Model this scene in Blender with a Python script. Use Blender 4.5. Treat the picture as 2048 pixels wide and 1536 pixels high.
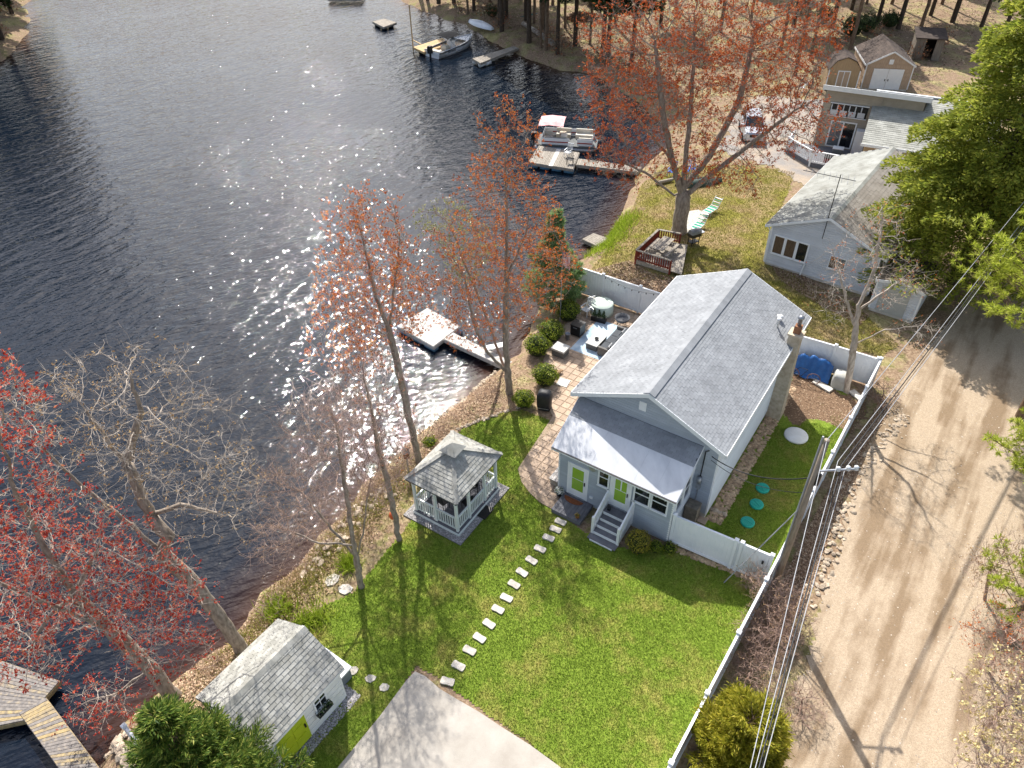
import bpy, math, random
import numpy as np
from mathutils import Vector, Matrix
random.seed(7); RNG = np.random.default_rng(7)
for o in list(bpy.data.objects): bpy.data.objects.remove(o)
SC = bpy.context.scene; COL = SC.collection
# ------------------------------------------------------------------ camera
CF, CP, CR, CH = 1475.05, 0.70209, 0.015277, 25.88
_cp, _sp, _cr, _sr = math.cos(CP), math.sin(CP), math.cos(CR), math.sin(CR)
_fw = Vector((0, _cp, -_sp)); _rt = Vector((1, 0, 0)); _dn = Vector((0, -_sp, -_cp))
_R = _cr*_rt + _sr*_dn; _D = -_sr*_rt + _cr*_dn
cam = bpy.data.cameras.new('camera'); camo = bpy.data.objects.new('camera', cam); COL.objects.link(camo)
cam.sensor_width = 36; cam.lens = CF/2048*36; cam.clip_start = 0.5; cam.clip_end = 2000
mw = Matrix.Identity(4)
for i, cvec in enumerate((_R, -_D, -_fw)):
    for j in range(3): mw[j][i] = cvec[j]
mw.translation = (0, 0, CH); camo.matrix_world = mw; SC.camera = camo
def W(px, py, z=0.0):
    d = _R*((px-1024)/CF) + _D*((py-768)/CF) + _fw
    return Vector((0, 0, CH)) + d*((z-CH)/d.z)
# ------------------------------------------------------------------ light
SUN_AZ, SUN_EL = math.radians(100), math.radians(47)
wd = bpy.data.worlds.new('World'); SC.world = wd; wd.use_nodes = True
wn = wd.node_tree; bg = wn.nodes['Background']
sky = wn.nodes.new('ShaderNodeTexSky'); sky.sky_type = 'NISHITA'; sky.sun_disc = False
sky.sun_elevation = SUN_EL; sky.sun_rotation = math.pi/2 - SUN_AZ
sky.air_density = 1.0; sky.dust_density = 2.4; sky.ozone_density = 1.0
hz = wn.nodes.new('ShaderNodeHueSaturation'); hz.inputs['Saturation'].default_value = .78; wn.links.new(sky.outputs[0], hz.inputs['Color']); wn.links.new(hz.outputs[0], bg.inputs[0]); bg.inputs[1].default_value = 0.15
sl = bpy.data.lights.new('sun', 'SUN'); slo = bpy.data.objects.new('sun', sl); COL.objects.link(slo)
sl.energy = 4.8; sl.angle = math.radians(0.53); sl.color = (1, .955, .89)
SD = Vector((math.cos(SUN_EL)*math.cos(SUN_AZ), math.cos(SUN_EL)*math.sin(SUN_AZ), math.sin(SUN_EL)))
slo.rotation_euler = SD.to_track_quat('Z', 'Y').to_euler(); slo.location = (0, 40, 60)
vs = SC.view_settings; vs.view_transform = 'Standard'; vs.look = 'None'; vs.gamma = 1; vs.exposure = 0.58
vs.use_curve_mapping = False
cy = SC.cycles; cy.use_denoising = True; cy.max_bounces = 6; cy.diffuse_bounces = 2; cy.glossy_bounces = 3
cy.transparent_max_bounces = 6; cy.transmission_bounces = 3; cy.caustics_reflective = False; cy.caustics_refractive = False
cy.sample_clamp_direct = 0; cy.sample_clamp_indirect = 4
# ------------------------------------------------------------------ materials
def S(r, g, b):
    f = lambda c: (c/255/12.92) if c/255 <= .04045 else ((c/255+.055)/1.055)**2.4
    return (f(r), f(g), f(b), 1)
MATS = {}
class NT:
    def __init__(s, name):
        s.m = bpy.data.materials.new(name); s.m.use_nodes = True; s.t = s.m.node_tree
        s.b = s.t.nodes['Principled BSDF']; MATS[name] = s.m
    def n(s, typ, **kw):
        nd = s.t.nodes.new('ShaderNode'+typ)
        for k, v in kw.items():
            if k in nd.inputs: 
                if hasattr(v, 'is_output') and v.is_output: s.t.links.new(v, nd.inputs[k])
                else: nd.inputs[k].default_value = v
            else: setattr(nd, k, v)
        return nd
    def l(s, a, b): s.t.links.new(a, b)
    def pos(s, scale=(1, 1, 1), rot=(0, 0, 0), obj=False):
        g = s.n('TexCoord').outputs['Object'] if obj else s.n('NewGeometry').outputs['Position']
        mp = s.n('Mapping'); s.l(g, mp.inputs[0]); mp.inputs['Scale'].default_value = scale; mp.inputs['Rotation'].default_value = rot
        return mp.outputs[0]
    def noise(s, vec, scale, detail=3, rough=.55):
        nd = s.n('TexNoise'); s.l(vec, nd.inputs['Vector']); nd.inputs['Scale'].default_value = scale
        nd.inputs['Detail'].default_value = detail; nd.inputs['Roughness'].default_value = rough
        return nd.outputs[0]
    def ramp(s, val, stops):
        r = s.n('ValToRGB'); s.l(val, r.inputs[0]); e = r.color_ramp.elements
        while len(e) < len(stops): e.new(.5)
        for i, (p, c) in enumerate(stops): e[i].position = p; e[i].color = c if len(c) == 4 else (*c, 1)
        return r.outputs[0]
    def mix(s, fac, a, b, mode='MIX'):
        nd = s.n('MixRGB'); nd.blend_type = mode
        for sock, v in zip(nd.inputs, (fac, a, b)):
            if hasattr(v, 'is_output'): s.l(v, sock)
            else: sock.default_value = v
        return nd.outputs[0]
    def math(s, op, a, b=0.0):
        nd = s.n('Math'); nd.operation = op
        for sock, v in zip(nd.inputs, (a, b)):
            if hasattr(v, 'is_output'): s.l(v, sock)
            else: sock.default_value = v
        return nd.outputs[0]
    def rnd(s):
        a = s.n('NewGeometry').outputs['Random Per Island']; b = s.n('ObjectInfo').outputs['Random']
        return s.math('FRACT', s.math('ADD', a, s.math('MULTIPLY', b, 7.31)))
    def color(s, c):
        if hasattr(c, 'is_output'): s.l(c, s.b.inputs['Base Color'])
        else: s.b.inputs['Base Color'].default_value = c
    def bump(s, h, strength=.5, dist=.02):
        b = s.n('Bump'); s.l(h, b.inputs['Height']); b.inputs['Strength'].default_value = strength; b.inputs['Distance'].default_value = dist
        s.l(b.outputs[0], s.b.inputs['Normal'])
def M(name, c1, c2=None, rough=.75, scale=4, rand=.0, bump=0., metal=0, spec=.35, stretch=(1, 1, 1), obj=False, detail=4, rot=(0,0,0)):
    """general procedural material: two-colour noise, per-piece brightness variation, fine relief"""
    if name in MATS: return MATS[name]
    s = NT(name); c2 = c2 or tuple(x*.82 for x in c1[:3])+(1,)
    p = s.pos(stretch, rot, obj); nz = s.noise(p, scale, detail)
    col = s.mix(s.ramp(nz, [(.3, (0, 0, 0)), (.7, (1, 1, 1))]), c1, c2)
    if rand:
        v = s.math('ADD', s.math('MULTIPLY', s.rnd(), 2*rand), 1-rand)
        hs = s.n('HueSaturation'); s.l(v, hs.inputs['Value']); s.l(col, hs.inputs['Color']); col = hs.outputs[0]
    s.color(col); s.b.inputs['Roughness'].default_value = rough; s.b.inputs['Metallic'].default_value = metal
    s.b.inputs['Specular IOR Level'].default_value = spec
    if bump: s.bump(s.noise(p, scale*6, 3), bump, .02)
    return s.m
def LEAF(name, stops, rough=.6, transl=.35, pscale=.0):
    """thin leaf or petal: colour differs from piece to piece, some light passes through"""
    s = NT(name); r = s.rnd()
    if pscale:
        nz = s.noise(s.pos(), pscale, 2); r = s.math('ADD', s.math('MULTIPLY', r, .6), s.math('MULTIPLY', nz, .4))
    col = s.ramp(r, stops); s.color(col); s.b.inputs['Roughness'].default_value = rough; s.b.inputs['Specular IOR Level'].default_value = .25
    if transl:
        tr = s.n('BsdfTranslucent'); s.l(col, tr.inputs[0]); mx = s.n('MixShader'); mx.inputs[0].default_value = transl
        s.l(s.b.outputs[0], mx.inputs[1]); s.l(tr.outputs[0], mx.inputs[2]); s.l(mx.outputs[0], s.t.nodes['Material Output'].inputs[0])
    return s.m
# ------------------------------------------------------------------ mesh helpers
def mesh_np(name, V, groups):
    """V (n,3); groups: list of int arrays (m,k)"""
    me = bpy.data.meshes.new(name); V = np.asarray(V, dtype=np.float32)
    me.vertices.add(len(V)); me.vertices.foreach_set('co', V.ravel())
    groups = [np.asarray(g, dtype=np.int32) for g in groups if len(g)]
    li = np.concatenate([g.ravel() for g in groups]); starts = []; o = 0
    for g in groups:
        starts.append(o + np.arange(len(g))*g.shape[1]); o += g.size
    starts = np.concatenate(starts).astype(np.int32)
    me.loops.add(len(li)); me.loops.foreach_set('vertex_index', li)
    me.polygons.add(len(starts)); me.polygons.foreach_set('loop_start', starts)
    me.polygons.foreach_set('use_smooth', np.zeros(len(starts), dtype=bool)); me.update(calc_edges=True); me.validate()
    return me
def obj(name, me, mat=None, parent=None, smooth=False):
    o = bpy.data.objects.new(name, me); COL.objects.link(o)
    if mat and not me.materials: me.materials.append(mat)
    if parent: o.parent = parent
    if smooth: me.polygons.foreach_set('use_smooth', np.ones(len(me.polygons), dtype=bool))
    return o
def tag(o, label=None, cat=None, group=None, kind=None):
    if label: o['label'] = label
    if cat: o['category'] = cat
    if group: o['group'] = group
    if kind: o['kind'] = kind
    return o
def thing(name, label, cat, loc=(0, 0, 0), rz=0, group=None):
    o = bpy.data.objects.new(name, None); COL.objects.link(o); o.location = loc; o.rotation_euler = (0, 0, rz)
    o.empty_display_size = .1
    return tag(o, label, cat, group)
def copytree(o, parent=None):
    n = o.copy(); COL.objects.link(n); n.parent = parent
    for ch in o.children: copytree(ch, n)
    return n
class MB:
    def __init__(s, M=None): s.v = []; s.f = []; s.M = M
    def add(s, vs, fs):
        b = len(s.v)
        s.v += [tuple(s.M @ Vector(p)) if s.M else tuple(p) for p in vs]; s.f += [tuple(i+b for i in f) for f in fs]; return s
    def box(s, x0, x1, y0, y1, z0, z1):
        return s.add([(x0,y0,z0),(x1,y0,z0),(x1,y1,z0),(x0,y1,z0),(x0,y0,z1),(x1,y0,z1),(x1,y1,z1),(x0,y1,z1)],
                     [(3,2,1,0),(4,5,6,7),(0,1,5,4),(1,2,6,5),(2,3,7,6),(3,0,4,7)])
    def bar(s, p, q, w, h, up=(0, 0, 1)):
        p, q = Vector(p), Vector(q); d = (q-p).normalized(); up = Vector(up)
        if abs(d.dot(up)) > .98: up = Vector((1, 0, 0))
        a = d.cross(up).normalized()*w/2; b = a.cross(d).normalized()*h/2
        return s.add([p-a-b, p+a-b, p+a+b, p-a+b, q-a-b, q+a-b, q+a+b, q-a+b],
                     [(0,1,2,3),(7,6,5,4),(0,4,5,1),(1,5,6,2),(2,6,7,3),(3,7,4,0)])
    def prism(s, poly, z0, z1, axis='z'):
        n = len(poly)
        f3 = {'z': lambda p, t: (p[0], p[1], t), 'y': lambda p, t: (p[0], t, p[1]), 'x': lambda p, t: (t, p[0], p[1])}[axis]
        vs = [f3(p, z0) for p in poly] + [f3(p, z1) for p in poly]
        fs = [tuple(range(n))[::-1], tuple(range(n, 2*n))] + [(i, (i+1) % n, (i+1) % n+n, i+n) for i in range(n)]
        return s.add(vs, fs)
    def tube(s, pts, r, n=8, cap=True):
        pts = [Vector(p) for p in pts]; k = len(pts); rr = r if hasattr(r, '__len__') else [r]*k
        vs = []; up = Vector((.13, .31, .94)); a = None
        for i, p in enumerate(pts):
            d = (pts[min(i+1, k-1)] - pts[max(i-1, 0)]).normalized()
            if a is None: a = d.cross(up if abs(d.dot(up)) < .95 else Vector((1, 0, 0))).normalized()
            else:
                a = a - d*a.dot(d); a.normalize()
            b = d.cross(a)
            for j in range(n):
                t = 2*math.pi*j/n; vs.append(p + (a*math.cos(t)+b*math.sin(t))*rr[i])
        fs = [(i*n+j, i*n+(j+1) % n, (i+1)*n+(j+1) % n, (i+1)*n+j) for i in range(k-1) for j in range(n)]
        if cap: fs += [tuple(range(n))[::-1], tuple(range((k-1)*n, k*n))]
        return s.add(vs, fs)
    def cyl(s, x, y, z0, z1, r, n=16, r1=None):
        return s.tube([(x, y, z0), (x, y, z1)], [r, r if r1 is None else r1], n)
    def lathe(s, prof, n=20, c=(0, 0, 0)):
        k = len(prof); vs = [(c[0]+r*math.cos(2*math.pi*j/n), c[1]+r*math.sin(2*math.pi*j/n), c[2]+z) for r, z in prof for j in range(n)]
        fs = [(i*n+j, i*n+(j+1) % n, (i+1)*n+(j+1) % n, (i+1)*n+j) for i in range(k-1) for j in range(n)]
        fs += [tuple(range(n))[::-1], tuple(range((k-1)*n, k*n))]
        return s.add(vs, fs)
    def mesh(s, name):
        me = bpy.data.meshes.new(name); me.from_pydata(s.v, [], s.f); me.update(); return me
    def build(s, name, mat, parent=None, smooth=False):
        return obj(name, s.mesh(name), mat, parent, smooth)
def bx(name, mat, parent, *a): return MB().box(*a).build(name, mat, parent)
def piece(me, name, mat, parent, loc, rot=(0, 0, 0), scale=None):
    o = bpy.data.objects.new(name, me); COL.objects.link(o); o.parent = parent; o.location = loc; o.rotation_euler = rot
    if scale: o.scale = scale
    if not me.materials: me.materials.append(mat)
    return o
def frusta(P0, P1, R0, R1, n=3):
    """vectorised tapered prisms"""
    P0, P1 = np.asarray(P0, float), np.asarray(P1, float); m = len(P0)
    d = P1-P0; d /= np.linalg.norm(d, axis=1, keepdims=True)+1e-9
    up = np.where(np.abs(d[:, 2:3]) > .9, np.array([[1., 0, 0]]), np.array([[0., 0, 1]]))
    a = np.cross(d, up); a /= np.linalg.norm(a, axis=1, keepdims=True)+1e-9; b = np.cross(d, a)
    t = np.arange(n)*2*np.pi/n
    ring = a[:, None, :]*np.cos(t)[None, :, None] + b[:, None, :]*np.sin(t)[None, :, None]
    R0 = np.broadcast_to(np.asarray(R0, float), (m,)); R1 = np.broadcast_to(np.asarray(R1, float), (m,))
    V = np.concatenate([P0[:, None]+ring*R0[:, None, None], P1[:, None]+ring*R1[:, None, None]], 1).reshape(-1, 3)
    j = np.arange(n); q = np.stack([j, (j+1) % n, (j+1) % n+n, j+n], 1)
    F = (np.arange(m)*2*n)[:, None, None] + q[None]
    return V, F.reshape(-1, 4)
class NB:
    """numpy mesh accumulator"""
    def __init__(s): s.V = []; s.G = {}; s.n = 0
    def add(s, V, F):
        V = np.asarray(V, float).reshape(-1, 3); F = np.asarray(F)
        s.G.setdefault(F.shape[1], []).append(F+s.n); s.V.append(V); s.n += len(V); return s
    def build(s, name, mat, parent=None, smooth=False):
        return obj(name, mesh_np(name, np.concatenate(s.V), [np.concatenate(g) for g in s.G.values()]), mat, parent, smooth)
def unit(v): return v/(np.linalg.norm(v, axis=-1, keepdims=True)+1e-9)
def leaves_np(P, size, rng, up=.3, aspect=.55, nrm=None):
    """one rhombic leaf (quad) per point"""
    m = len(P); size = np.broadcast_to(np.asarray(size, float), (m,))
    d = unit(rng.normal(size=(m, 3))); nn = unit(rng.normal(size=(m, 3)) + np.array([0, 0, up*3]) if nrm is None else nrm + rng.normal(size=(m, 3))*.6)
    a = unit(np.cross(d, nn)); b = np.cross(nn, a)
    A = a*size[:, None]; B = b*(size*aspect)[:, None]
    V = np.stack([P-A*.5, P-B*.5+nn*0, P+A*.5, P+B*.5], 1).reshape(-1, 3)
    return V, np.arange(m*4).reshape(m, 4)
def inpoly(pts, poly):
    x, y = pts[:, 0], pts[:, 1]; r = np.zeros(len(pts), bool); n = len(poly)
    for i in range(n):
        x0, y0 = poly[i][:2]; x1, y1 = poly[(i+1) % n][:2]
        if y0 == y1: continue
        c = ((y0 > y) != (y1 > y)) & (x < (x1-x0)*(y-y0)/(y1-y0)+x0); r ^= c
    return r
def pdist(pts, poly, closed=True):
    n = len(poly); d = np.full(len(pts), 1e9)
    for i in range(n if closed else n-1):
        a = np.array(poly[i][:2]); b = np.array(poly[(i+1) % n][:2]); ab = b-a; L = (ab**2).sum()+1e-12
        t = np.clip(((pts-a)@ab)/L, 0, 1); d = np.minimum(d, np.linalg.norm(pts-(a+t[:, None]*ab), axis=1))
    return d
def vnoise(x, y, s, seed=0):
    """cheap smooth value noise, 0..1"""
    x = np.asarray(x, float)*s; y = np.asarray(y, float)*s
    def h(i, j): 
        q = np.sin(i*127.1+j*311.7+seed*74.7)*43758.5453; return q-np.floor(q)
    i, j = np.floor(x), np.floor(y); fx, fy = x-i, y-j; fx = fx*fx*(3-2*fx); fy = fy*fy*(3-2*fy)
    return (h(i, j)*(1-fx)+h(i+1, j)*fx)*(1-fy) + (h(i, j+1)*(1-fx)+h(i+1, j+1)*fx)*fy
def fbm(x, y, s, seed=0): return .55*vnoise(x, y, s, seed)+.28*vnoise(x, y, s*2.1, seed+1)+.17*vnoise(x, y, s*4.3, seed+2)
def pix(lst, z=0.0): return [tuple(W(x, y, z)[:2]) for x, y in lst]
# ================================================================== SETTING
ZW = -0.9
HO = Vector((2.622, 24.688, 0)); HYAW = -0.59563
HU = Vector((math.cos(HYAW), math.sin(HYAW), 0)); HW = Vector((-math.sin(HYAW), math.cos(HYAW), 0))
def HL(x, y, z=0.): return HO + HU*x + HW*y + Vector((0, 0, z))
SHORE = pix([(150,1640),(215,1536),(245,1450),(330,1392),(400,1330),(470,1285),(505,1235),(530,1190),(600,1135),(640,1085),(690,1020),(740,965),
             (800,905),(850,862),(890,831),(940,790),(990,746),(1040,705),(1062,660),(1090,610),(1130,560),(1165,520),(1205,492),(1232,450),(1258,400),(1275,350),(1310,318),
             (1345,290),(1335,255),(1290,215),(1230,170),(1180,146),(1120,140),(1085,128),(1035,108),(985,84),(945,55),(900,42),(850,22),(800,2)], ZW)
LAKE = [(-30, 2)] + SHORE + [(-14, 128), (-22, 150), (-45, 158), (-62, 140)] + pix([(40,0),(58,30),(52,70),(35,95),(0,122)], ZW) + [(-74, 72), (-95, 60), (-100, 10), (-60, -5)]
def shore_d(P):
    d = pdist(P, LAKE); return np.where(inpoly(P, LAKE), -d, d)
def ground_z(x, y):
    P = np.stack([np.ravel(x), np.ravel(y)], 1).astype(float); d = shore_d(P)
    d = d + (fbm(P[:, 0], P[:, 1], .9, 3)-.5)*.7*np.clip(1-np.abs(d)/2.5, 0, 1)
    t = np.clip((d+.15)/2.1, 0, 1); land = ZW-.02 + (.9-.03)*(1-(1-t)**2.2)
    far = np.clip((P[:, 1]-85)/70, 0, 1)*2.5
    land = land + (fbm(P[:, 0], P[:, 1], 1.3, 9)-.5)*.16*np.clip(1-np.abs(d-1.2)/1.6, 0, 1) + far*np.clip(d/15, 0, 1)
    z = np.where(d > -.15, land, ZW-.06+np.maximum(d, -5)*.5)
    return z
def gz(x, y): return float(ground_z(np.array([x]), np.array([y]))[0])
ax = np.unique(np.concatenate([np.arange(-130, -20, 3.), np.arange(-20, 24, .3), np.arange(24, 60, 1.2), np.arange(60, 160, 4.)]))
ay = np.unique(np.concatenate([np.arange(-12, 8, 2.), np.arange(8, 46, .3), np.arange(46, 100, .9), np.arange(100, 330, 5.)]))
GX, GY = np.meshgrid(ax, ay); GZ = ground_z(GX, GY).reshape(GX.shape)
nx, ny = len(ax), len(ay); ii = np.arange(nx*ny).reshape(ny, nx)
F = np.stack([ii[:-1, :-1], ii[:-1, 1:], ii[1:, 1:], ii[1:, :-1]], -1).reshape(-1, 4)
s = NT('forest_floor'); p = s.pos()
n1 = s.noise(p, .35, 5, .6); n2 = s.noise(p, 9, 4, .7); n3 = s.noise(p, 1.3, 4, .6)
c = s.ramp(n2, [(.25, S(98,80,64)), (.5, S(142,120,98)), (.75, S(184,162,136))])
c2 = s.ramp(n2, [(.3, S(120,112,72)), (.7, S(186,172,128))])
c3 = s.ramp(n2, [(.3, S(70,84,34)), (.7, S(128,136,62))])
c = s.mix(s.ramp(n1, [(.5, (0,0,0)), (.62, (1,1,1))]), c, c2)
c = s.mix(s.math('MULTIPLY', s.ramp(n3, [(.52, (0,0,0)), (.66, (1,1,1))]), .55), c, c3)
s.color(c); s.b.inputs['Roughness'].default_value = .95; s.b.inputs['Specular IOR Level'].default_value = .1; s.bump(n2, .7, .05)
terrain = obj('terrain', mesh_np('terrain', np.stack([GX, GY, GZ], -1).reshape(-1, 3), [F]), s.m, None, True)
tag(terrain, 'brown leaf-strewn ground around the lake and houses', kind='structure')
# ---- water
s = NT('lake_water'); s.b.inputs['Roughness'].default_value = .03; s.b.inputs['IOR'].default_value = 1.33
at = s.n('Attribute'); at.attribute_name = 'depth'
s.color(s.ramp(at.outputs['Fac'], [(0, (.05, .022, .012)), (.25, (.022, .012, .012)), (.6, (.0055, .009, .0175)), (1, (.004, .0085, .0165))]))
def wave(ang, sx, sy, sc, det=2):
    m1 = s.pos((1, 1, 1), (0, 0, math.radians(-ang))); m2 = s.n('Mapping'); s.l(m1, m2.inputs[0]); m2.inputs['Scale'].default_value = (sx, sy, 1); return s.noise(m2.outputs[0], sc, det, .5)
w1 = wave(22, .55, 1.9, 1.7); w2 = wave(38, .6, 1.5, 3.6); w3 = wave(-12, .8, 1.3, 7.5); w4 = wave(56, .5, 1.3, .9)
gust = s.ramp(s.noise(s.pos((1, 1, 1)), .06, 3, .5), [(.3, (.62, .62, .62)), (.7, (1, 1, 1))])
hgt = s.math('ADD', s.math('ADD', s.math('MULTIPLY', w1, .74), s.math('MULTIPLY', w2, .32)), s.math('ADD', s.math('MULTIPLY', w3, .13), s.math('MULTIPLY', w4, 1.7)))
b = s.n('Bump'); s.l(s.math('MULTIPLY', hgt, gust), b.inputs['Height']); b.inputs['Strength'].default_value = 1; b.inputs['Distance'].default_value = .105
s.l(b.outputs[0], s.b.inputs['Normal'])
wx = np.arange(-110, 40, 1.); wy = np.arange(-10, 170, 1.); WX, WY = np.meshgrid(wx, wy); ii = np.arange(WX.size).reshape(WX.shape)
F = np.stack([ii[:-1, :-1], ii[:-1, 1:], ii[1:, 1:], ii[1:, :-1]], -1).reshape(-1, 4)
sd = shore_d(np.stack([WX.ravel(), WY.ravel()], 1)); keep = (sd[F] < 2.0).any(1); F = F[keep]
me = mesh_np('lake', np.stack([WX, WY, np.full(WX.shape, ZW)], -1).reshape(-1, 3), [F])
a = me.attributes.new('depth', 'FLOAT', 'POINT'); a.data.foreach_set('value', np.clip(-sd/4., 0, 1).astype(np.float32))
lake = obj('lake', me, s.m); tag(lake, 'dark rippled lake glittering in the sun', kind='structure')
# ---- flat sheets that follow the ground
def sheet(name, poly, cell, zo, mat, wob=.0, label=None, wscale=1.2):
    P = np.array(poly); x0, y0 = P.min(0)-1; x1, y1 = P.max(0)+1
    xs = np.arange(x0, x1, cell); ys = np.arange(y0, y1, cell); X, Y = np.meshgrid(xs, ys)
    C = np.stack([(X[:-1, :-1]+cell/2).ravel(), (Y[:-1, :-1]+cell/2).ravel()], 1)
    Q = C + (np.stack([fbm(C[:, 0], C[:, 1], wscale, 5), fbm(C[:, 0], C[:, 1], wscale, 8)], 1)-.5)*2*wob if wob else C
    k = inpoly(Q, poly); ii = np.arange(X.size).reshape(X.shape)
    F = np.stack([ii[:-1, :-1], ii[:-1, 1:], ii[1:, 1:], ii[1:, :-1]], -1).reshape(-1, 4)[k]
    used, inv = np.unique(F, return_inverse=True); XY = np.stack([X.ravel(), Y.ravel()], 1)[used]
    Z = np.maximum(ground_z(XY[:, 0], XY[:, 1])+.018, -.6)+zo
    o = obj(name, mesh_np(name, np.c_[XY, Z], [inv.reshape(-1, 4)]), mat, None, True)
    return tag(o, label, kind='structure')
s = NT('lawn_soil'); p = s.pos(); n1 = s.noise(p, .55, 4, .6); n2 = s.noise(p, 14, 4, .7); n3 = s.noise(p, 2.6, 3, .6)
c = s.ramp(n2, [(.2, S(76,96,26)), (.5, S(112,134,44)), (.8, S(152,166,70))]); cd = s.ramp(n2, [(.25, S(112,116,46)), (.7, S(172,160,92))])
c = s.mix(s.ramp(s.math('ADD', s.math('MULTIPLY', n1, .75), s.math('MULTIPLY', n3, .25)), [(.48, (0,0,0)), (.68, (1,1,1))]), c, cd)
s.color(c); s.b.inputs['Roughness'].default_value = .9; s.b.inputs['Specular IOR Level'].default_value = .15; s.bump(n2, .8, .04)
M_LAWN = s.m
s = NT('dry_lawn'); p = s.pos(); n1 = s.noise(p, .4, 4, .6); n2 = s.noise(p, 11, 4, .7)
c = s.ramp(n2, [(.25, S(96,98,40)), (.75, S(158,150,74))]); cd = s.ramp(n2, [(.25, S(120,100,70)), (.7, S(182,160,122))])
s.color(s.mix(s.ramp(n1, [(.42, (0,0,0)), (.6, (1,1,1))]), c, cd)); s.b.inputs['Roughness'].default_value = .95; s.b.inputs['Specular IOR Level'].default_value = .1; s.bump(n2, .8, .04)
M_DRY = s.m
LAWN = pix([(575,1262),(640,1215),(705,1186),(745,1135),(790,1082),(830,1030),(850,960),(882,888),(930,855),(1000,826),(1045,818),(1118,848),(1040,938),(1062,985),(1102,1016),
            (1160,1058),(1240,1095),(1336,1090),(1526,1166),(1475,1290),(1425,1392),(1370,1490),(1330,1560),(1130,1545),(1000,1442),(920,1386),(862,1344),(832,1332),(760,1435),(680,1545),(610,1545),(560,1480),(600,1330)])
sheet('lawn', LAWN, .1, .004, M_LAWN, .12, 'bright green mown lawn in front of the grey house')
SIDE = pix([(1345,1040),(1398,1010),(1455,905),(1545,815),(1590,735),(1650,760),(1735,812),(1700,860),(1640,960),(1580,1075),(1530,1160)])
sheet('side_lawn', SIDE, .1, .006, M_LAWN, .1, 'narrow side lawn between the house and the roadside fence')
s = NT('bare_earth'); p = s.pos(); n2 = s.noise(p, 9, 5, .7); s.color(s.ramp(n2, [(.25, S(84,64,48)), (.5, S(116,92,70)), (.78, S(150,124,98))])); s.b.inputs['Roughness'].default_value = .95; s.bump(n2, .8, .04)
EARTH = pix([(1556,822),(1590,742),(1650,764),(1736,812),(1706,868),(1668,850),(1632,838),(1590,850)])
sheet('bare_earth', EARTH, .08, .012, s.m, .35, 'bare brown earth in front of the blue tarp', 1.6)
NLAWN = pix([(1165,560),(1200,515),(1240,462),(1268,405),(1285,362),(1330,335),(1420,330),(1500,330),(1590,345),(1560,420),(1535,500),(1600,560),(1700,600),(1800,690),(1760,712),(1590,665),(1400,560)])
sheet('neighbouring_lawn', NLAWN, .16, .004, M_DRY, .3, 'patchy yellow-green lawn of the neighbouring lakeside yard')
# ---- gravel road
s = NT('gravel_road'); p = s.pos(); ra = math.radians(-35.8)
m2 = s.n('Mapping'); s.l(s.pos((1, 1, 1), (0, 0, math.radians(-54))), m2.inputs[0]); m2.inputs['Scale'].default_value = (.11, 1, 1); n1 = s.noise(m2.outputs[0], .95, 4, .55); n2 = s.noise(p, 16, 5, .75); n3 = s.noise(p, .5, 5, .65); n4 = s.noise(p, 45, 2, .6)
c = s.ramp(n2, [(.2, S(150,132,110)), (.5, S(182,163,139)), (.8, S(204,187,163))]); cd = s.ramp(n2, [(.2, S(120,101,78)), (.8, S(154,132,106))])
k = s.ramp(s.math('ADD', s.math('MULTIPLY', n1, .75), s.math('MULTIPLY', n3, .3)), [(.50, (0,0,0)), (.61, (.95,.95,.95))])
c = s.mix(k, c, cd); c = s.mix(s.ramp(n4, [(.3, (1,1,1)), (.45, (0,0,0))]), c, S(120,108,96))
s.color(c); s.b.inputs['Roughness'].default_value = .92; s.b.inputs['Specular IOR Level'].default_value = .15
s.bump(s.math('ADD', n4, n2), .55, .04)
ROAD = pix([(2300,300),(2060,455),(1965,560),(1905,640),(1850,702),(1802,742),(1765,800),(1745,880),(1712,960),(1690,1040),(1665,1120),(1640,1200),(1622,1290),(1585,1400),(1560,1536),(1550,1700)]) + \
       pix([(2120,1700),(2080,1300),(2110,1150),(2200,900),(2350,600),(2500,400)])
sheet('road', ROAD, .2, .006, s.m, .3, 'unpaved tan gravel road along the fence')
# ---- concrete driveway
s = NT('concrete'); p = s.pos(); n1 = s.noise(p, .8, 5, .65); n2 = s.noise(p, 30, 4, .7)
c = s.ramp(n1, [(.3, S(168,161,151)), (.55, S(182,176,166)), (.75, S(194,187,178))]); c = s.mix(s.math('MULTIPLY', n2, .3), c, S(170,160,148), 'MULTIPLY')
s.color(c); s.b.inputs['Roughness'].default_value = .85; s.b.inputs['Specular IOR Level'].default_value = .2; s.bump(n2, .3, .02); M_CONC = s.m
dp = pix([(830,1343),(850,1352),(880,1378),(920,1402),(960,1425),(1000,1452),(1060,1490),(1120,1534),(1220,1640),(1100,1760),(560,1760),(675,1536),(760,1432),(812,1362)])
dr = MB().prism(dp[::-1], -.12, .012).build('driveway', M_CONC); tag(dr, 'pale concrete driveway apron', kind='structure')
s = NT('asphalt_drive'); p = s.pos(); n1 = s.noise(p, .5, 5, .65); n2 = s.noise(p, 12, 4, .7)
s.color(s.mix(s.ramp(n1, [(.4, (0,0,0)), (.65, (1,1,1))]), s.ramp(n2, [(.2, S(112,108,104)), (.8, S(158,152,146))]), s.ramp(n2, [(.2, S(140,124,106)), (.8, S(184,168,148))])))
s.b.inputs['Roughness'].default_value = .9
NDRV = pix([(1470,225),(1520,190),(1640,200),(1700,215),(1640,300),(1668,345),(1640,372),(1600,368),(1555,335),(1480,318),(1440,300)])
sheet('neighbouring_driveway', NDRV, .25, .008, s.m, .6, 'weathered grey parking area beside the neighbouring houses')
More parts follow.
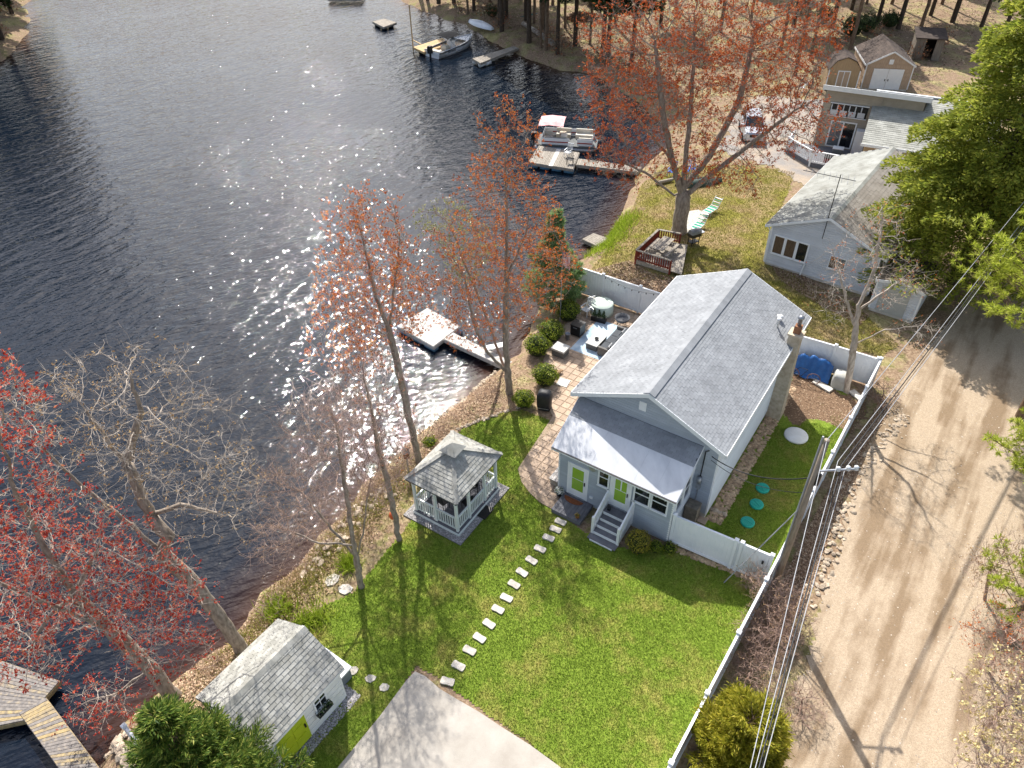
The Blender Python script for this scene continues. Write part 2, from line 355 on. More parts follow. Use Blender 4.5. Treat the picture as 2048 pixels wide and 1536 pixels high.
# ---- patio of square pavers, laid square to the house
PAT = [(-2.3,2.45),(-3.3,3.1),(-4.1,4.6),(-5.2,6.2),(-5.7,8.5),(-6.2,12.95),(.34,12.95),(.34,-1.75),(.7,-1.75),(.98,-2.9),(.2,-2.86),(-.5,-2.62),(-1.2,-2.25),(-1.78,-1.66)]
patb = MB().prism([tuple(HL(x, y)[:2]) for x, y in PAT], -.1, .004).build('patio', M('patio_sand', S(150,132,112), S(170,150,130), .95, 6, bump=.4)); tag(patb, 'tan square paver patio beside the house', kind='structure')
T = .44; tb = MB(); e = .016
tb.add([(-T/2+e,-T/2+e,0),(T/2-e,-T/2+e,0),(T/2-e,T/2-e,0),(-T/2+e,T/2-e,0),(-T/2+2*e,-T/2+2*e,.022),(T/2-2*e,-T/2+2*e,.022),(T/2-2*e,T/2-2*e,.022),(-T/2+2*e,T/2-2*e,.022)],
       [(4,5,6,7),(0,1,5,4),(1,2,6,5),(2,3,7,6),(3,0,4,7)])
tile = tb.mesh('paver'); M_PAV = M('paver', S(188,166,144), S(166,146,126), .9, 5, rand=.13, bump=.3)
cs = np.array([(-6.3+T*(i+.5), -2.9+T*(j+.5)) for i in range(16) for j in range(37)])
ok = inpoly(cs, PAT) & (pdist(cs, PAT) > .2)
for (x, y) in cs[ok]:
    q = HL(x, y, .003); piece(tile, 'paver', M_PAV, patb, q, (random.uniform(-.006, .006), random.uniform(-.006, .006), HYAW+random.uniform(-.01, .01)))
# ---- stones: shared low-poly meshes
def stone_mesh(seed):
    r = random.Random(seed); import bmesh
    bm = bmesh.new(); bmesh.ops.create_icosphere(bm, subdivisions=1, radius=.5)
    for vv in bm.verts: vv.co *= r.uniform(.78, 1.12); vv.co.z *= .7
    me = bpy.data.meshes.new('stone'); bm.to_mesh(me); bm.free(); return me
STONES = [stone_mesh(i) for i in range(5)]
M_STONE = M('field_stone', S(196,180,158), S(150,134,116), .9, 3, rand=.28, bump=.4)
for me in STONES: me.materials.append(M_STONE)
def stone_row(name, label, cat, path, n, size, wid, zo=0.):
    t = thing(name, label, cat, path[0])
    P = [Vector(q) for q in path]; L = [0]
    for a, b in zip(P, P[1:]): L.append(L[-1]+(b-a).length)
    for i in range(n):
        d = random.random()*L[-1]; k = max(j for j in range(len(L)) if L[j] <= d); k = min(k, len(P)-2)
        q = P[k].lerp(P[k+1], (d-L[k])/(L[k+1]-L[k])); dirn = (P[k+1]-P[k]).normalized(); side = Vector((-dirn.y, dirn.x, 0))
        q = q + side*random.gauss(0, wid/2); sz = size*random.uniform(.6, 1.35)
        z = gz(q.x, q.y)+sz*.15+zo
        piece(random.choice(STONES), 'stone', M_STONE, t, Vector((q.x, q.y, max(z, ZW-.02))) - t.location, (random.uniform(-.4,.4), random.uniform(-.4,.4), random.uniform(0, 6.28)), (sz*random.uniform(.8,1.3), sz, sz*random.uniform(.7, 1)))
    return t
stone_row('stone_edging', 'row of tan field stones along the edge of the gravel road', 'stones', [W(1812,825), W(1752,890), W(1700,975), W(1686,1030), W(1660,1110), W(1640,1165), W(1625,1215)], 290, .19, .42)
stone_row('stone_edging', 'line of pale stones along the water beside the dock walkway', 'stones', [W(860,862,-.75), W(890,833,-.75), W(940,790,-.75), W(992,744,-.75)], 75, .24, .2)
stone_row('stone_edging', 'scattered shore stones on the weedy bank below the gazebo', 'stones', [W(600,1165,-.3), W(650,1110,-.3), W(710,1040,-.3), W(770,985,-.3)], 70, .28, .55)
stone_row('stone_edging', 'dark flat stones edging the top corner of the lawn', 'stones', [W(880,884), W(930,852), W(985,832), W(1042,812)], 48, .22, .1)
stone_row('stone_edging', 'short curve of tan stones by the side yard pavers', 'stones', [W(1414,1012), W(1430,1022), W(1452,1028)], 14, .22, .04)
stone_row('stone_edging', 'loose pale rocks on the shore beside the white corner fence', 'stones', [W(215,1480,-.5), W(250,1505,-.3), W(285,1536,-.2)], 26, .4, .5)
def stones_mass(name, label, pts, size, mat, zo=.0):
    nb = NB(); base = [np.array([v.co[:] for v in m.vertices]) for m in STONES]; fs = [np.array([list(p.vertices) for p in m.polygons]) for m in STONES]
    zz = ground_z(np.array(pts)[:, 0], np.array(pts)[:, 1])
    for i, (x, y) in enumerate(pts):
        k = i % 5; sz = size*RNG.uniform(.6, 1.4); a = RNG.uniform(0, 6.28); ca, sa = math.cos(a), math.sin(a)
        V = base[k]*sz*np.array([RNG.uniform(.8, 1.3), 1, .8]); V = V@np.array([[ca, sa, 0], [-sa, ca, 0], [0, 0, 1]]); nb.add(V+np.array([x, y, sz*.12+zo+zz[i]]), fs[k])
    return tag(nb.build(name, mat), label, kind='stuff')
M_RIVER = M('river_stone', S(204,178,146), S(160,132,104), .85, 3, rand=.3)
pts = []
for i in range(1500):
    y = RNG.uniform(.4, 9.0) if RNG.random() < .8 else RNG.uniform(9, 11.4); x = RNG.uniform(6.92, 7.55) if y < 8.6 else RNG.uniform(7.0, 7.5); q = HL(x, y); pts.append((q.x, q.y))
for i in range(260):
    t = RNG.random(); q = W(1336+190*t, 1092+75*t)+Vector((0, RNG.uniform(-.12, .12), 0)); pts.append((q.x, q.y))
tag(stones_mass('river_stones', 'tan river stones bedded along the house foundation and fence foot', pts, .15, M_RIVER), cat='stones')
# ================================================================== BUILDINGS
M_BLUE = M('blue_grey_siding', S(174,182,190), S(164,172,181), .6, 2, spec=.3, rand=.06)
M_WHITE = M('white_trim', S(236,238,238), S(226,229,230), .5, 3, spec=.4)
M_VINYL = M('white_vinyl', S(240,242,243), S(228,232,235), .4, 1.5, spec=.45)
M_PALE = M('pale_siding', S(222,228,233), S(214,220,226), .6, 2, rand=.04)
M_FOUND = M('foundation', S(206,202,194), S(182,176,166), .9, 4, bump=.3)
M_LIME = M('lime_glass', S(150,186,66), S(140,176,58), .18, 1, spec=.6)
M_SHIN = M('grey_shingle', S(152,155,158), S(134,137,140), .92, 1.1, rand=.09, bump=.25, spec=.2)
M_SHIN2 = M('pale_shingle', S(176,175,168), S(146,145,137), .92, 2.2, rand=.16, bump=.25, spec=.2)
M_UNDER = M('roof_underlay', S(92,94,98), S(78,80,84), .95, 3)
M_MEMB = M('roof_membrane', S(226,227,228), S(198,200,203), .8, 1.6, stretch=(1, .35, 1), rot=(0, 0, .6), bump=.15)
M_DARK = M('dark_metal', S(34,35,38), S(26,27,30), .5, 3)
M_BLACK = M('black_plastic', S(22,22,24), S(30,30,32), .45, 3)
M_GREYDECK = M('grey_decking', S(112,112,116), S(94,94,99), .8, 5, rand=.1, stretch=(1, 1, 1))
M_METAL = M('galvanised_metal', S(176,180,184), S(140,144,150), .4, 6, metal=.7)
M_BRICKC = M('chimney_masonry', S(196,184,162), S(164,150,128), .9, 5, bump=.5)
def glassmat(name, c, rough=.08):
    s = NT(name); s.color(c); s.b.inputs['Roughness'].default_value = rough; s.b.inputs['Specular IOR Level'].default_value = .7; return s.m
M_GLASS = glassmat('window_glass', (.012, .015, .018, 1)); M_GLASSL = glassmat('pale_glass', (.12, .14, .15, 1))
def frame_mat(o, a, up=(0, 0, 1)):
    """wall frame: x along wall, y outward, z up"""
    a = Vector(a).normalized(); up = Vector(up).normalized(); b = a.cross(up)
    m = Matrix.Identity(4)
    for i, cv in enumerate((a, b, up)):
        for j in range(3): m[j][i] = cv[j]
    m.translation = Vector(o); return m
def siding(name, Mx, lo, hi, z0, z1, mat, parent, course=.135):
    mb = MB(Mx); z = z0
    while z < z1-1e-4:
        t = min(z+course, z1)
        if hi(t)-lo(t) < .02 and hi(z)-lo(z) < .02: break
        m_ = z+(t-z)*.86; mb.add([(lo(z), .032, z), (hi(z), .032, z), (hi(m_), .024, m_), (lo(m_), .024, m_), (lo(z), .0, z), (hi(z), .0, z), (hi(m_), .002, m_), (lo(m_), .002, m_), (hi(t), .002, t), (lo(t), .002, t)], [(0, 1, 2, 3), (4, 5, 1, 0), (3, 2, 6, 7), (7, 6, 8, 9)])
        z = t
    return mb.build(name, mat, parent)
def K(v): return lambda z: v
def window(Mx, x0, x1, z0, z1, parent, mid=True, fw=.07, glass=None, mull=0, trim=None, name='window'):
    """window > frame, sash rail, pane, sill"""
    trim = trim or M_WHITE
    f = MB(Mx); f.box(x0-fw, x0, .0, .075, z0-fw, z1+fw); f.box(x1, x1+fw, .0, .075, z0-fw, z1+fw); f.box(x0, x1, .0, .075, z1, z1+fw); f.box(x0, x1, .0, .075, z0-fw, z0)
    fo = f.build(name, trim, parent)
    MB(Mx).box(x0, x1, .005, .036, z0, z1).build('pane', glass or M_GLASS, fo)
    if mid: MB(Mx).box(x0, x1, .036, .055, (z0+z1)/2-.025, (z0+z1)/2+.025).build('sash_rail', trim, fo)
    for k in range(mull):
        xx = x0+(x1-x0)*(k+1)/(mull+1); MB(Mx).box(xx-.012, xx+.012, .036, .052, z0, z1).build('muntin', trim, fo)
    MB(Mx).box(x0-fw-.02, x1+fw+.02, .075, .11, z0-fw-.01, z0-fw+.03).build('sill', trim, fo)
    return fo
def shingles(jobs, parent, mat, limit=300, th=.016):
    """jobs: (origin, along, upslope, length, slope, tabw, expo, clip(a,u)). Parent local coordinates, parent unrotated relative to its thing."""
    allp = []
    PM = parent.matrix_basis.copy(); q = parent.parent
    while q is not None: PM = q.matrix_basis @ PM; q = q.parent
    for (o, A, U, L, SL, tw, ex, clip) in jobs:
        o, A, U = Vector(o), Vector(A).normalized(), Vector(U).normalized(); N = A.cross(U).normalized()
        if N.z < 0: N = -N
        nrow = int(SL/ex+.01)
        for r in range(nrow):
            off = (r % 2)*.5*tw + random.uniform(-.02, .02)
            ncol = int(L/tw+1.01)
            for k in range(ncol):
                a0 = max(k*tw-off, 0); a1 = min((k+1)*tw-off, L)
                if a1-a0 < .05: continue
                am = (a0+a1)/2; um = (r+.5)*ex
                if clip and not clip(am, um): continue
                allp.append((o, A, U, N, am, a1-a0, r*ex, ex, random.uniform(.0, .006)))
    cw = Vector((0, 0, CH))
    allp.sort(key=lambda t: ((PM @ (t[0]+t[1]*t[4]+t[2]*t[6]))-cw).length)
    cache = {}; nb = NB()
    for i, (o, A, U, N, am, wd_, u0, ex, lift) in enumerate(allp):
        w2 = wd_/2-.004; h = ex*1.12
        # wedge: thick butt at the bottom, thin top
        vs = [(-w2, 0, .003), (w2, 0, .003), (w2, h, .002), (-w2, h, .002), (-w2, 0, .003+th), (w2, 0, .003+th), (w2, h, .006), (-w2, h, .006)]
        fs = [(4, 5, 6, 7), (0, 1, 5, 4), (1, 2, 6, 5), (3, 0, 4, 7)]
        if i < limit:
            key = (round(wd_, 2), round(ex, 3))
            if key not in cache:
                m = MB(); m.add(vs, fs); cache[key] = m.mesh('shingle'); cache[key].materials.append(mat)
            m3 = Matrix.Identity(4)
            for c_, cv in enumerate((A, U, N)):
                for j in range(3): m3[j][c_] = cv[j]
            p_ = o+A*am+U*u0+N*lift
            ob = bpy.data.objects.new('shingle', cache[key]); COL.objects.link(ob); ob.parent = parent; m3.translation = p_; ob.matrix_basis = m3
        else:
            V = np.array([tuple(o+A*(am+x)+U*(u0+y)+N*(z+lift)) for x, y, z in vs]); nb.add(V, np.array(fs))
    if nb.n: tag(nb.build('shingle_courses', mat, parent), kind='stuff')
# ------------------------------------------------------------------ main house
house = thing('house', 'blue-grey clapboard lake house with long grey shingle roof and porch addition', 'house', HO, HYAW)
LX, LY, HE, HR = 7.167, 11.487, 4.44, 6.05; XM = LX/2
wl, wr, wf, wb = .32, 6.85, .32, 11.2
rz_ = lambda x: HE-.16 + (HR-HE)*(1-abs(x-XM)/XM)       # underside of the roof
MB().box(wl+.02, wr-.02, wf+.02, wb-.02, -.1, .34).build('foundation', M_FOUND, house)
MF = frame_mat((wl, wf, 0), (1, 0, 0)); MFR = frame_mat((wr, wf, 0), (0, 1, 0)); MLF = frame_mat((wl, wb, 0), (0, -1, 0)); MBK = frame_mat((wr, wb, 0), (-1, 0, 0))
ww = wr-wl
glo = lambda z: 0 if z < 4.35 else (z-rz_(wl))/((HR-HE)/XM); ghi = lambda z: ww-glo(z)
siding('front_wall', MF, glo, ghi, .34, 5.85, M_BLUE, house)
siding('back_wall', MBK, glo, ghi, .34, 5.85, M_BLUE, house)
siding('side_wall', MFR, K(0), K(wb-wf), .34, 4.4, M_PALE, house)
siding('lakeside_wall', MLF, K(0), K(wb-wf), .34, 4.4, M_BLUE, house)
MB().box(wl+.05, wr-.05, wf+.05, wb-.05, .3, 4.3).build('wall_core', M_BLUE, house)
for (x, y) in ((wl, wf), (wr, wf), (wl, wb), (wr, wb)):
    bx('corner_board', M_WHITE, house, x-.035, x+.035, y-.035, y+.035, .34, 4.36)
# roof
sl_v = math.hypot(XM, HR-HE)
roof = MB().prism([(0, HE-.15), (XM, HR-.15), (LX, HE-.15), (LX, HE-.02), (XM, HR-.02), (0, HE-.02)], 0.02, LY-.02, 'y').build('roof', M_UNDER, house)
for sgn, x0 in ((1, -.03), (-1, LX+.03)):
    pass
UL = Vector((XM, 0, HR-HE)).normalized(); UR = Vector((-XM, 0, HR-HE)).normalized()
jobs = [((0, 0, HE-.02), (0, 1, 0), UL, LY, sl_v, .29, .14, None), ((LX, 0, HE-.02), (0, 1, 0), UR, LY, sl_v, .29, .14, None)]
# porch roof geometry
PY0, PZ0, PY1, PZ1, PX0, PX1 = -2.08, 2.98, wf, 4.2, .3, 6.15
pu = Vector((0, PY1-PY0, PZ1-PZ0)); psl = pu.length; pu.normalize(); pz = lambda y: PZ0+(y-PY0)*(PZ1-PZ0)/(PY1-PY0)
seam = (-.62-PY0)/(PY1-PY0)*psl
so = Vector((PX0, PY0, PZ0)) + pu*seam
jobs.append((so+Vector((0, 0, .012)), (1, 0, 0), pu, PX1-PX0, psl-seam, .29, .14, None))
shingles(jobs, roof, M_SHIN, 300, .016)
# ridge vent: capped segments
rv = []
for i in range(38):
    y0 = .02+i*(LY-.04)/38; y1 = y0+(LY-.04)/38*.97
    m = MB(); m.add([(XM-.26, y0, HR-.075), (XM, y0, HR+.05), (XM+.26, y0, HR-.075), (XM-.26, y1, HR-.07), (XM, y1, HR+.056), (XM+.26, y1, HR-.07), (XM-.26, y0, HR-.12), (XM+.26, y0, HR-.12), (XM-.26, y1, HR-.12), (XM+.26, y1, HR-.12)],
                    [(0, 1, 4, 3), (1, 2, 5, 4), (6, 0, 3, 8), (2, 7, 9, 5), (6, 7, 2, 1, 0)]); m.build('ridge_cap', M_SHIN, roof)
# fascia, rakes, gutters
for x in (-.045, LX+.015): bx('fascia', M_WHITE, roof, x, x+.03, .0, LY, HE-.2, HE+.0)
for y in (-.012, LY-.02):
    for sg in (0, 1):
        xa = 0 if sg == 0 else LX
        MB().add([(xa, y, HE-.21), (XM, y, HR-.21), (XM, y, HR+.0), (xa, y, HE+.0), (xa, y+.032, HE-.21), (XM, y+.032, HR-.21), (XM, y+.032, HR), (xa, y+.032, HE)],
                 [(0, 1, 2, 3), (7, 6, 5, 4), (0, 4, 5, 1), (1, 5, 6, 2), (2, 6, 7, 3), (3, 7, 4, 0)]).build('rake_board', M_WHITE, roof)
MB().box(wl-.3, wr+.3, .02, wf, 0, 0).M
for (y0, y1) in ((.03, wf), ):
    MB().add([(0.02, y0, HE-.17), (XM, y0, HR-.17), (LX-.02, y0, HE-.17), (LX-.02, y1, HE-.17), (XM, y1, HR-.17), (.02, y1, HE-.17)], [(0, 1, 4, 5), (1, 2, 3, 4)]).build('soffit', M_WHITE, roof)
MB(MF).box(3.12-wl+.0, 3.45-wl, .0, .05, 4.78, 5.25).build('gable_vent', M_WHITE, house)
# chimney on the side wall
ch = MB(); ch.add([(6.86, 8.38, -.1), (7.58, 8.38, -.1), (7.58, 9.1, -.1), (6.86, 9.1, -.1), (6.86, 8.5, 4.3), (7.42, 8.5, 4.3), (7.42, 9.05, 4.3), (6.86, 9.05, 4.3)], [(0, 1, 5, 4), (1, 2, 6, 5), (2, 3, 7, 6), (3, 0, 4, 7), (4, 5, 6, 7)])
cho = ch.build('chimney', M_BRICKC, house)
MB().box(6.86, 7.42, 8.5, 9.05, 4.3, 5.05).build('stack', M_BRICKC, cho); MB().box(6.8, 7.48, 8.44, 9.11, 5.05, 5.15).build('cap', M('chimney_cap', S(208,194,170), S(176,160,136), .9, 4), cho)
MB().box(6.98, 7.3, 8.62, 8.94, 5.15, 5.55).build('flue_tile', M('flue_clay', S(158,112,82), S(132,92,66), .9, 5), cho)
MB().lathe([(.1, 5.55), (.1, 5.95), (.15, 5.96), (.15, 6.04), (.02, 6.1)], 14, (7.14, 8.78, 0)).build('flue_pipe', M_METAL, cho, True)
def roofz(x): return HR - abs(x-XM)*(HR-HE)/XM
for (x, y, r, h) in ((6.15, 9.1, .05, .42), (6.05, 9.7, .07, .14)):
    v_ = MB().lathe([(r, roofz(x)-.1), (r, roofz(x)+h), (r*2.2, roofz(x)+h+.01), (r*2.2, roofz(x)+h+.06), (.01, roofz(x)+h+.1)], 12, (x, y, 0)).build('vent_pipe', M_WHITE, house, True)
# ------------------------------------------------------------------ porch addition
px0, px1, py = .55, 5.98, -1.78
MPF = frame_mat((px0, py, 0), (1, 0, 0)); MPR = frame_mat((px1, py, 0), (0, 1, 0)); MPL = frame_mat((px0, wf, 0), (0, -1, 0))
pw = px1-px0; pd = wf-py
MB().box(px0+.02, px1-.02, py+.02, wf, -.1, .08).build('porch_footing', M_FOUND, house)
siding('porch_front_wall', MPF, K(0), K(pw), .06, 2.93, M_BLUE, house)
ptop = lambda y: pz(py+y)-.1
def slo(z): return 0 if z <= ptop(0) else min(pd, (z-ptop(0))/((PZ1-PZ0)/(PY1-PY0)))
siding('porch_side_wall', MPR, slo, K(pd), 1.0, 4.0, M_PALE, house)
MB(MPR).box(0, pd, 0, .012, 0, 1.0).build('porch_knee_wall', M('knee_wall', S(196,206,214), S(186,196,205), .7, 2), house)
siding('porch_lake_wall', MPL, K(0), lambda z: pd-slo(z), .06, 4.0, M_BLUE, house)
MB().add([(px0+.06, py+.06, .1), (px1-.06, py+.06, .1), (px1-.06, wf, .1), (px0+.06, wf, .1), (px0+.06, py+.06, pz(py)-.2), (px1-.06, py+.06, pz(py)-.2), (px1-.06, wf, PZ1-.2), (px0+.06, wf, PZ1-.2)],
         [(0, 1, 5, 4), (1, 2, 6, 5), (2, 3, 7, 6), (3, 0, 4, 7), (4, 5, 6, 7)]).build('porch_core', M_BLUE, house)
for x in (px0, px1): bx('corner_board', M_WHITE, house, x-.035, x+.035, py-.03, py+.04, .06, 2.93)
pr_ = MB()
for (x0, x1) in ((PX0, PX1),):
    pr_.add([(x0, PY0, PZ0-.1), (x1, PY0, PZ0-.1), (x1, PY1-.003, PZ1-.1), (x0, PY1-.003, PZ1-.1), (x0, PY0, PZ0), (x1, PY0, PZ0), (x1, PY1-.003, PZ1), (x0, PY1-.003, PZ1)],
            [(3, 2, 1, 0), (4, 5, 6, 7), (0, 1, 5, 4), (1, 2, 6, 5), (2, 3, 7, 6), (3, 0, 4, 7)])
proof = pr_.build('porch_roof', M_UNDER, house)
nv = 6; mb = MB(); so2 = Vector((PX0-.01, PY0-.02, PZ0+.004))
for i in range(nv):       # wide sheets of membrane laid edge to edge
    xa = PX0-.01+i*(PX1-PX0+.02)/nv; xb = PX0-.01+(i+1)*(PX1-PX0+.02)/nv-.004
    p0 = Vector((xa, PY0-.015, PZ0+.006+.003*(i % 2))); A_ = Vector((xb-xa, 0, 0)); U_ = pu*(seam+.03)
    m = MB(); n_ = Vector((0, 0, .012)); m.add([p0, p0+A_, p0+A_+U_, p0+U_, p0+n_, p0+A_+n_, p0+A_+U_+n_, p0+U_+n_], [(4, 5, 6, 7), (0, 1, 5, 4), (1, 2, 6, 5), (2, 3, 7, 6), (3, 0, 4, 7)])
    m.build('roof_sheet', M_MEMB, proof)
bx('fascia', M_WHITE, proof, PX0-.01, PX1+.01, PY0-.045, PY0-.018, PZ0-.13, PZ0-.01)
bx('drip_edge', M('brown_drip_edge', S(96,84,80), S(80,70,68), .5), proof, PX0-.01, PX1+.01, PY0-.06, PY0-.046, PZ0-.03, PZ0+.012)
for x in (PX0-.03, PX1+.002):
    MB().add([(x, PY0, PZ0-.12), (x, PY1-.01, PZ1-.12), (x, PY1-.01, PZ1+.0), (x, PY0, PZ0+.0), (x+.028, PY0, PZ0-.12), (x+.028, PY1-.01, PZ1-.12), (x+.028, PY1-.01, PZ1), (x+.028, PY0, PZ0)],
             [(0, 1, 2, 3), (7, 6, 5, 4), (0, 4, 5, 1), (1, 5, 6, 2), (2, 6, 7, 3), (3, 7, 4, 0)]).build('rake_board', M_WHITE, proof)
for i in range(15):
    x = PX0+.2+i*.4; MB().box(x-.02, x+.02, PY0-.075, PY0-.055, PZ0-.12, PZ0-.03).build('gutter_light', M_WHITE, proof)
# openings in the porch front: x relative to px0
def door(Mx, x0, x1, z0, z1, parent):
    d = MB(Mx); d.box(x0, x1, .02, .05, z0, z1); do = d.build('door', M_WHITE, parent)
    f = MB(Mx); f.box(x0-.11, x0, .0, .07, z0, z1+.11); f.box(x1, x1+.11, .0, .07, z0, z1+.11); f.box(x0, x1, .0, .07, z1, z1+.11); f.build('frame', M_WHITE, do)
    gx0, gx1 = x0+.13, x1-.13
    MB(Mx).box(gx0, gx1, .05, .058, z0+.42, z0+1.1).build('pane', M_LIME, do); MB(Mx).box(gx0, gx1, .05, .058, z0+1.14, z1-.14).build('pane', M_LIME, do)
    MB(Mx).box(x1-.08, x1-.04, .05, .1, z0+.92, z0+1.12).build('handle', M_DARK, do)
    MB(Mx).box(x0, x1, .05, .11, z0-.04, z0+.015).build('threshold', M_METAL, do)
    return do
door(MPF, .57, 1.4, .24, 2.16, house)
d2 = door(MPF, 2.66, 3.46, .78, 2.76, house)
tag(MB(MPF).box(3.05, 3.1, .06, .075, 1.95, 2.55).build('door_blind_strip', M_WHITE, d2))
window(MPF, 2.02, 2.44, 1.72, 2.72, house); window(MPF, 3.72, 4.36, 1.72, 2.72, house); window(MPF, 4.52, 5.16, 1.72, 2.72, house)
window(MPR, .22, .78, 1.72, 2.85, house); window(MPR, 1.0, 1.56, 1.72, 2.9, house)
MB(MPF).box(1.62, 1.78, .02, .07, .55, .68).build('outlet_box', M_WHITE, house)
ol = MB(MPF).tube([(1.7, .02, 2.55), (1.7, .14, 2.55)], [.06, .16], 10).build('porch_light', M_METAL, house)
# meter and conduit on the front wall right of the porch
MB(MF).tube([(6.28-wl, .12, 2.12), (6.28-wl, .12, 2.5)], [.1, .1], 10).build('meter_box', M_METAL, house, True)
MB(MF).box(6.18-wl, 6.38-wl, .02, .12, 1.75, 2.2).build('meter_base', M_METAL, house)
MB(MF).tube([(6.28-wl, .06, 1.75), (6.28-wl, .06, .3)], .025, 6).build('conduit', M_METAL, house)
MB(MF).tube([(6.28-wl, .06, 2.2), (6.28-wl, .06, 4.0), (6.42-wl, .12, 4.15)], .025, 6).build('conduit', M_DARK, house)
MB().box(6.03, 6.6, -.25, .28, 0, .95).build('utility_box', M('weathered_box', S(150,140,124), S(120,110,96), .9, 6), house)
# front steps (five treads, white risers) and railings
st = thing('front_steps', 'dark grey porch steps with white risers and white railings', 'steps', HL(0, 0), HYAW)
sx0, sx1 = 3.12, 4.22; zt = [.74, .58, .42, .26, .09]; ys = [-1.8, -2.28, -2.56, -2.84, -3.12, -3.46]
for i, z in enumerate(zt):
    yb = ys[i] if i == 0 else ys[i]+.0; yf = ys[i+1]
    w_ = .12 if i == 4 else 0
    MB().box(sx0-w_, sx1+w_, yf-.018, yb-.05 if i else yb-.003, z-.04, z).build('tread', M_GREYDECK, st)
    MB().box(sx0+.01, sx1-.01, yf-.045, yf-.02, max(z-.155, 0), z-.012).build('riser', M_WHITE, st)
for x in (sx0-.06, sx1+.06):
    MB().bar((x, -1.82, 1.6), (x, -3.08, 1.0), .07, .09).build('handrail', M_WHITE, st); MB().bar((x, -1.82, .86), (x, -3.08, .26), .05, .07).build('bottom_rail', M_WHITE, st)
    MB().box(x-.055, x+.055, -3.17, -3.06, 0, 1.12).build('post', M_WHITE, st); MB().box(x-.055, x+.055, -1.9, -1.8, .2, 1.68).build('post', M_WHITE, st)
    for k in range(9):
        y = -1.98-k*.122; zz = 1.6-(-1.82-y)*.476; MB().box(x-.018, x+.018, y-.018, y+.018, zz-.76, zz-.03).build('baluster', M_WHITE, st)
    MB().add([(x-.02, -1.9, .1), (x-.02, -3.1, .0), (x-.02, -3.1, .12), (x-.02, -1.9, .74), (x+.02, -1.9, .1), (x+.02, -3.1, .0), (x+.02, -3.1, .12), (x+.02, -1.9, .74)], [(0, 1, 2, 3), (7, 6, 5, 4), (2, 1, 5, 6), (3, 2, 6, 7)]).build('stringer', M_WHITE, st)
# low platform at the left door
pl = thing('entry_platform', 'low dark grey plank platform in front of the left lime-glass door', 'platform', HL(0, 0), HYAW)
for i in range(9):
    x = .92+i*.165; MB().box(x, x+.155, -3.05, -1.83, .16, .2).build('plank', M_GREYDECK, pl)
MB().box(.93, 2.39, -3.06, -3.04, .0, .16).build('skirt', M_GREYDECK, pl); MB().box(.93, .96, -3.04, -1.83, 0, .16).build('skirt', M_GREYDECK, pl); MB().box(2.36, 2.39, -3.04, -1.83, 0, .16).build('skirt', M_GREYDECK, pl)
mat_ = MB().prism([(1.5+.48*math.cos(a), -2.0+(.30*math.sin(a) if math.sin(a) < 0 else .0)) for a in np.linspace(math.pi, 2*math.pi, 14)], .202, .222).build('doormat', M('coir_mat', S(140,84,52), S(104,62,40), .95, 14, bump=.5))
mat_.matrix_basis = Matrix.Translation(HO) @ Matrix.Rotation(HYAW, 4, 'Z'); tag(mat_, 'brown half-round doormat on the grey entry platform', 'doormat')
def at_house(o): o.matrix_basis = Matrix.Translation(HO) @ Matrix.Rotation(HYAW, 4, 'Z'); return o
# ------------------------------------------------------------------ gazebo
gA, gB, gC = Vector((-4.36, 21.72, 0)), Vector((-2.46, 20.47, 0)), Vector((-.79, 22.96, 0))
ga = (gB-gA); gb = (gC-gB); gyaw = math.atan2(ga.y, ga.x); gw, gd = ga.length, gb.length
M_GZ = M('gazebo_white', S(228,234,230), S(214,221,217), .55, 3)
gz_ = thing('gazebo', 'small white square gazebo with cupola and pale shingle roof on a gravel pad', 'gazebo', gA, gyaw)
MB().box(-.12, gw+.12, -.12, gd+.12, .0, .17).build('floor_rim', M_GZ, gz_)
for i in range(16):
    y = -.1+i*(gd+.2)/16; MB().box(-.1, gw+.1, y, y+(gd+.2)/16-.012, .17, .2).build('floor_board', M_GREYDECK, gz_)
PX_ = [0, gw/2, gw]; PY_ = [0, gd*.5, gd]; EH = 2.3
posts = [(x, y) for x in PX_ for y in (0, gd)] + [(0, gd*.3), (0, gd*.7), (gw, gd*.3), (gw, gd*.7)]
for (x, y) in posts: bx('post', M_GZ, gz_, x-.055, x+.055, y-.055, y+.055, .2, EH)
def bay(p, q):
    p, q = Vector((*p, 0)), Vector((*q, 0)); d = (q-p).normalized(); a = p+d*.06; b = q-d*.06; L = (b-a).length; z = Vector((0, 0, 1))
    MB().bar(a+z*1.02, b+z*1.02, .07, .07).build('rail', M_GZ, gz_); MB().bar(a+z*.32, b+z*.32, .05, .06).build('rail', M_GZ, gz_)
    n = max(4, int(L/.115))
    for k in range(n):
        c_ = a+d*(L*(k+.5)/n); MB().box(c_.x-.02, c_.x+.02, c_.y-.02, c_.y+.02, .34, 1.0).build('baluster', M_GZ, gz_)
    # arched header
    m = frame_mat(a, d); ar = MB(m); N = 10
    top = [(L*i/N, EH+.02) for i in range(N+1)]; low = [(L*i/N, EH-.16-.34*abs(2*i/N-1)**2.6) for i in range(N+1)]
    vs = [(x, -.02, z_) for x, z_ in low]+[(x, -.02, z_) for x, z_ in top]+[(x, .02, z_) for x, z_ in low]+[(x, .02, z_) for x, z_ in top]; n1 = N+1; fs = []
    for i in range(N): fs += [(i, i+1, n1+i+1, n1+i), (2*n1+i+1, 2*n1+i, 3*n1+i, 3*n1+i+1), (i+1, i, 2*n1+i, 2*n1+i+1)]
    ar.add(vs, fs); ar.build('arched_header', M_GZ, gz_)
for y in (0, gd): bay((0, y), (gw/2, y)); bay((gw/2, y), (gw, y))
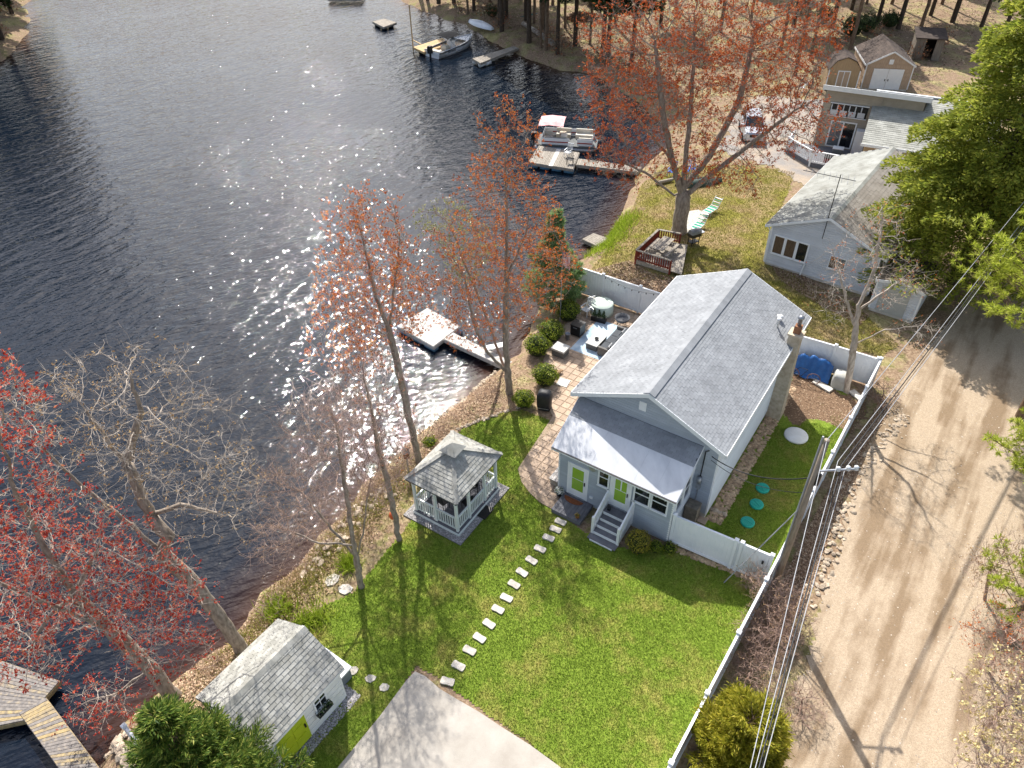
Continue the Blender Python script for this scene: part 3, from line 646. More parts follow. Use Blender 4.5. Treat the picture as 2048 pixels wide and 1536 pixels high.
for x in (0, gw):
    bay((x, 0), (x, gd*.3)); bay((x, gd*.7), (x, gd))
    if x == 0: bay((x, gd*.3), (x, gd*.7))
m_ = bay((gw, gd*.3), (gw, gd*.7))
ov = .24; rx0, rx1, ry0, ry1 = -ov, gw+ov, -ov, gd+ov; ax_, ay_ = gw/2, gd/2; RZ0, RZ1 = EH+.02, 3.45; cu = .3
gr = MB().add([(rx0, ry0, RZ0), (rx1, ry0, RZ0), (rx1, ry1, RZ0), (rx0, ry1, RZ0), (ax_, ay_, RZ1), (rx0, ry0, RZ0-.08), (rx1, ry0, RZ0-.08), (rx1, ry1, RZ0-.08), (rx0, ry1, RZ0-.08)],
              [(0, 1, 4), (1, 2, 4), (2, 3, 4), (3, 0, 4), (0, 5, 6, 1), (1, 6, 7, 2), (2, 7, 8, 3), (3, 8, 5, 0), (5, 8, 7, 6)]).build('roof', M_UNDER, gz_)
jobs = []; EX = .16
for (p, q) in (((rx0, ry0), (rx1, ry0)), ((rx1, ry0), (rx1, ry1)), ((rx1, ry1), (rx0, ry1)), ((rx0, ry1), (rx0, ry0))):
    p, q = Vector((*p, RZ0)), Vector((*q, RZ0)); A_ = (q-p); L = A_.length; A_.normalize(); mid = (p+q)/2; U_ = Vector((ax_, ay_, RZ1))-mid; SLn = U_.length
    jobs.append((p, A_, U_, L, SLn, .24, EX, (lambda a, u, L=L, S_=SLn: a > u/S_*L/2-.02 and a < L-u/S_*L/2+.02)))
shingles(jobs, gr, M_SHIN2, 300, .022)
for (x, y) in ((rx0, ry0), (rx1, ry0), (rx1, ry1), (rx0, ry1)):
    a_ = Vector((x, y, RZ0+.03)); b_ = Vector((ax_, ay_, RZ1+.03)); MB().bar(a_, b_, .18, .035).build('hip_cap', M_SHIN2, gr)
MB().box(ax_-cu, ax_+cu, ay_-cu, ay_+cu, RZ1-.45, RZ1-.02).build('cupola', M_GZ, gz_); c2 = cu+.13
cr_ = MB().add([(ax_-c2, ay_-c2, RZ1-.02), (ax_+c2, ay_-c2, RZ1-.02), (ax_+c2, ay_+c2, RZ1-.02), (ax_-c2, ay_+c2, RZ1-.02), (ax_, ay_, RZ1+.32)], [(0, 1, 4), (1, 2, 4), (2, 3, 4), (3, 0, 4), (3, 2, 1, 0)]).build('cupola_roof', M_SHIN2, gz_)
# dark furniture inside the gazebo
tb_ = thing('round_table', 'small dark round table inside the white gazebo', 'table', gA+ga*.5+gb*.5+Vector((0, 0, .2)))
MB().cyl(0, 0, .7, .74, .5, 20).build('table_top', M_DARK, tb_); MB().cyl(0, 0, 0, .7, .05, 8).build('pedestal', M_DARK, tb_)
for k, a in enumerate((.5, 2.2, 3.9, 5.4)):
    cpos = gA+ga*.5+gb*.5+Vector((.78*math.cos(a), .78*math.sin(a), .2)); t = thing('metal_chair', 'dark metal gazebo chair '+('on the road side of the round table', 'behind the round table', 'on the lake side of the round table', 'in front of the round table')[k], 'chair', cpos, a+math.pi/2, 'gazebo chairs')
    MB().box(-.2, .2, -.2, .2, .42, .46).build('seat', M_DARK, t); MB().box(-.2, .2, -.22, -.19, .46, .9).build('backrest', M_DARK, t)
    for sx in (-.18, .18):
        for sy in (-.18, .18): MB().cyl(sx, sy, 0, .42, .018, 6).build('leg', M_DARK, t)
# gravel pad under the gazebo
M_PEA = M('pea_gravel', S(190,186,184), S(120,116,114), .9, 20, rand=.35)
pp = []
for i in range(3800):
    a, b = RNG.uniform(-.42, gw+.42), RNG.uniform(-.42, gd+.42)
    if not (-.1 < a < gw+.1 and -.1 < b < gd+.1):
        q = gA+ga/gw*a+gb/gd*b; pp.append((q.x, q.y))
tag(stones_mass('gravel_bed', 'grey pea gravel pad around the foot of the gazebo', pp, .06, M_PEA, .062), cat='gravel')
nb_base = MB(Matrix.Translation(gA) @ Matrix.Rotation(gyaw, 4, 'Z')).box(-.45, gw+.45, -.45, gd+.45, -.2, .02).build('gravel_pad', M_PEA); tag(nb_base, 'grey gravel pad base beneath the gazebo', kind='structure')
# ------------------------------------------------------------------ garden shed (lime door)
sh_yaw = math.atan2(.815, .58); sh_o = Vector((-8.12, 10.46, 0)); SL_, SDp = 3.3, 2.75
M_SHEDW = M('shed_white', S(236,236,232), S(224,224,218), .6, 3); M_LIMEP = M('lime_paint', S(186,202,40), S(174,190,34), .5, 3)
shed = thing('garden_shed', 'white garden shed with lime green door and weathered pale shingle roof', 'shed', sh_o, sh_yaw)
MB().box(0, SL_, 0, SDp, -.05, .1).build('sill', M_SHEDW, shed)
ey, rz0, rz1 = -.22, 2.12, 3.12; ym = SDp/2+.05
rzf = lambda y: rz0-.06+(rz1-rz0)*(1-abs(y-ym)/(ym-ey))
siding('front_wall', frame_mat((0, 0, 0), (1, 0, 0)), K(0), K(SL_), .1, rzf(0), M_SHEDW, shed, .3)
siding('back_wall', frame_mat((SL_, SDp, 0), (-1, 0, 0)), K(0), K(SL_), .1, rzf(SDp), M_SHEDW, shed, .3)
gl = lambda z: 0 if z < rzf(0) else (z-rzf(0))/((rz1-rz0)/(ym-ey)); 
siding('gable_wall', frame_mat((SL_, 0, 0), (0, 1, 0)), gl, lambda z: SDp-gl(z), .1, rz1-.1, M_SHEDW, shed, .3)
siding('gable_wall', frame_mat((0, SDp, 0), (0, -1, 0)), gl, lambda z: SDp-gl(z), .1, rz1-.1, M_SHEDW, shed, .3)
MB().box(.04, SL_-.04, .04, SDp-.04, .1, 2.05).build('wall_core', M_SHEDW, shed)
yb_ = 2*ym-ey
sr = MB().prism([(ey, rz0-.1), (ym, rz1-.1), (yb_, rz0-.1), (yb_, rz0), (ym, rz1), (ey, rz0)], -.15, SL_+.15, 'x').build('roof', M_UNDER, shed)
uf = Vector((0, ym-ey, rz1-rz0)); ub = Vector((0, ym-yb_, rz1-rz0))
shingles([((-.15, ey-.01, rz0), (1, 0, 0), uf, SL_+.3, uf.length, .29, .155, None), ((-.15, yb_+.01, rz0), (1, 0, 0), ub, SL_+.3, ub.length, .29, .155, None)], sr, M_SHIN2, 300, .024)
for i in range(12):
    x0 = -.15+i*.3; m = MB(); m.add([(x0, ym-.16, rz1-.06), (x0, ym, rz1+.045), (x0, ym+.16, rz1-.06), (x0+.31, ym-.16, rz1-.05), (x0+.31, ym, rz1+.055), (x0+.31, ym+.16, rz1-.05)], [(0, 3, 4, 1), (1, 4, 5, 2)]); m.build('ridge_cap', M_SHIN2, sr)
bx('fascia', M_SHEDW, sr, -.15, SL_+.15, ey-.03, ey-.005, rz0-.14, rz0-.01)
MS = frame_mat((0, 0, 0), (1, 0, 0))
d = MB(MS).box(.42, 1.62, .03, .07, .12, 1.92).build('door', M_LIMEP, shed)
for x in (.52, 1.06):
    for z0, z1 in ((.25, .7), (.82, 1.3), (1.4, 1.8)):
        q = MB(MS); q.box(x, x+.42, .07, .085, z0, z1); q.build('door_panel', M_LIMEP, d)
MB(MS).box(1.5, 1.55, .07, .12, .95, 1.15).build('handle', M_DARK, d); MB(MS).box(.44, .5, .07, .11, .2, .26).build('hinge', M_DARK, d)
window(MS, 2.1, 2.55, 1.05, 1.75, shed, True, .06, None, 1)
fb = MB(MS).box(2.02, 2.66, .03, .22, .78, .96).build('flower_box', M_DARK, shed)
V, F = leaves_np(np.array(sh_o)*0+np.c_[RNG.uniform(2.04, 2.64, 160), RNG.uniform(-.24, -.04, 160), RNG.uniform(.9, 1.12, 160)], .09, RNG); nb = NB(); nb.add(V, F)
nb.build('trailing_plant', LEAF('box_plant', [(0, S(40,62,30)), (.7, S(84,110,60)), (1, S(196,190,180))]), fb)
for x in (0, SL_): bx('corner_board', M_SHEDW, shed, x-.04, x+.04, -.035, .03, .1, rzf(0))
# deck box at the gable end of the shed
db = thing('storage_box', 'white storage box with pale lid against the gable end of the shed', 'box', sh_o+Vector((.58, .815, 0))*(SL_+.1), sh_yaw)
MB().box(.05, .6, .35, 1.6, 0, .62).build('body', M('grey_plastic', S(120,126,134), S(108,114,122), .5), db); MB().box(.0, .66, .3, 1.65, .62, .7).build('lid', M_WHITE, db)
pp = []
for i in range(1100):
    a, b_ = (RNG.uniform(.3, SL_+.3), RNG.uniform(-.42, -.02)) if RNG.random() < .75 else (RNG.uniform(SL_, SL_+.35), RNG.uniform(-.4, .35))
    q = sh_o+Vector((.58, .815, 0))*a+Vector((-.815, .58, 0))*b_; pp.append((q.x, q.y))
tag(stones_mass('gravel_strip', 'strip of white and grey gravel along the shed front', pp, .07, M_PEA, .02), cat='gravel')
# ------------------------------------------------------------------ fences
M_CAP = M('post_cap', S(246,247,248), S(238,240,242), .4)
def fence(label, posts, h=1.8, gates=(), name='vinyl_fence', extra_post=None, z=0.0):
    t = thing(name, label, 'fence', Vector((posts[0][0], posts[0][1], z)))
    o = t.location
    for p in posts:
        p = Vector((p[0], p[1], z))-o
        m = Matrix.Translation(p) @ Matrix.Rotation(math.atan2(posts[1][1]-posts[0][1], posts[1][0]-posts[0][0]), 4, 'Z')
        po = MB(m).box(-.065, .065, -.065, .065, 0, h+.06).build('post', M_VINYL, t)
        MB(m).add([(-.085, -.085, h+.06), (.085, -.085, h+.06), (.085, .085, h+.06), (-.085, .085, h+.06), (-.085, -.085, h+.09), (.085, -.085, h+.09), (.085, .085, h+.09), (-.085, .085, h+.09), (0, 0, h+.15)],
                  [(0, 1, 5, 4), (1, 2, 6, 5), (2, 3, 7, 6), (3, 0, 4, 7), (4, 5, 8), (5, 6, 8), (6, 7, 8), (7, 4, 8), (3, 2, 1, 0)]).build('cap', M_CAP, po)
    for i in range(len(posts)-1):
        a = Vector((posts[i][0], posts[i][1], z))-o; b_ = Vector((posts[i+1][0], posts[i+1][1], z))-o; dd = b_-a; L = dd.length; m = frame_mat(a, dd)
        MB(m).box(.065, L-.065, -.045, .045, h-.09, h).build('top_rail', M_VINYL, t); MB(m).box(.065, L-.065, -.045, .045, .05, .16).build('bottom_rail', M_VINYL, t)
        pn = MB(m); n = max(3, int((L-.13)/.17)); wv = (L-.13)/n
        for k in range(n):
            x0 = .065+k*wv; x1 = x0+wv; e_ = .012; prof = [(x0, .010), (x0+e_, .02), (x1-e_, .02), (x1, .010), (x1, -.010), (x1-e_, -.02), (x0+e_, -.02), (x0, -.010)]
            vs_ = [(x, y, .16) for x, y in prof]+[(x, y, h-.09) for x, y in prof]; pn.add(vs_, [(j, (j+1) % 8, (j+1) % 8+8, j+8) for j in range(8)])
        po = pn.build('panel', M_VINYL, t)
        if i in gates:
            for xx in (.12, L-.12): MB(m).box(xx-.04, xx+.04, .02, .05, .1, h-.02).build('gate_stile', M_VINYL, t)
            MB(m).box(L-.3, L-.22, .045, .09, 1.15, 1.32).build('gate_latch', M_DARK, t)
            for zz in (.45, 1.4): MB(m).box(.1, .2, -.06, -.045, zz, zz+.12).build('hinge', M_DARK, t)
    return t
F0 = Vector((19.29, 30.04, 0)); FD = Vector((math.cos(-2.195), math.sin(-2.195), 0)); FS = 2.753
fence('long white vinyl fence along the edge of the gravel road', [F0+FD*FS*k for k in range(0, 12)], 1.8)
fence('white vinyl fence behind the blue tarp in the side yard', [Vector((15.3, 32.45, 0)), Vector((17.35, 31.22, 0)), F0+Vector((-.14, .02, 0))], 1.8)
fence('white vinyl gate and fence between the porch corner and the road', [Vector((6.72, 19.86, 0)), Vector((8.95, 18.5, 0)), Vector((9.15, 18.38, 0)), Vector((10.18, 17.75, 0))], 1.78, gates=(2,))
fence('white vinyl fence at the far end of the patio', [HL(x, 13.23) for x in (-7.6, -5.27, -2.77, -.27, 1.9)], 1.85)
fence('short white fence running out of the picture beside the spruce', [Vector((-12.9, 11.35, 0)), Vector((-11.0, 9.95, 0)), Vector((-9.1, 8.55, 0))], 1.8)
# ------------------------------------------------------------------ utility pole, wires
M_POLE = M('pole_wood', S(166,152,134), S(128,114,98), .9, 7, stretch=(3, 3, .3), bump=.4)
M_WIRE = M('wire_grey', S(172,174,178), S(146,148,152), .45, 3); M_WIREB = M('wire_black', S(40,42,46), S(30,32,36), .5, 3)
pb = Vector((10.5, 17.4, 0)); ptop_ = W(1654, 880, 8.4)
up = thing('utility_pole', 'weathered wooden utility pole standing behind the roadside fence', 'utility pole', pb)
pd_ = ptop_-pb
MB().tube([(0, 0, -.2), pd_*.5, pd_], [.135, .12, .10], 14).build('pole', M_POLE, up, True)
MB().tube([Vector((-.13, .05, .2)), pd_*.5+Vector((-.14, .05, 0)), pd_*1.01+Vector((-.12, .08, 0))], .035, 8).build('conduit', M_WIRE, up)
arm0 = pd_*(6.9/8.4); arm1 = W(1712, 938, 7.0)-pb; MB().tube([arm0, arm1], .045, 8).build('bracket_arm', M_METAL, up)
for k, tt in enumerate((.55, .8, 1.0)):
    q = arm0.lerp(arm1, tt); MB().lathe([(.03, -.05), (.09, .0), (.06, .06), (.09, .1), (.03, .16)], 10, q).build('insulator', M_WHITE, up, True)
MB().tube([arm0+Vector((.12, -.05, -.6)), arm0+Vector((.12, -.05, -.1))], .11, 10).build('splice_case', M_BLACK, up)
def wire(label, pts, r, m, n=14, sag=.25):
    mb = MB(); path = []
    for i in range(len(pts)-1):
        a, b_ = pts[i], pts[i+1]
        for k in range(n+(i == len(pts)-2)):
            t = k/n; q = a.lerp(b_, t); q = q-Vector((0, 0, sag*4*t*(1-t))); path.append(q)
    return tag(mb.tube(path, r, 5).build('power_line', m, None, True), label, 'wire')
ext = lambda a, b_, k: a+(b_-a)*k
def wl3(pn, pm, ps, zn, zm, zs): return [ext(W(*pm, zm), W(*pn, zn), 1.7), W(*pm, zm), ext(W(*pm, zm), W(*ps, zs), 1.3)]
wire('pale upper wire from the pole top towards the upper right', [ext(ptop_, W(2048, 400, 8.4), 1.7), ptop_, ext(ptop_, W(1502, 1536, 7.6), 1.25)], .013, M_WIRE)
wire('pale wire nearest the fence in the roadside bundle', wl3((2048,436), (1676,922), (1512,1536), 7.2, 7.0, 7.0), .013, M_WIRE)
wire('black twisted cable in the middle of the roadside bundle', wl3((2048,443), (1683,930), (1519,1536), 7.1, 6.9, 6.9), .022, M_WIREB)
wire('bright outer wire of the roadside bundle', wl3((2048,452), (1690,938), (1528,1536), 7.0, 6.8, 6.8), .014, M_WIRE)
wire('thin black wire between the roadside cables', wl3((2048,448), (1687,934), (1524,1536), 6.9, 6.7, 6.7), .011, M_WIREB)
wire('service drop cable from the house corner to the utility pole', [HL(6.6, .1, 4.0), pb+pd_*(6.6/8.4)], .022, M_WIREB, 18, .55)
wire('thin telephone wire from the house corner to the pole', [HL(6.6, .1, 3.8), pb+pd_*(5.8/8.4)], .012, M_WIREB, 18, .5)
# guy brace of the pole on the lawn
g_ = MB().tube([W(1448,1165,0.0), pb+pd_*(5.2/8.4)], .022, 6).build('guy_wire', M_WIRE); tag(g_, 'pale guy wire slanting from the pole down to the lawn', 'wire')
# ------------------------------------------------------------------ grey neighbouring house
M_GREYS = M('light_grey_siding', S(206,210,214), S(196,200,205), .65, 2, rand=.05); M_OLDR = M('old_grey_roof', S(158,160,155), S(128,128,121), .95, 1.2, rand=.035, detail=6); M_TANR = M('tan_roof', S(148,142,134), S(128,121,112), .95, 1.5, rand=.04)
def gable_house(name, label, cat, o, yaw, wdt, lng, ez, rz, ov, wallm, roofm, tab=(.7, .24), roofm2=None, course=.2, base=.15, underm=None):
    """origin = front-left eave corner on the ground; x across the gable, y back"""
    t = thing(name, label, cat, o, yaw); xm = wdt/2
    ru = lambda x: ez-.14+(rz-ez)*(1-abs(x-xm)/xm)
    x0, x1, y0, y1 = ov, wdt-ov, ov*.6, lng-ov*.6; ww_ = x1-x0
    g0 = lambda z: 0 if z < ru(x0) else (z-ru(x0))/((rz-ez)/xm)
    MB().box(x0+.02, x1-.02, y0+.02, y1-.02, -.1, base).build('foundation', M_FOUND, t)
    siding('front_wall', frame_mat((x0, y0, 0), (1, 0, 0)), g0, lambda z: ww_-g0(z), base, rz-.16, wallm, t, course)
    siding('back_wall', frame_mat((x1, y1, 0), (-1, 0, 0)), g0, lambda z: ww_-g0(z), base, rz-.16, wallm, t, course)
    siding('side_wall', frame_mat((x1, y0, 0), (0, 1, 0)), K(0), K(y1-y0), base, ru(x1), wallm, t, course)
    siding('side_wall', frame_mat((x0, y1, 0), (0, -1, 0)), K(0), K(y1-y0), base, ru(x0), wallm, t, course)
    MB().box(x0+.05, x1-.05, y0+.05, y1-.05, base, ez-.25).build('wall_core', wallm, t)
    r = MB().prism([(0, ez-.12), (xm, rz-.12), (wdt, ez-.12), (wdt, ez), (xm, rz), (0, ez)], 0, lng, 'y').build('roof', underm or M_UNDER, t)
    sl_ = math.hypot(xm, rz-ez)
    shingles([((0, 0, ez), (0, 1, 0), (xm, 0, rz-ez), lng, sl_, tab[0], tab[1], None)], r, roofm, 0, .016); shingles([((wdt, 0, ez), (0, 1, 0), (-xm, 0, rz-ez), lng, sl_, tab[0], tab[1], None)], r, roofm2 or roofm, 0, .016)
    MB().add([(xm-.2, 0, rz-.06), (xm, 0, rz+.035), (xm+.2, 0, rz-.06), (xm-.2, lng, rz-.06), (xm, lng, rz+.035), (xm+.2, lng, rz-.06)], [(0, 1, 4, 3), (1, 2, 5, 4), (2, 1, 0)]).build('ridge_cap', roofm, r)
    for x in (-.03, wdt+.002): bx('fascia', M_WHITE, r, x, x+.028, 0, lng, ez-.17, ez+.005)
    for xa in (0, wdt):
        MB().add([(xa, -.03, ez-.17), (xm, -.03, rz-.17), (xm, -.03, rz), (xa, -.03, ez), (xa, -.002, ez-.17), (xm, -.002, rz-.17), (xm, -.002, rz), (xa, -.002, ez)], [(0, 1, 2, 3), (7, 6, 5, 4), (0, 4, 5, 1), (2, 6, 7, 3), (3, 7, 4, 0)]).build('rake_board', M_WHITE, r)
    for (x, y) in ((x0, y0), (x1, y0)): bx('corner_board', M_WHITE, t, x-.05, x+.05, y-.05, y+.05, base, ru(x0))
    return t
nh = gable_house('neighbouring_house', 'light grey clapboard cottage with weathered pale roof and rooftop antenna', 'house', Vector((16.5, 42.75, 0)), -.655, 7.55, 13.2, 2.85, 4.45, .4, M_GREYS, M_OLDR, (.7, .24), M_TANR, .16)
MN = frame_mat((.4, .24, 0), (1, 0, 0))
CURT = M('brown_curtain', S(120,100,80), S(66,54,44), .3, 14, stretch=(6, 6, .3))
for x in (.35, 1.12, 1.89): window(MN, x, x+.6, 1.0, 2.2, nh, False, .09, CURT if x < 1.5 else M_GLASS)
window(MN, 4.0, 4.42, 1.15, 1.95, nh, False, .06, CURT); window(MN, 4.5, 4.92, 1.15, 1.95, nh, False, .06, M_GLASSL)
MB().tube([(.05, .3, 2.75), (.3, .2, 2.45), (2.75, .18, 2.2), (2.75, .17, .3)][0:2]+[(.36, .2, .2)], .04, 6).build('downspout', M_WHITE, nh)
MB().tube([(3.0, .12, .95), (2.9, .08, .1)], .05, 6).build('drain_pipe', M_WHITE, nh)
an = thing('television_antenna', 'tall rooftop television antenna at the gable of the grey cottage', 'antenna', Vector(nh.location)+Vector((math.cos(-.655), math.sin(-.655), 0))*3.62)
MB().tube([(0, -.0, 3.0), (0, 0, 7.2)], .025, 6).build('mast', M_DARK, an); bd = Vector((-.8, .35, .05)).normalized()
MB().tube([Vector((0, 0, 7.0))+bd*-.9, Vector((0, 0, 7.0))+bd*2.1], .02, 5).build('boom', M_DARK, an)
for k in range(9):
    c_ = Vector((0, 0, 7.0))+bd*(-.8+k*.34); e_ = Vector((.35, .8, 0)).normalized()*(.75-.05*k); MB().tube([c_-e_, c_+e_], .011, 4).build('element', M_WIRE, an)
ann = gable_house('garden_shed', 'small grey clapboard shed with leaf-strewn flat roof beside the grey cottage', 'shed', Vector((21.7, 37.2, 0)), -.655, 2.75, 3.6, 2.15, 2.4, .12, M_GREYS, M('leafy_roof', S(110,98,84), S(70,64,58), .95, 3), (.7, .3), None, .16)
MB(frame_mat((.12, .07, 0), (1, 0, 0))).box(.35, 1.95, .02, .06, .15, 1.85).build('door', M('grey_door', S(176,176,170), S(166,166,160), .7), ann)
# ------------------------------------------------------------------ beige house behind
M_BEI = M('beige_siding', S(176,166,150), S(164,154,138), .7, 2, rand=.06); M_OLDW = M('pale_weathered_roof', S(176,176,168), S(146,146,138), .95, 1.5, rand=.1, detail=6)
by_ = -.45; bo = Vector((26.2, 61.5, 0))
bh = thing('neighbouring_house', 'beige two-storey house with glass sliding door above a white railed deck', 'house', bo, by_)
siding('front_wall', frame_mat((0, 0, 0), (1, 0, 0)), K(0), K(4.4), .1, 5.2, M_BEI, bh, .2); siding('side_wall', frame_mat((0, 6.3, 0), (0, -1, 0)), lambda z: 0 if z < 3 else (z-3)/2.15*6.25, K(6.3), .1, 5.1, M_BEI, bh, .2)
siding('side_wall', frame_mat((7.5, 0, 0), (0, 1, 0)), K(0), lambda z: 6.3 if z < 3 else 6.3-(z-3)/2.15*6.25, .1, 5.1, M_BEI, bh, .2)
MB().add([(.05, .05, 0), (7.45, .05, 0), (7.45, 6.3, 0), (.05, 6.3, 0), (.05, .05, 5.15), (7.45, .05, 5.15), (7.45, 6.3, 2.95), (.05, 6.3, 2.95)], [(0, 1, 5, 4), (1, 2, 6, 5), (2, 3, 7, 6), (3, 0, 4, 7), (4, 5, 6, 7)]).build('wall_core', M_BEI, bh)
rf = MB().add([(-.3, -.35, 5.2), (7.8, -.35, 5.2), (7.8, 6.6, 2.86), (-.3, 6.6, 2.86), (-.3, -.35, 5.36), (7.8, -.35, 5.36), (7.8, 6.6, 3.02), (-.3, 6.6, 3.02)], [(3, 2, 1, 0), (4, 5, 6, 7), (0, 1, 5, 4), (1, 2, 6, 5), (2, 3, 7, 6), (3, 0, 4, 7)]).build('roof', M('flat_roof', S(140,137,131), S(120,117,111), .95, 2), bh); bx('fascia', M_WHITE, rf, -.33, 7.83, -.4, -.352, 5.05, 5.42)
mw2 = frame_mat((0, 0, 0), (1, 0, 0))
sd_ = MB(mw2).box(.95, 3.0, .01, .06, .42, 2.62).build('sliding_door', M_WHITE, bh)
MB(mw2).box(1.06, 1.92, .06, .07, .52, 2.52).build('pane', M_GLASSL, sd_); MB(mw2).box(2.04, 2.9, .06, .07, .52, 2.52).build('pane', M_GLASS, sd_)
aw = MB(mw2).box(.6, 3.5, .02, .1, 3.0, 4.0).build('slatted_screen', M_DARK, bh)
for k in range(18): MB(mw2).box(.66+k*.155, .74+k*.155, .1, .13, 3.45 if k % 2 else 3.3, 3.95).build('slat', M_DARK if k % 3 else M_GREYS, aw)
for k in range(4): MB(mw2).box(.7+k*.7, 1.25+k*.7, .1, .14, 3.08, 3.5).build('screen_panel', M_GREYS, aw)
for z in (2.98, 4.0): MB(mw2).box(.55, 3.55, .02, .16, z, z+.06).build('screen_rail', M_WHITE, aw)
MB(mw2).box(3.1, 3.95, .05, .8, .4, 2.25).build('white_cabinet', M_WHITE, bh)
wg = MB().box(4.0, 12.5, -4.2, -.02, 0, 2.75).build('wing_wall', M('tan_wall', S(178,152,118), S(164,138,106), .8, 2), bh)
wr_ = MB().add([(3.7, -4.6, 2.75), (13, -4.6, 2.75), (13, 1.8, 4.75), (3.7, 1.8, 4.75), (3.7, -4.6, 2.6), (13, -4.6, 2.6), (13, 1.8, 4.6), (3.7, 1.8, 4.6)], [(0, 1, 2, 3), (7, 6, 5, 4), (4, 5, 1, 0), (5, 6, 2, 1), (6, 7, 3, 2), (7, 4, 0, 3)]).build('wing_roof', M_UNDER, bh)
uw = Vector((0, 6.4, 2.0)); shingles([((3.7, -4.6, 2.75), (1, 0, 0), uw, 9.3, uw.length, .5, .24, None)], wr_, M_OLDW, 0, .022)
MB().box(3.7, 13, 1.8, 2.0, 4.55, 4.85).build('ridge_trim', M_WHITE, wr_); MB().box(3.66, 13, -4.66, -4.602, 2.55, 2.77).build('fascia', M_WHITE, wr_)
dk = thing('deck', 'raised dark deck with white railing in front of the beige house', 'deck', bo, by_)
DP = [(-1.7, -.05), (-1.9, -1.8), (.3, -3.9), (3.5, -4.1), (3.5, -.05)]
MB().prism(DP, .2, .34).build('deck_floor', M_GREYDECK, dk)
for i in range(3):
    a = Vector((*DP[i], 0)); b_ = Vector((*DP[i+1], 0)); dd = (b_-a); L = dd.length; dd.normalize(); z = Vector((0, 0, 1))
    MB().bar(a+z*1.3, b_+z*1.3, .14, .06).build('top_rail', M_WHITE, dk); MB().bar(a+z*.46, b_+z*.46, .05, .06).build('bottom_rail', M_WHITE, dk)
    for k in range(int(L/.17)): c_ = a+dd*(k+.5)*.17; MB().box(c_.x-.02, c_.x+.02, c_.y-.02, c_.y+.02, .48, 1.27).build('baluster', M_WHITE, dk)
    MB().box(a.x-.07, a.x+.07, a.y-.07, a.y+.07, 0, 1.38).build('post', M_WHITE, dk)
    if i: MB().bar(a+z*.1, b_+z*.1, .03, .22).build('lattice', M_GREYDECK, dk)
dv = thing('plastic_tote', 'clear plastic tote with white lid on the railed deck', 'tote', bo+Matrix.Rotation(by_, 3, 'Z')@Vector((2.1, -1.3, .34)), by_); MB().box(-.4, .4, -.3, .3, 0, .5).build('tub', M_GLASSL, dv); MB().box(-.43, .43, -.33, .33, .5, .56).build('lid', M_WHITE, dv)
rv_ = thing('storage_bin', 'dark red bin on the railed deck near the cottage roof', 'bin', bo+Matrix.Rotation(by_, 3, 'Z')@Vector((2.2, -3.3, .34)), by_); MB().box(-.9, .9, -.3, .3, 0, .4).build('tub', M('dark_red', S(120,30,26), S(96,24,22), .5), rv_); MB().box(-.92, .92, -.32, .32, .4, .46).build('lid', M_BLACK, rv_)
# ------------------------------------------------------------------ sheds at the wood's edge
M_TANB = M('tan_board_siding', S(190,168,144), S(164,140,118), .8, 5, stretch=(4, 4, .3)); M_BRNR = M('brown_shingle', S(92,80,72), S(64,56,52), .95, 2, rand=.12)
barn = gable_house('garden_shed', 'tan board shed with white double doors and dark brown roof', 'shed', Vector((35.6, 76.0, 0)), -.18, 4.7, 6.0, 2.45, 3.75, .15, M_TANB, M_BRNR, (.6, .26), None, .4)
mbn = frame_mat((.15, .09, 0), (1, 0, 0))
for x in (.75, 2.2): d = MB(mbn).box(x, x+1.42, .02, .07, .1, 2.05).build('door', M_WHITE, barn); MB(mbn).box(x+(1.25 if x < 1 else .1), x+(1.32 if x < 1 else .17), .07, .1, .9, 1.1).build('handle', M_DARK, d)
MB(mbn).box(1.98, 2.38, .02, .06, 2.5, 2.95).build('gable_vent', M_WHITE, barn)
b2o = W(1648, 180, 0); small = thing('garden_shed', 'small tan gambrel shed with white trim behind the beige house', 'shed', b2o, -.2)
gpr = [(0, 0), (3.0, 0), (3.0, 2.0), (2.4, 2.8), (1.5, 3.15), (.6, 2.8), (0, 2.0)]
MB().prism(gpr, 0, 2.6, 'y').build('wall', M('ochre_board', S(180,156,122), S(158,134,104), .8, 5, stretch=(4, 4, .3)), small)
srf = MB()
for (a, b_) in ((1, 2), (2, 3), (3, 4), (4, 5), (5, 6)): 
    pass
for (a, b_) in (((3.08, 1.95), (2.44, 2.84)), ((2.44, 2.84), (1.5, 3.21)), ((1.5, 3.21), (.56, 2.84)), ((.56, 2.84), (-.08, 1.95))):
    srf.add([(a[0], -.1, a[1]), (b_[0], -.1, b_[1]), (b_[0], 2.7, b_[1]), (a[0], 2.7, a[1]), (a[0], -.1, a[1]+.06), (b_[0], -.1, b_[1]+.06), (b_[0], 2.7, b_[1]+.06), (a[0], 2.7, a[1]+.06)], [(4, 7, 6, 5), (0, 1, 5, 4), (1, 2, 6, 5), (3, 0, 4, 7), (2, 3, 7, 6)])
srf.build('roof', M_BRNR, small)
mss = frame_mat((0, 0, 0), (1, 0, 0)); d = MB(mss).box(.9, 2.1, .01, .05, .1, 1.95).build('door', M_WHITE, small); MB(mss).box(1.0, 1.46, .05, .07, .2, 1.85).build('door_panel', M_TANB, d); MB(mss).box(1.54, 2.0, .05, .07, .2, 1.85).build('door_panel', M_TANB, d)
for x in (0, 2.9): MB(mss).box(x, x+.1, .01, .04, 0, 2.0).build('corner_board', M_WHITE, small)
shk = thing('lean_to_shed', 'old weathered shack with open dark doorway behind the tan shed', 'shed', W(1822, 118, 0), -.3)
M_OLDB = M('weathered_board', S(150,140,126), S(110,100,88), .9, 5, stretch=(4, 4, .3))
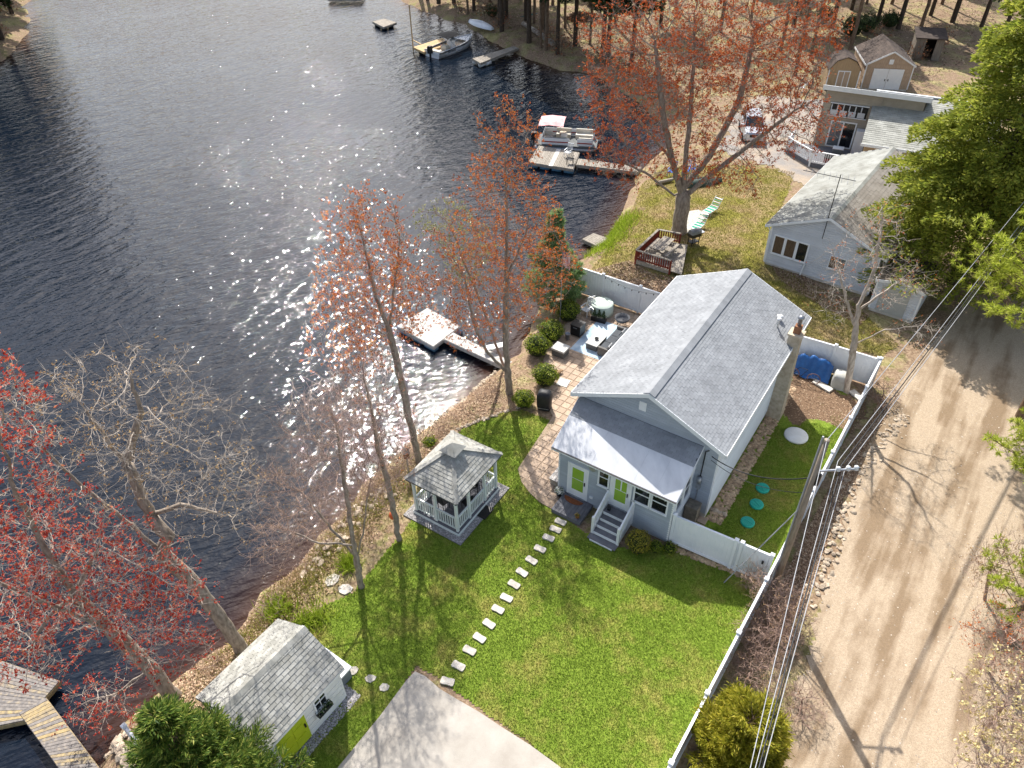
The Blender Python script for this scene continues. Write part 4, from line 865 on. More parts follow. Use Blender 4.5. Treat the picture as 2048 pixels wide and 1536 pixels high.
MB().box(0, 1.0, 0, .1, 0, 2.2).build('wall', M_OLDB, shk); MB().box(2.0, 2.8, 0, .1, 0, 2.2).build('wall', M_OLDB, shk); MB().box(0, .1, .1, 2.5, 0, 2.2).build('wall', M_OLDB, shk); MB().box(2.7, 2.8, .1, 2.5, 0, 2.2).build('wall', M_OLDB, shk); MB().box(.1, 2.7, 2.4, 2.5, 0, 2.2).build('wall', M_BLACK, shk)
MB().add([(-.2, -.3, 2.2), (3, -.3, 2.2), (3, 2.7, 2.6), (-.2, 2.7, 2.6), (-.2, -.3, 2.3), (3, -.3, 2.3), (3, 2.7, 2.7), (-.2, 2.7, 2.7)], [(3, 2, 1, 0), (4, 5, 6, 7), (0, 1, 5, 4), (1, 2, 6, 5), (2, 3, 7, 6), (3, 0, 4, 7)]).build('roof', M_BRNR, shk)
# ------------------------------------------------------------------ silver SUV
M_SILV = M('silver_paint', S(196,200,206), S(190,194,200), .28, 2, metal=.55, spec=.6); M_TYRE = M('tyre_rubber', S(28,28,30), S(36,36,38), .9, 6); M_LAMP = M('headlamp', S(226,230,236), S(210,214,222), .15)
car = thing('parked_car', 'silver sport utility car parked facing the camera on the neighbouring drive', 'car', Vector((21.75, 64.8, 0)), math.radians(-9)-0)
def loft(st, n_out):
    mb = MB(); k = len(st[0]); vs = [p for s_ in st for p in s_]; fs = []
    for i in range(len(st)-1):
        for j in range(k): fs.append((i*k+j, i*k+(j+1) % k, (i+1)*k+(j+1) % k, (i+1)*k+j))
    fs += [tuple(range(k))[::-1], tuple(range((len(st)-1)*k, len(st)*k))]
    mb.add(vs, fs); return mb
def ring(y, w, z0, z1, wt): return [(-w*.94, y, z0), (w*.94, y, z0), (w, y, z0+(z1-z0)*.45), (wt, y, z1), (-wt, y, z1), (-w, y, z0+(z1-z0)*.45)]
# front of the car at -y
loft([ring(-2.3, .78, .42, .85, .7), ring(-2.2, .9, .3, .98, .78), ring(-1.2, .95, .28, 1.1, .84), ring(-.9, .95, .28, 1.12, .85), ring(1.9, .95, .28, 1.12, .86), ring(2.25, .92, .35, 1.08, .84), ring(2.32, .86, .45, 1.0, .8)], 0).build('body', M_SILV, car)
loft([ring(-1.15, .84, 1.08, 1.1, .82), ring(-.35, .84, 1.08, 1.66, .66), ring(1.7, .84, 1.08, 1.68, .66), ring(2.15, .82, 1.05, 1.12, .78)], 0).build('cabin', M_GLASS, car)
loft([[(-.68, -.4, 1.66), (.68, -.4, 1.66), (.66, -.35, 1.72), (-.66, -.35, 1.72)], [(-.7, 1.75, 1.67), (.7, 1.75, 1.67), (.66, 1.7, 1.74), (-.66, 1.7, 1.74)]], 0).build('roof', M_SILV, car)
for sx in (-1, 1):
    MB().bar((sx*.82, -1.05, 1.12), (sx*.68, -.38, 1.68), .07, .07).build('pillar', M_SILV, car); MB().bar((sx*.85, .5, 1.1), (sx*.69, .5, 1.68), .08, .05).build('pillar', M_SILV, car)
    MB().bar((sx*.84, 1.7, 1.1), (sx*.69, 1.55, 1.68), .2, .05).build('pillar', M_SILV, car); MB().bar((sx*.6, -.2, 1.78), (sx*.6, 1.6, 1.78), .04, .04).build('roof_rail', M_METAL, car)
    MB().box(sx*.95-.02 if sx < 0 else .93, sx*.95+.02 if sx < 0 else 1.12, -.85, -.7, 1.05, 1.2).build('mirror', M_SILV, car) if sx > 0 else MB().box(-1.12, -.93, -.85, -.7, 1.05, 1.2).build('mirror', M_SILV, car)
    MB().box(sx*.72-.16, sx*.72+.16, -2.29, -2.15, .72, .9).build('headlight', M_LAMP, car)
    for y in (-1.45, 1.4):
        wq = MB().tube([(sx*.74, y, .34), (sx*.97, y, .34)], .34, 18).build('wheel', M_TYRE, car, False); MB().tube([(sx*.96, y, .34), (sx*.985, y, .34)], .2, 14).build('rim', M_METAL, wq)
MB().box(-.42, .42, -2.33, -2.28, .6, .84).build('grille', M_BLACK, car); MB().box(-.22, .22, -2.35, -2.3, .44, .56).build('number_plate', M_WHITE, car); MB().box(-.85, .85, -2.34, -2.2, .32, .46).build('bumper', M_SILV, car)
# ================================================================== DOCKS AND BOATS
M_PLANKW = M('pale_dock_plank', S(208,204,198), S(176,170,162), .85, 6, rand=.1, bump=.3); M_PLANKG = M('grey_dock_plank', S(168,160,148), S(132,124,112), .9, 6, rand=.14, bump=.3)
M_PLANKN = M('new_lumber', S(206,178,134), S(186,156,112), .8, 6, rand=.08)
M_FLOATB = M('blue_float', S(92,140,172), S(70,112,142), .6, 4); M_FLOATW = M('white_float', S(220,222,220), S(196,198,196), .6, 4); M_FLOATK = M('black_float', S(26,28,30), S(36,38,40), .7, 4)
s = NT('lichen_plank'); r = s.rnd(); nz = s.noise(s.pos(), 7, 4)
s.color(s.mix(s.ramp(s.math('ADD', s.math('MULTIPLY', r, .7), s.math('MULTIPLY', nz, .5)), [(.6, (0,0,0)), (.85, (1,1,1))]), s.ramp(nz, [(.3, S(104,100,98)), (.7, S(150,142,134))]), s.ramp(nz, [(.3, S(150,130,92)), (.7, S(180,160,116))])))
s.b.inputs['Roughness'].default_value = .9; M_LICH = s.m
def planks(t, a, b, c, d, n, mat, th=.05, gap=.12, o=None):
    """planks laid side by side from edge a-d towards b-c"""
    o = o or t.location; a, b, c, d = [Vector(q)-Vector(o) for q in (a, b, c, d)]
    for i in range(n):
        t0, t1 = i/n, (i+1-gap)/n; z = Vector((0, 0, -th)); j = Vector((0, 0, random.uniform(-.004, .004)))
        q = [a.lerp(b, t0)+j, a.lerp(b, t1)+j, d.lerp(c, t1)+j, d.lerp(c, t0)+j]
        MB().add([x+z for x in q]+q, [(3, 2, 1, 0), (4, 5, 6, 7), (0, 1, 5, 4), (1, 2, 6, 5), (2, 3, 7, 6), (3, 0, 4, 7)]).build('plank', mat, t)
def dock(label, corners, n, mat, z, floats=None, fm=None, skirt=True, name='dock', flip=False):
    P = [W(x, y, z) for x, y in corners]; t = thing(name, label, 'dock', P[0])
    a, b, c, d = P
    planks(t, a, b, c, d, n, mat)
    if skirt:
        for p, q in ((a, b), (b, c), (c, d), (d, a)): MB().bar(p-P[0]+Vector((0, 0, -.15)), q-P[0]+Vector((0, 0, -.15)), .05, .2).build('rim_board', mat, t)
    if floats:
        ab, ad = b-a, d-a
        for (u_, v_) in floats:
            c_ = ab*u_+ad*v_; MB().tube([c_+ab.normalized()*-.4+Vector((0, 0, z*0-.36)), c_+ab.normalized()*.4+Vector((0, 0, -.36))], .22, 12).build('float_drum', fm, t, True)
    return t
# main dock of the house
md = dock('square pale floating dock at the end of the house walkway', [(794,652),(867,693),(920,652),(855,616)], 20, M_PLANKW, -.42, [(.15, .1), (.5, .1), (.85, .1), (.15, .9), (.5, .9), (.85, .9)], M_FLOATB)
wkw = dock('long narrow walkway of pale planks from the patio to the floating dock', [(1052,754),(888,678),(906,665),(1064,743)], 46, M_PLANKW, -.36, name='dock_walkway')
bn = thing('low_bench', 'small white low bench on the dock walkway', 'bench', W(988,702,-.36), .3); MB().box(-.6, .6, -.2, .2, .3, .36).build('seat', M_WHITE, bn)
for x in (-.5, .5): MB().box(x-.03, x+.03, -.18, .18, 0, .3).build('leg', M_WHITE, bn)
# neighbour's dock with pontoon boat
nd = dock('weathered grey dock platform beside the pontoon boat', [(1056,324),(1146,338),(1159,305),(1078,291)], 26, M_PLANKG, -.38, [(.1, .08), (.37, .08), (.63, .08), (.9, .08), (.2, .9), (.8, .9)], M_FLOATB)
MB().bar(W(1101,332,-.375)-nd.location, W(1118,298,-.375)-nd.location, .35, .02).build('centre_board', M_PLANKW, nd)
dock('narrow grey gangway from the shore to the pontoon boat dock', [(1276,344),(1153,329),(1157,317),(1283,334)], 34, M_PLANKG, -.34, name='dock_walkway')
dock('small low grey landing beside the reedy bank', [(1164,478),(1201,495),(1221,478),(1187,466)], 9, M_PLANKG, -.5)
dock('grey plank dock on white drums below the far bank', [(945,117),(1028,92),(1037,96),(961,126)], 22, M_PLANKG, -.3, [(.06, .15), (.2, .15), (.06, .85), (.2, .85), (.35, .5)], M_FLOATW)
dock('square wooden swim raft floating out on the lake', [(745,43),(767,54),(793,45),(768,37)], 9, M_PLANKG, -.4, [(.2, .2), (.8, .2), (.2, .8), (.8, .8)], M_FLOATK, name='swim_raft')
dl = dock('new tan lumber dock beside the white motorboat', [(826,94),(848,104),(905,88),(884,76)], 12, M_PLANKN, -.35, [(.2, .2), (.8, .2), (.2, .8), (.8, .8)], M_FLOATK)
q = W(826, 93, -.35)-dl.location; MB().box(q.x-.07, q.x+.07, q.y-.07, q.y+.07, -.5, 4.6).build('flag_post', M_PLANKN, dl); MB().bar(q+Vector((0, 0, .75)), W(843,102,-.35)-dl.location+Vector((0, 0, .75)), .12, .08).build('rail', M_PLANKN, dl)
dock('dark dock edge at the top of the lake', [(655,-2),(722,-2),(730,-14),(660,-14)], 10, M_PLANKG, -.3)
fl = dock('grey and yellow weathered plank walkway at the lower left corner', [(38,1425),(135,1560),(215,1560),(90,1395)], 26, M_LICH, -.38, name='dock_walkway')
dock('grey weathered dock platform behind the red maple at the left edge', [(-60,1300),(-60,1480),(60,1425),(118,1360)][0:1]+[(-90,1470),(50,1440),(118,1362)], 16, M_LICH, -.42)
# ---- boats
M_HULL = M('white_gelcoat', S(232,234,236), S(222,224,226), .3, 2, spec=.5); M_TAN = M('tan_vinyl', S(206,190,168), S(190,172,148), .6, 3); M_SEATG = M('cream_seat', S(214,208,194), S(196,188,172), .6, 3); M_PINK = M('faded_red_canvas', S(226,140,140), S(240,196,194), .8, 2); M_REDC = M('red_trim', S(168,60,52), S(140,48,44), .6)
A_ = W(864, 109, -.55); B_ = W(944, 80, -.55); L = (B_-A_).length; bt = thing('motorboat', 'white open motorboat with black canopy and black outboard engine', 'boat', Vector((A_.x, A_.y, ZW)), math.atan2(B_.y-A_.y, B_.x-A_.x))
WB = L*.36
def hull(st): 
    mb = MB(); k = len(st[0]); vs_ = [p for s_ in st for p in s_]; fs = [(i*k+j, i*k+j+1, (i+1)*k+j+1, (i+1)*k+j) for i in range(len(st)-1) for j in range(k-1)]; fs.append(tuple(range(k))); mb.add(vs_, fs); return mb
def hr(x, w, zt, zb): return [(x, w*.5, zt-.04), (x, w*.5, zt), (x, w*.5+.0, zt*.6), (x, w*.42, zb+.1), (x, 0, zb), (x, -w*.42, zb+.1), (x, -w*.5, zt*.6), (x, -w*.5, zt), (x, -w*.5, zt-.04)]
prof = [(0, WB*.92, .72, -.2), (L*.25, WB, .74, -.22), (L*.5, WB, .8, -.2), (L*.7, WB*.86, .88, -.15), (L*.87, WB*.52, .96, -.02), (L*.97, WB*.16, 1.02, .3), (L, .03, 1.04, .6)]
hull([hr(*p) for p in prof]).build('hull', M_HULL, bt, True)
dkp = [(x, w*.5-.02, zt-.06) for x, w, zt, zb in prof]; MB().add([(x, y, z-.32) for x, y, z in dkp[:6]]+[(x, -y, z-.32) for x, y, z in dkp[:6]], [(i, i+1, 6+i+1, 6+i) for i in range(5)]).build('deck_floor', M_TAN, bt)
gn = MB()
for sg in (1, -1): gn.tube([(x, sg*w*.5, zt) for x, w, zt, zb in prof], .05, 6)
gn.build('gunwale', M_HULL, bt); MB().add([(L*.72, .8*WB*.5, .86), (L*.98, .03, 1.0), (L*.98, -.03, 1.0), (L*.72, -.8*WB*.5, .86)], [(0, 1, 2, 3)][0:0] or [(3, 2, 1, 0)]).build('bow_deck', M_HULL, bt)
MB().box(L*.42, L*.52, -.35, .35, .4, 1.25).build('console', M_HULL, bt); MB().add([(L*.52, -.35, 1.2), (L*.52, .35, 1.2), (L*.49, .3, 1.6), (L*.49, -.3, 1.6)], [(0, 1, 2, 3)]).build('windscreen', M_GLASSL, bt)
MB().box(L*.28, L*.36, -.4, .4, .4, .85).build('seat', M_SEATG, bt); MB().box(L*.30, L*.33, .3, .6, .45, .8).build('cooler', M_REDC, bt); MB().box(.1, .6, -WB*.4, WB*.4, .4, .8).build('stern_bench', M_SEATG, bt)
ou = MB().box(-.55, -.05, -.22, .22, .55, 1.25).build('outboard_engine', M_BLACK, bt); MB().box(-.38, -.2, -.08, .08, -.5, .55).build('engine_leg', M_BLACK, ou); MB().box(-.5, -.1, -.2, .2, 1.25, 1.38).build('engine_cowl', M_DARK, ou)
cn = MB(); N = 7
for i in range(N):
    for j in range(5): x = L*.22+L*.34*i/(N-1); y = (j/4-.5)*WB*.9; cn.v.append((x, y, 2.15-.22*abs(j/4-.5)**2*4-.12*(2*i/(N-1)-1)**2))
cn.f = [(i*5+j, i*5+j+1, (i+1)*5+j+1, (i+1)*5+j) for i in range(N-1) for j in range(4)]; cn.build('canopy', M('black_canvas', S(30,31,34), S(40,41,44), .95, 4, spec=.1), bt, True)
for x in (L*.24, L*.54):
    for y in (-.42, .42): MB().tube([(L*.4, y*WB*1.05, .78), (x, y*WB, 2.0)], .02, 5).build('canopy_frame', M_METAL, bt)
for sg in (-1, 1): MB().tube([(L*.6, sg*WB*.4, .9), (L*.7, sg*WB*.36, 1.2), (L*.95, sg*WB*.1, 1.35), (L*.99, 0, 1.35)], .015, 5).build('bow_rail', M_METAL, bt)
MB().add([(L*.06, -WB*.505-.01, .62), (L*.62, -WB*.505-.01, .68), (L*.62, -WB*.505-.01, .74), (L*.06, -WB*.505-.01, .68)], [(0, 1, 2, 3)]).build('hull_stripe', M_DARK, bt)
for k in range(7): MB().add([(L*.2+k*.19+j*.0+dx, -WB*.505-.012, dz) for dx, dz in ((0, .4), (.13, .41), (.15, .58), (.03, .57))], [(0, 1, 2, 3)]).build('hull_mark', M_DARK, bt)
# pontoon boat
A_ = W(1072, 287, -.35); B_ = W(1193, 294, -.35); C_ = W(1090, 255, -.35); L = (B_-A_).length; pyaw = math.atan2(B_.y-A_.y, B_.x-A_.x); PWd = 2.5
pt = thing('pontoon_boat', 'cream pontoon boat with faded red canopy moored at the grey dock', 'boat', Vector((A_.x, A_.y, ZW)), pyaw)
for y in (.35, PWd-.35): MB().tube([(-.2, y, .05), (.1, y, .05), (L-.5, y, .05), (L+.1, y, .3)], [.18, .32, .32, .06], 12).build('pontoon', M_METAL, pt, True)
MB().box(0, L, 0, PWd, .38, .48).build('deck_floor', M('grey_carpet', S(120,122,120), S(98,100,100), .95, 8), pt)
def pan(x0, y0, x1, y1):
    q = MB().bar((x0, y0, .82), (x1, y1, .82), .05, .58).build('side_panel', M_HULL, pt); MB().tube([(x0, y0, 1.16), (x1, y1, 1.16)], .03, 6).build('top_rail', M_METAL, q); MB().bar((x0, y0-.03, .78), (x1, y1-.03, .78), .012, .1).build('stripe', M_REDC, q)
pan(.5, .05, L*.55, .05); pan(L*.68, .05, L-.4, .05); pan(.5, PWd-.05, L-.4, PWd-.05); pan(.5, .08, .5, PWd-.08); pan(L-.4, .08, L-.4, PWd*.35); pan(L-.4, PWd*.65, L-.4, PWd-.08)
for (x0, x1, y0, y1) in ((.6, 1.3, .15, 1.5), (L*.62, L-.5, PWd-.75, PWd-.1), (L*.7, L-.5, .15, .75), (1.6, 2.9, PWd-.75, PWd-.1)):
    q = MB().box(x0, x1, y0, y1, .48, .85).build('bench', M_SEATG, pt); MB().box(x0, x1, y1-.12 if y1 > 1.4 else y0, y1 if y1 > 1.4 else y0+.12, .85, 1.2).build('bench_back', M_SEATG, q)
MB().box(L*.4, L*.5, .2, .9, .48, 1.25).build('console', M_SEATG, pt); MB().box(L*.36, L*.37+.5, 1.2, 1.8, .5, 1.1).build('captain_chair', M_TAN, pt)
q = MB().box(-.6, -.15, PWd/2-.2, PWd/2+.2, .4, 1.1).build('outboard_engine', M_BLACK, pt); MB().box(-.45, -.3, PWd/2-.06, PWd/2+.06, -.4, .4).build('engine_leg', M_BLACK, q)
cn = MB(); N = 6
for i in range(N):
    for j in range(6): x = .2+2.2*i/(N-1); y = PWd*j/5; cn.v.append((x, y, 2.45-.4*abs(j/5-.5)**2*2-.1*(2*i/(N-1)-1)**2+random.uniform(-.03, .03)))
cn.f = [(i*6+j, i*6+j+1, (i+1)*6+j+1, (i+1)*6+j) for i in range(N-1) for j in range(5)]; cn.build('canopy', M_PINK, pt, True)
for x in (.3, 2.3):
    for y in (.08, PWd-.08): MB().tube([(1.4, y, 1.1), (x, y, 2.25)], .02, 5).build('canopy_frame', M_METAL, pt)
def chair(name, label, loc, yaw, m, white=False, scale=1., group=None, slats=True, recl=.25):
    t = thing(name, label, 'chair', loc, yaw, group)
    for sx in (-.26, .26):
        for sy in (-.24, .24): MB().bar((sx, sy, 0), (sx, sy, .4), .04, .04).build('leg', m, t)
        MB().bar((sx, -.28, .62), (sx, .26, .6), .06, .03).build('armrest', m, t); MB().bar((sx, .24, .4), (sx, .24, .6), .03, .03).build('arm_post', m, t)
    for k in range(5): MB().box(-.25, .25, -.24+k*.1, -.16+k*.1, .38, .41).build('seat_slat', m, t)
    for k in range(5): x = -.22+k*.11; MB().bar((x, -.24, .42), (x, -.24-recl, 1.0), .07, .02, (1, 0, 0)).build('back_slat', m, t)
    MB().bar((-.27, -.24-recl, 1.0), (.27, -.24-recl, 1.0), .03, .05).build('back_rail', m, t)
    return t
chair('plastic_chair', 'white plastic chair lying on the dock by the pontoon boat', W(1136,313,-.38), 2.6, M_WHITE)
chair('folding_chair', 'dark metal folding chair lying on the pontoon boat dock', W(1140,327,-.38), 2.9, M_DARK)
# ================================================================== PATIO
def hthing(name, label, cat, x, y, z=0., rz=0., group=None): return thing(name, label, cat, HL(x, y, z), HYAW+rz, group)
PZ = .026
rug = MB().box(-4.4, -1.9, 7.8, 11.3, PZ, PZ+.012).build('rug', M('pale_blue_rug', S(206,220,228), S(150,178,198), .95, 1.6, detail=6)); at_house(rug); tag(rug, 'pale blue outdoor rug on the patio', 'rug')
M_WICK = M('grey_wicker', S(120,118,114), S(86,84,82), .8, 30, bump=.4); M_CUSH = M('charcoal_cushion', S(86,90,94), S(74,78,82), .95, 6); M_PILW = M('patterned_pillow', S(232,232,230), S(120,124,128), .9, 12); M_TOPG = M('pale_grey_top', S(196,196,192), S(178,178,174), .7, 4)
PZ2 = PZ+.012
so_ = hthing('outdoor_sofa', 'grey wicker outdoor sofa with charcoal cushions and patterned pillows', 'sofa', -2.35, 9.35, PZ2)
MB().box(-.45, .45, -1.25, 1.25, .08, .32).build('base', M_WICK, so_); MB().box(.3, .45, -1.25, 1.25, .32, .75).build('backrest', M_WICK, so_)
for y in (-1.25, 1.1): MB().box(-.45, .3, y, y+.15, .32, .6).build('armrest', M_WICK, so_)
for y in (-1.08, -.36, .36): MB().box(-.44, .2, y+.01, y+.7, .325, .45).build('seat_cushion', M_CUSH, so_); MB().box(.2, .3, y+.02, y+.7, .45, .8).build('back_cushion', M_CUSH, so_)
for y in (-.9, .75): MB(Matrix.Translation((.08, y, .58)) @ Matrix.Rotation(.5, 4, 'Y')).box(-.06, .06, -.22, .22, -.18, .2).build('throw_pillow', M_PILW, so_)
for x in (-.38, .38):
    for y in (-1.18, 1.18): MB().box(x-.04, x+.04, y-.04, y+.04, 0, .08).build('foot', M_DARK, so_)
ctp = W(1193, 679, .4); ct = thing('coffee_table', 'dark wicker coffee table with grey top on the pale rug', 'table', Vector((ctp.x, ctp.y, PZ2)), HYAW)
MB().box(-.34, .34, -.62, .62, .0, .36).build('base', M_WICK, ct); MB().box(-.37, .37, -.65, .65, .36, .4).build('table_top', M_TOPG, ct)
bo_ = MB().lathe([(.06, 0), (.11, .06), (.12, .1), (.09, .1), (.07, .04)], 14, Vector((ctp.x, ctp.y-.05, PZ2+.402))).build('bowl', M_DARK, None, True); tag(bo_, 'small dark bowl on the wicker coffee table', 'bowl')
fp = hthing('fire_table', 'grey wicker storage ottoman with pale flat top on the pavers', 'table', -4.62, 7.1, PZ)
MB().box(-.38, .38, -.32, .32, 0, .38).build('base', M_WICK, fp); MB().box(-.42, .42, -.36, .36, .38, .5).build('top', M_TOPG, fp)
bb = hthing('grill_cart', 'black square patio cooler cart beside the pale rug', 'cart', -4.75, 9.3, PZ)
MB().box(-.32, .32, -.32, .32, .06, .7).build('body', M_BLACK, bb); MB().box(-.34, .34, -.34, .34, .7, .76).build('lid', M_BLACK, bb)
for x in (-.27, .27):
    for y in (-.27, .27): MB().cyl(x, y, 0, .06, .03, 8).build('caster', M_DARK, bb)
MB().box(-.12, .12, -.36, -.34, .6, .64).build('handle', M_METAL, bb)
bk = MB().lathe([(.11, 0), (.15, .38), (.16, .38), (.16, .4), (.13, .4), (.1, .05)], 14, HL(-5.0, 8.55, PZ)).build('metal_bucket', M_METAL, None, True); tag(bk, 'small grey metal bucket next to the black patio cart', 'bucket')
rt = thing('round_table', 'round table under a pale green cloth by the white fence', 'table', W(1203, 626, .0)+Vector((0, 0, PZ)))
MB().lathe([(.72, .04), (.7, .3), (.68, .7), (.66, .73), (.02, .735)], 26).build('tablecloth', M('pale_green_cloth', S(206,218,206), S(192,206,194), .9, 2), rt, True)
M_WMET = M('white_metal', S(238,238,236), S(226,226,224), .5, 3)
chair('patio_chair', 'white lattice patio armchair beside the round cloth-covered table', W(1172, 630, 0)+Vector((0, 0, PZ)), 2.35, M_WMET)
chair('patio_chair', 'second white patio armchair behind the shrub planter', W(1193, 632, 0)+Vector((-.1, .1, PZ)), 3.6, M_WMET)
pc = thing('papasan_chair', 'round dark wire patio chair by the house eave', 'chair', W(1243, 652, 0)+Vector((0, 0, PZ)), 1.9)
MB().lathe([(.16, .34), (.38, .42), (.46, .62), (.45, .63), (.36, .45), (.1, .37)], 18).build('bowl_seat', M('dark_rattan', S(70,72,76), S(100,102,106), .7, 20), pc, True)
for a in (.6, 2.2, 3.9, 5.4): MB().tube([(.3*math.cos(a), .3*math.sin(a), 0), (.18*math.cos(a), .18*math.sin(a), .36)], .015, 5).build('leg', M_DARK, pc)
gq = W(1087, 818, 0); gr_ = thing('covered_grill', 'barbecue grill under a black fitted cover at the patio edge', 'grill', gq+Vector((.05, .1, PZ)), HYAW+.3)
gm = MB(); rr_ = [(.36, .28, 0), (.37, .3, .3), (.4, .3, .75), (.38, .28, .9), (.3, .22, 1.08), (.12, .08, 1.13)]; N = 16; vs_ = []
for (a, b_, z) in rr_:
    for j in range(N):
        t = 2*math.pi*j/N; e_ = .45; cx = math.copysign(abs(math.cos(t))**e_, math.cos(t)); sy = math.copysign(abs(math.sin(t))**e_, math.sin(t)); vs_.append((a*cx*(1+.03*math.sin(5*t+z*9)), b_*sy*(1+.03*math.sin(7*t)), z))
gm.add(vs_, [(i*N+j, i*N+(j+1) % N, (i+1)*N+(j+1) % N, (i+1)*N+j) for i in range(len(rr_)-1) for j in range(N)]+[tuple(range((len(rr_)-1)*N, len(rr_)*N))]); gm.build('cover', M('black_cover', S(30,31,34), S(44,45,48), .55, 5, bump=.3), gr_, True)
MB().bar((-.3, -.31, .16), (.3, -.31, .16), .02, .03).build('strap', M_METAL, gr_)
pa = MB().prism([(-.3, -.3), (.3, -.35), (.34, .28), (-.28, .33)], 0, .03).build('flagstone', M_TOPG); pa.location = HL(-3.2, 5.0, PZ); pa.rotation_euler.z = HYAW+.2; tag(pa, 'pale flat slab on the patio beside the round shrub', 'slab')
# shrub planter with three small conifers
pn = thing('planter', 'black rectangular planter with three tiny cone shrubs', 'planter', W(1197, 643, 0)+Vector((0, 0, PZ)), HYAW+.1)
MB().box(-.46, .46, -.14, .14, 0, .34).build('trough', M_BLACK, pn)
M_CONE = LEAF('dwarf_conifer', [(0, S(18,32,18)), (.6, S(44,66,36)), (1, S(80,100,56))], .7, .1)
for x in (-.3, 0, .3):
    m = 260; z = RNG.random(m)**1.3; a = RNG.uniform(0, 6.28, m); r_ = .15*(1-z)*np.sqrt(RNG.random(m))+.02; V, F = leaves_np(np.c_[x+r_*np.cos(a), r_*np.sin(a), .34+z*.5], .07, RNG); NB().add(V, F).build('dwarf_conifer', M_CONE, pn)
# flagpole
fpx = W(1120, 645, 0); fg = thing('flagpole', 'thin flagpole with a limp red and white striped flag', 'flagpole', Vector((fpx.x, fpx.y, PZ)))
MB().tube([(0, 0, 0), (0, 0, 5.0)], [.03, .02], 8).build('pole', M_METAL, fg); MB().lathe([(.01, 5.0), (.05, 5.05), (.01, 5.1)], 8).build('finial', M_METAL, fg)
s = NT('flag_cloth'); sp = s.n('SeparateXYZ'); s.l(s.n('TexCoord').outputs['Generated'], sp.inputs[0])
stp = s.math('GREATER_THAN', s.math('FRACT', s.math('MULTIPLY', sp.outputs[0], 6.5)), .5); s.color(s.mix(stp, S(184,40,48), S(238,236,232))); s.b.inputs['Roughness'].default_value = .9
fm_ = MB(); nx_, nz_ = 14, 9
for i in range(nx_):
    for j in range(nz_):
        t = i/(nx_-1); fm_.v.append((.03+.42*t, .10*math.sin(t*11+j*.3)*(.3+.7*(1-j/(nz_-1))), 4.9-.95*(1-j/(nz_-1))-.35*t))
fm_.f = [(i*nz_+j, (i+1)*nz_+j, (i+1)*nz_+j+1, i*nz_+j+1) for i in range(nx_-1) for j in range(nz_-1)]; fm_.build('flag', s.m, fg, True)
cn_ = MB(); 
for i in range(6):
    for j in range(4): t = i/5; cn_.v.append((.035+.18*t, .10*math.sin(t*5+j*.3+.1)*.8-.02, 4.9-.4*(1-j/3)-.15*t))
cn_.f = [(i*4+j, (i+1)*4+j, (i+1)*4+j+1, i*4+j+1) for i in range(5) for j in range(3)]; cn_.build('flag_canton', M('flag_blue', S(40,50,100), S(34,44,90), .9), fg)
# string lights over the patio
sl0 = HL(-5.27, 13.1, 1.9); sl1 = HL(.1, 11.0, 3.6); sg_ = thing('string_lights', 'string of small dark bulbs hanging between the fence and the house', 'string lights', sl0)
pth = [];
for k in range(21): t = k/20; pth.append(sl0.lerp(sl1, t)-Vector((0, 0, .9*4*t*(1-t)*.5))-sl0)
MB().tube(pth, .008, 4).build('cord', M_DARK, sg_)
for k in range(1, 20, 2): q = pth[k]; MB().lathe([(.015, 0), (.03, -.05), (.035, -.08), (.01, -.11)], 8, q).build('bulb', M_DARK, sg_)
# bench, pots at the porch
be = hthing('bench', 'pale weathered bench against the porch side wall', 'bench', .22, -1.0, PZ)
for k in range(3): MB().box(-.22+k*.15, -.22+k*.15+.135, -.75, .75, .42, .46).build('seat_plank', M_PLANKW, be)
for y in (-.6, .6): MB().box(-.2, .2, y-.05, y+.05, 0, .42).build('leg', M_PLANKG, be)
M_FLW = LEAF('white_blossom', [(0, S(60,90,40)), (.35, S(90,120,60)), (.45, S(236,236,228)), (1, S(250,250,246))], .7, .3)
def potplant(name, label, loc, r, h, m, fm, n=240, spread=1.3):
    t = thing(name, label, 'potted plant', loc); MB().lathe([(r*.75, 0), (r, h), (r*.9, h), (r*.85, h-.03)], 14).build('pot', m, t, True)
    P = unit(RNG.normal(size=(n, 3)))*(RNG.random((n, 1))**.4)*r*spread; P[:, 2] = np.abs(P[:, 2])*.9+h; V, F = leaves_np(P, r*.4, RNG); NB().add(V, F).build('flowers', fm, t); return t
potplant('flower_pot', 'pot of white flowers beside the left porch door', HL(.72, -2.0, PZ), .17, .25, M_DARK, M_FLW, 320, 1.5)
M_YEL = LEAF('yellow_blossom', [(0, S(50,70,30)), (.6, S(96,110,50)), (.75, S(220,180,50)), (1, S(240,200,60))], .7, .3)
potplant('flower_pot', 'small pot of yellow flowers on the grey entry platform', HL(2.15, -2.85, .2), .1, .12, M('clay', S(150,96,70), S(130,80,58), .9), M_YEL, 140, 1.6)
ln = thing('lantern', 'small black lantern on the porch steps', 'lantern', HL(3.3, -2.12, .74), HYAW); MB().box(-.07, .07, -.07, .07, 0, .03).build('base', M_BLACK, ln); MB().box(-.06, .06, -.06, .06, .03, .22).build('glass', M_GLASS, ln); MB().lathe([(.1, .22), (.02, .3)], 4).build('lid', M_BLACK, ln)
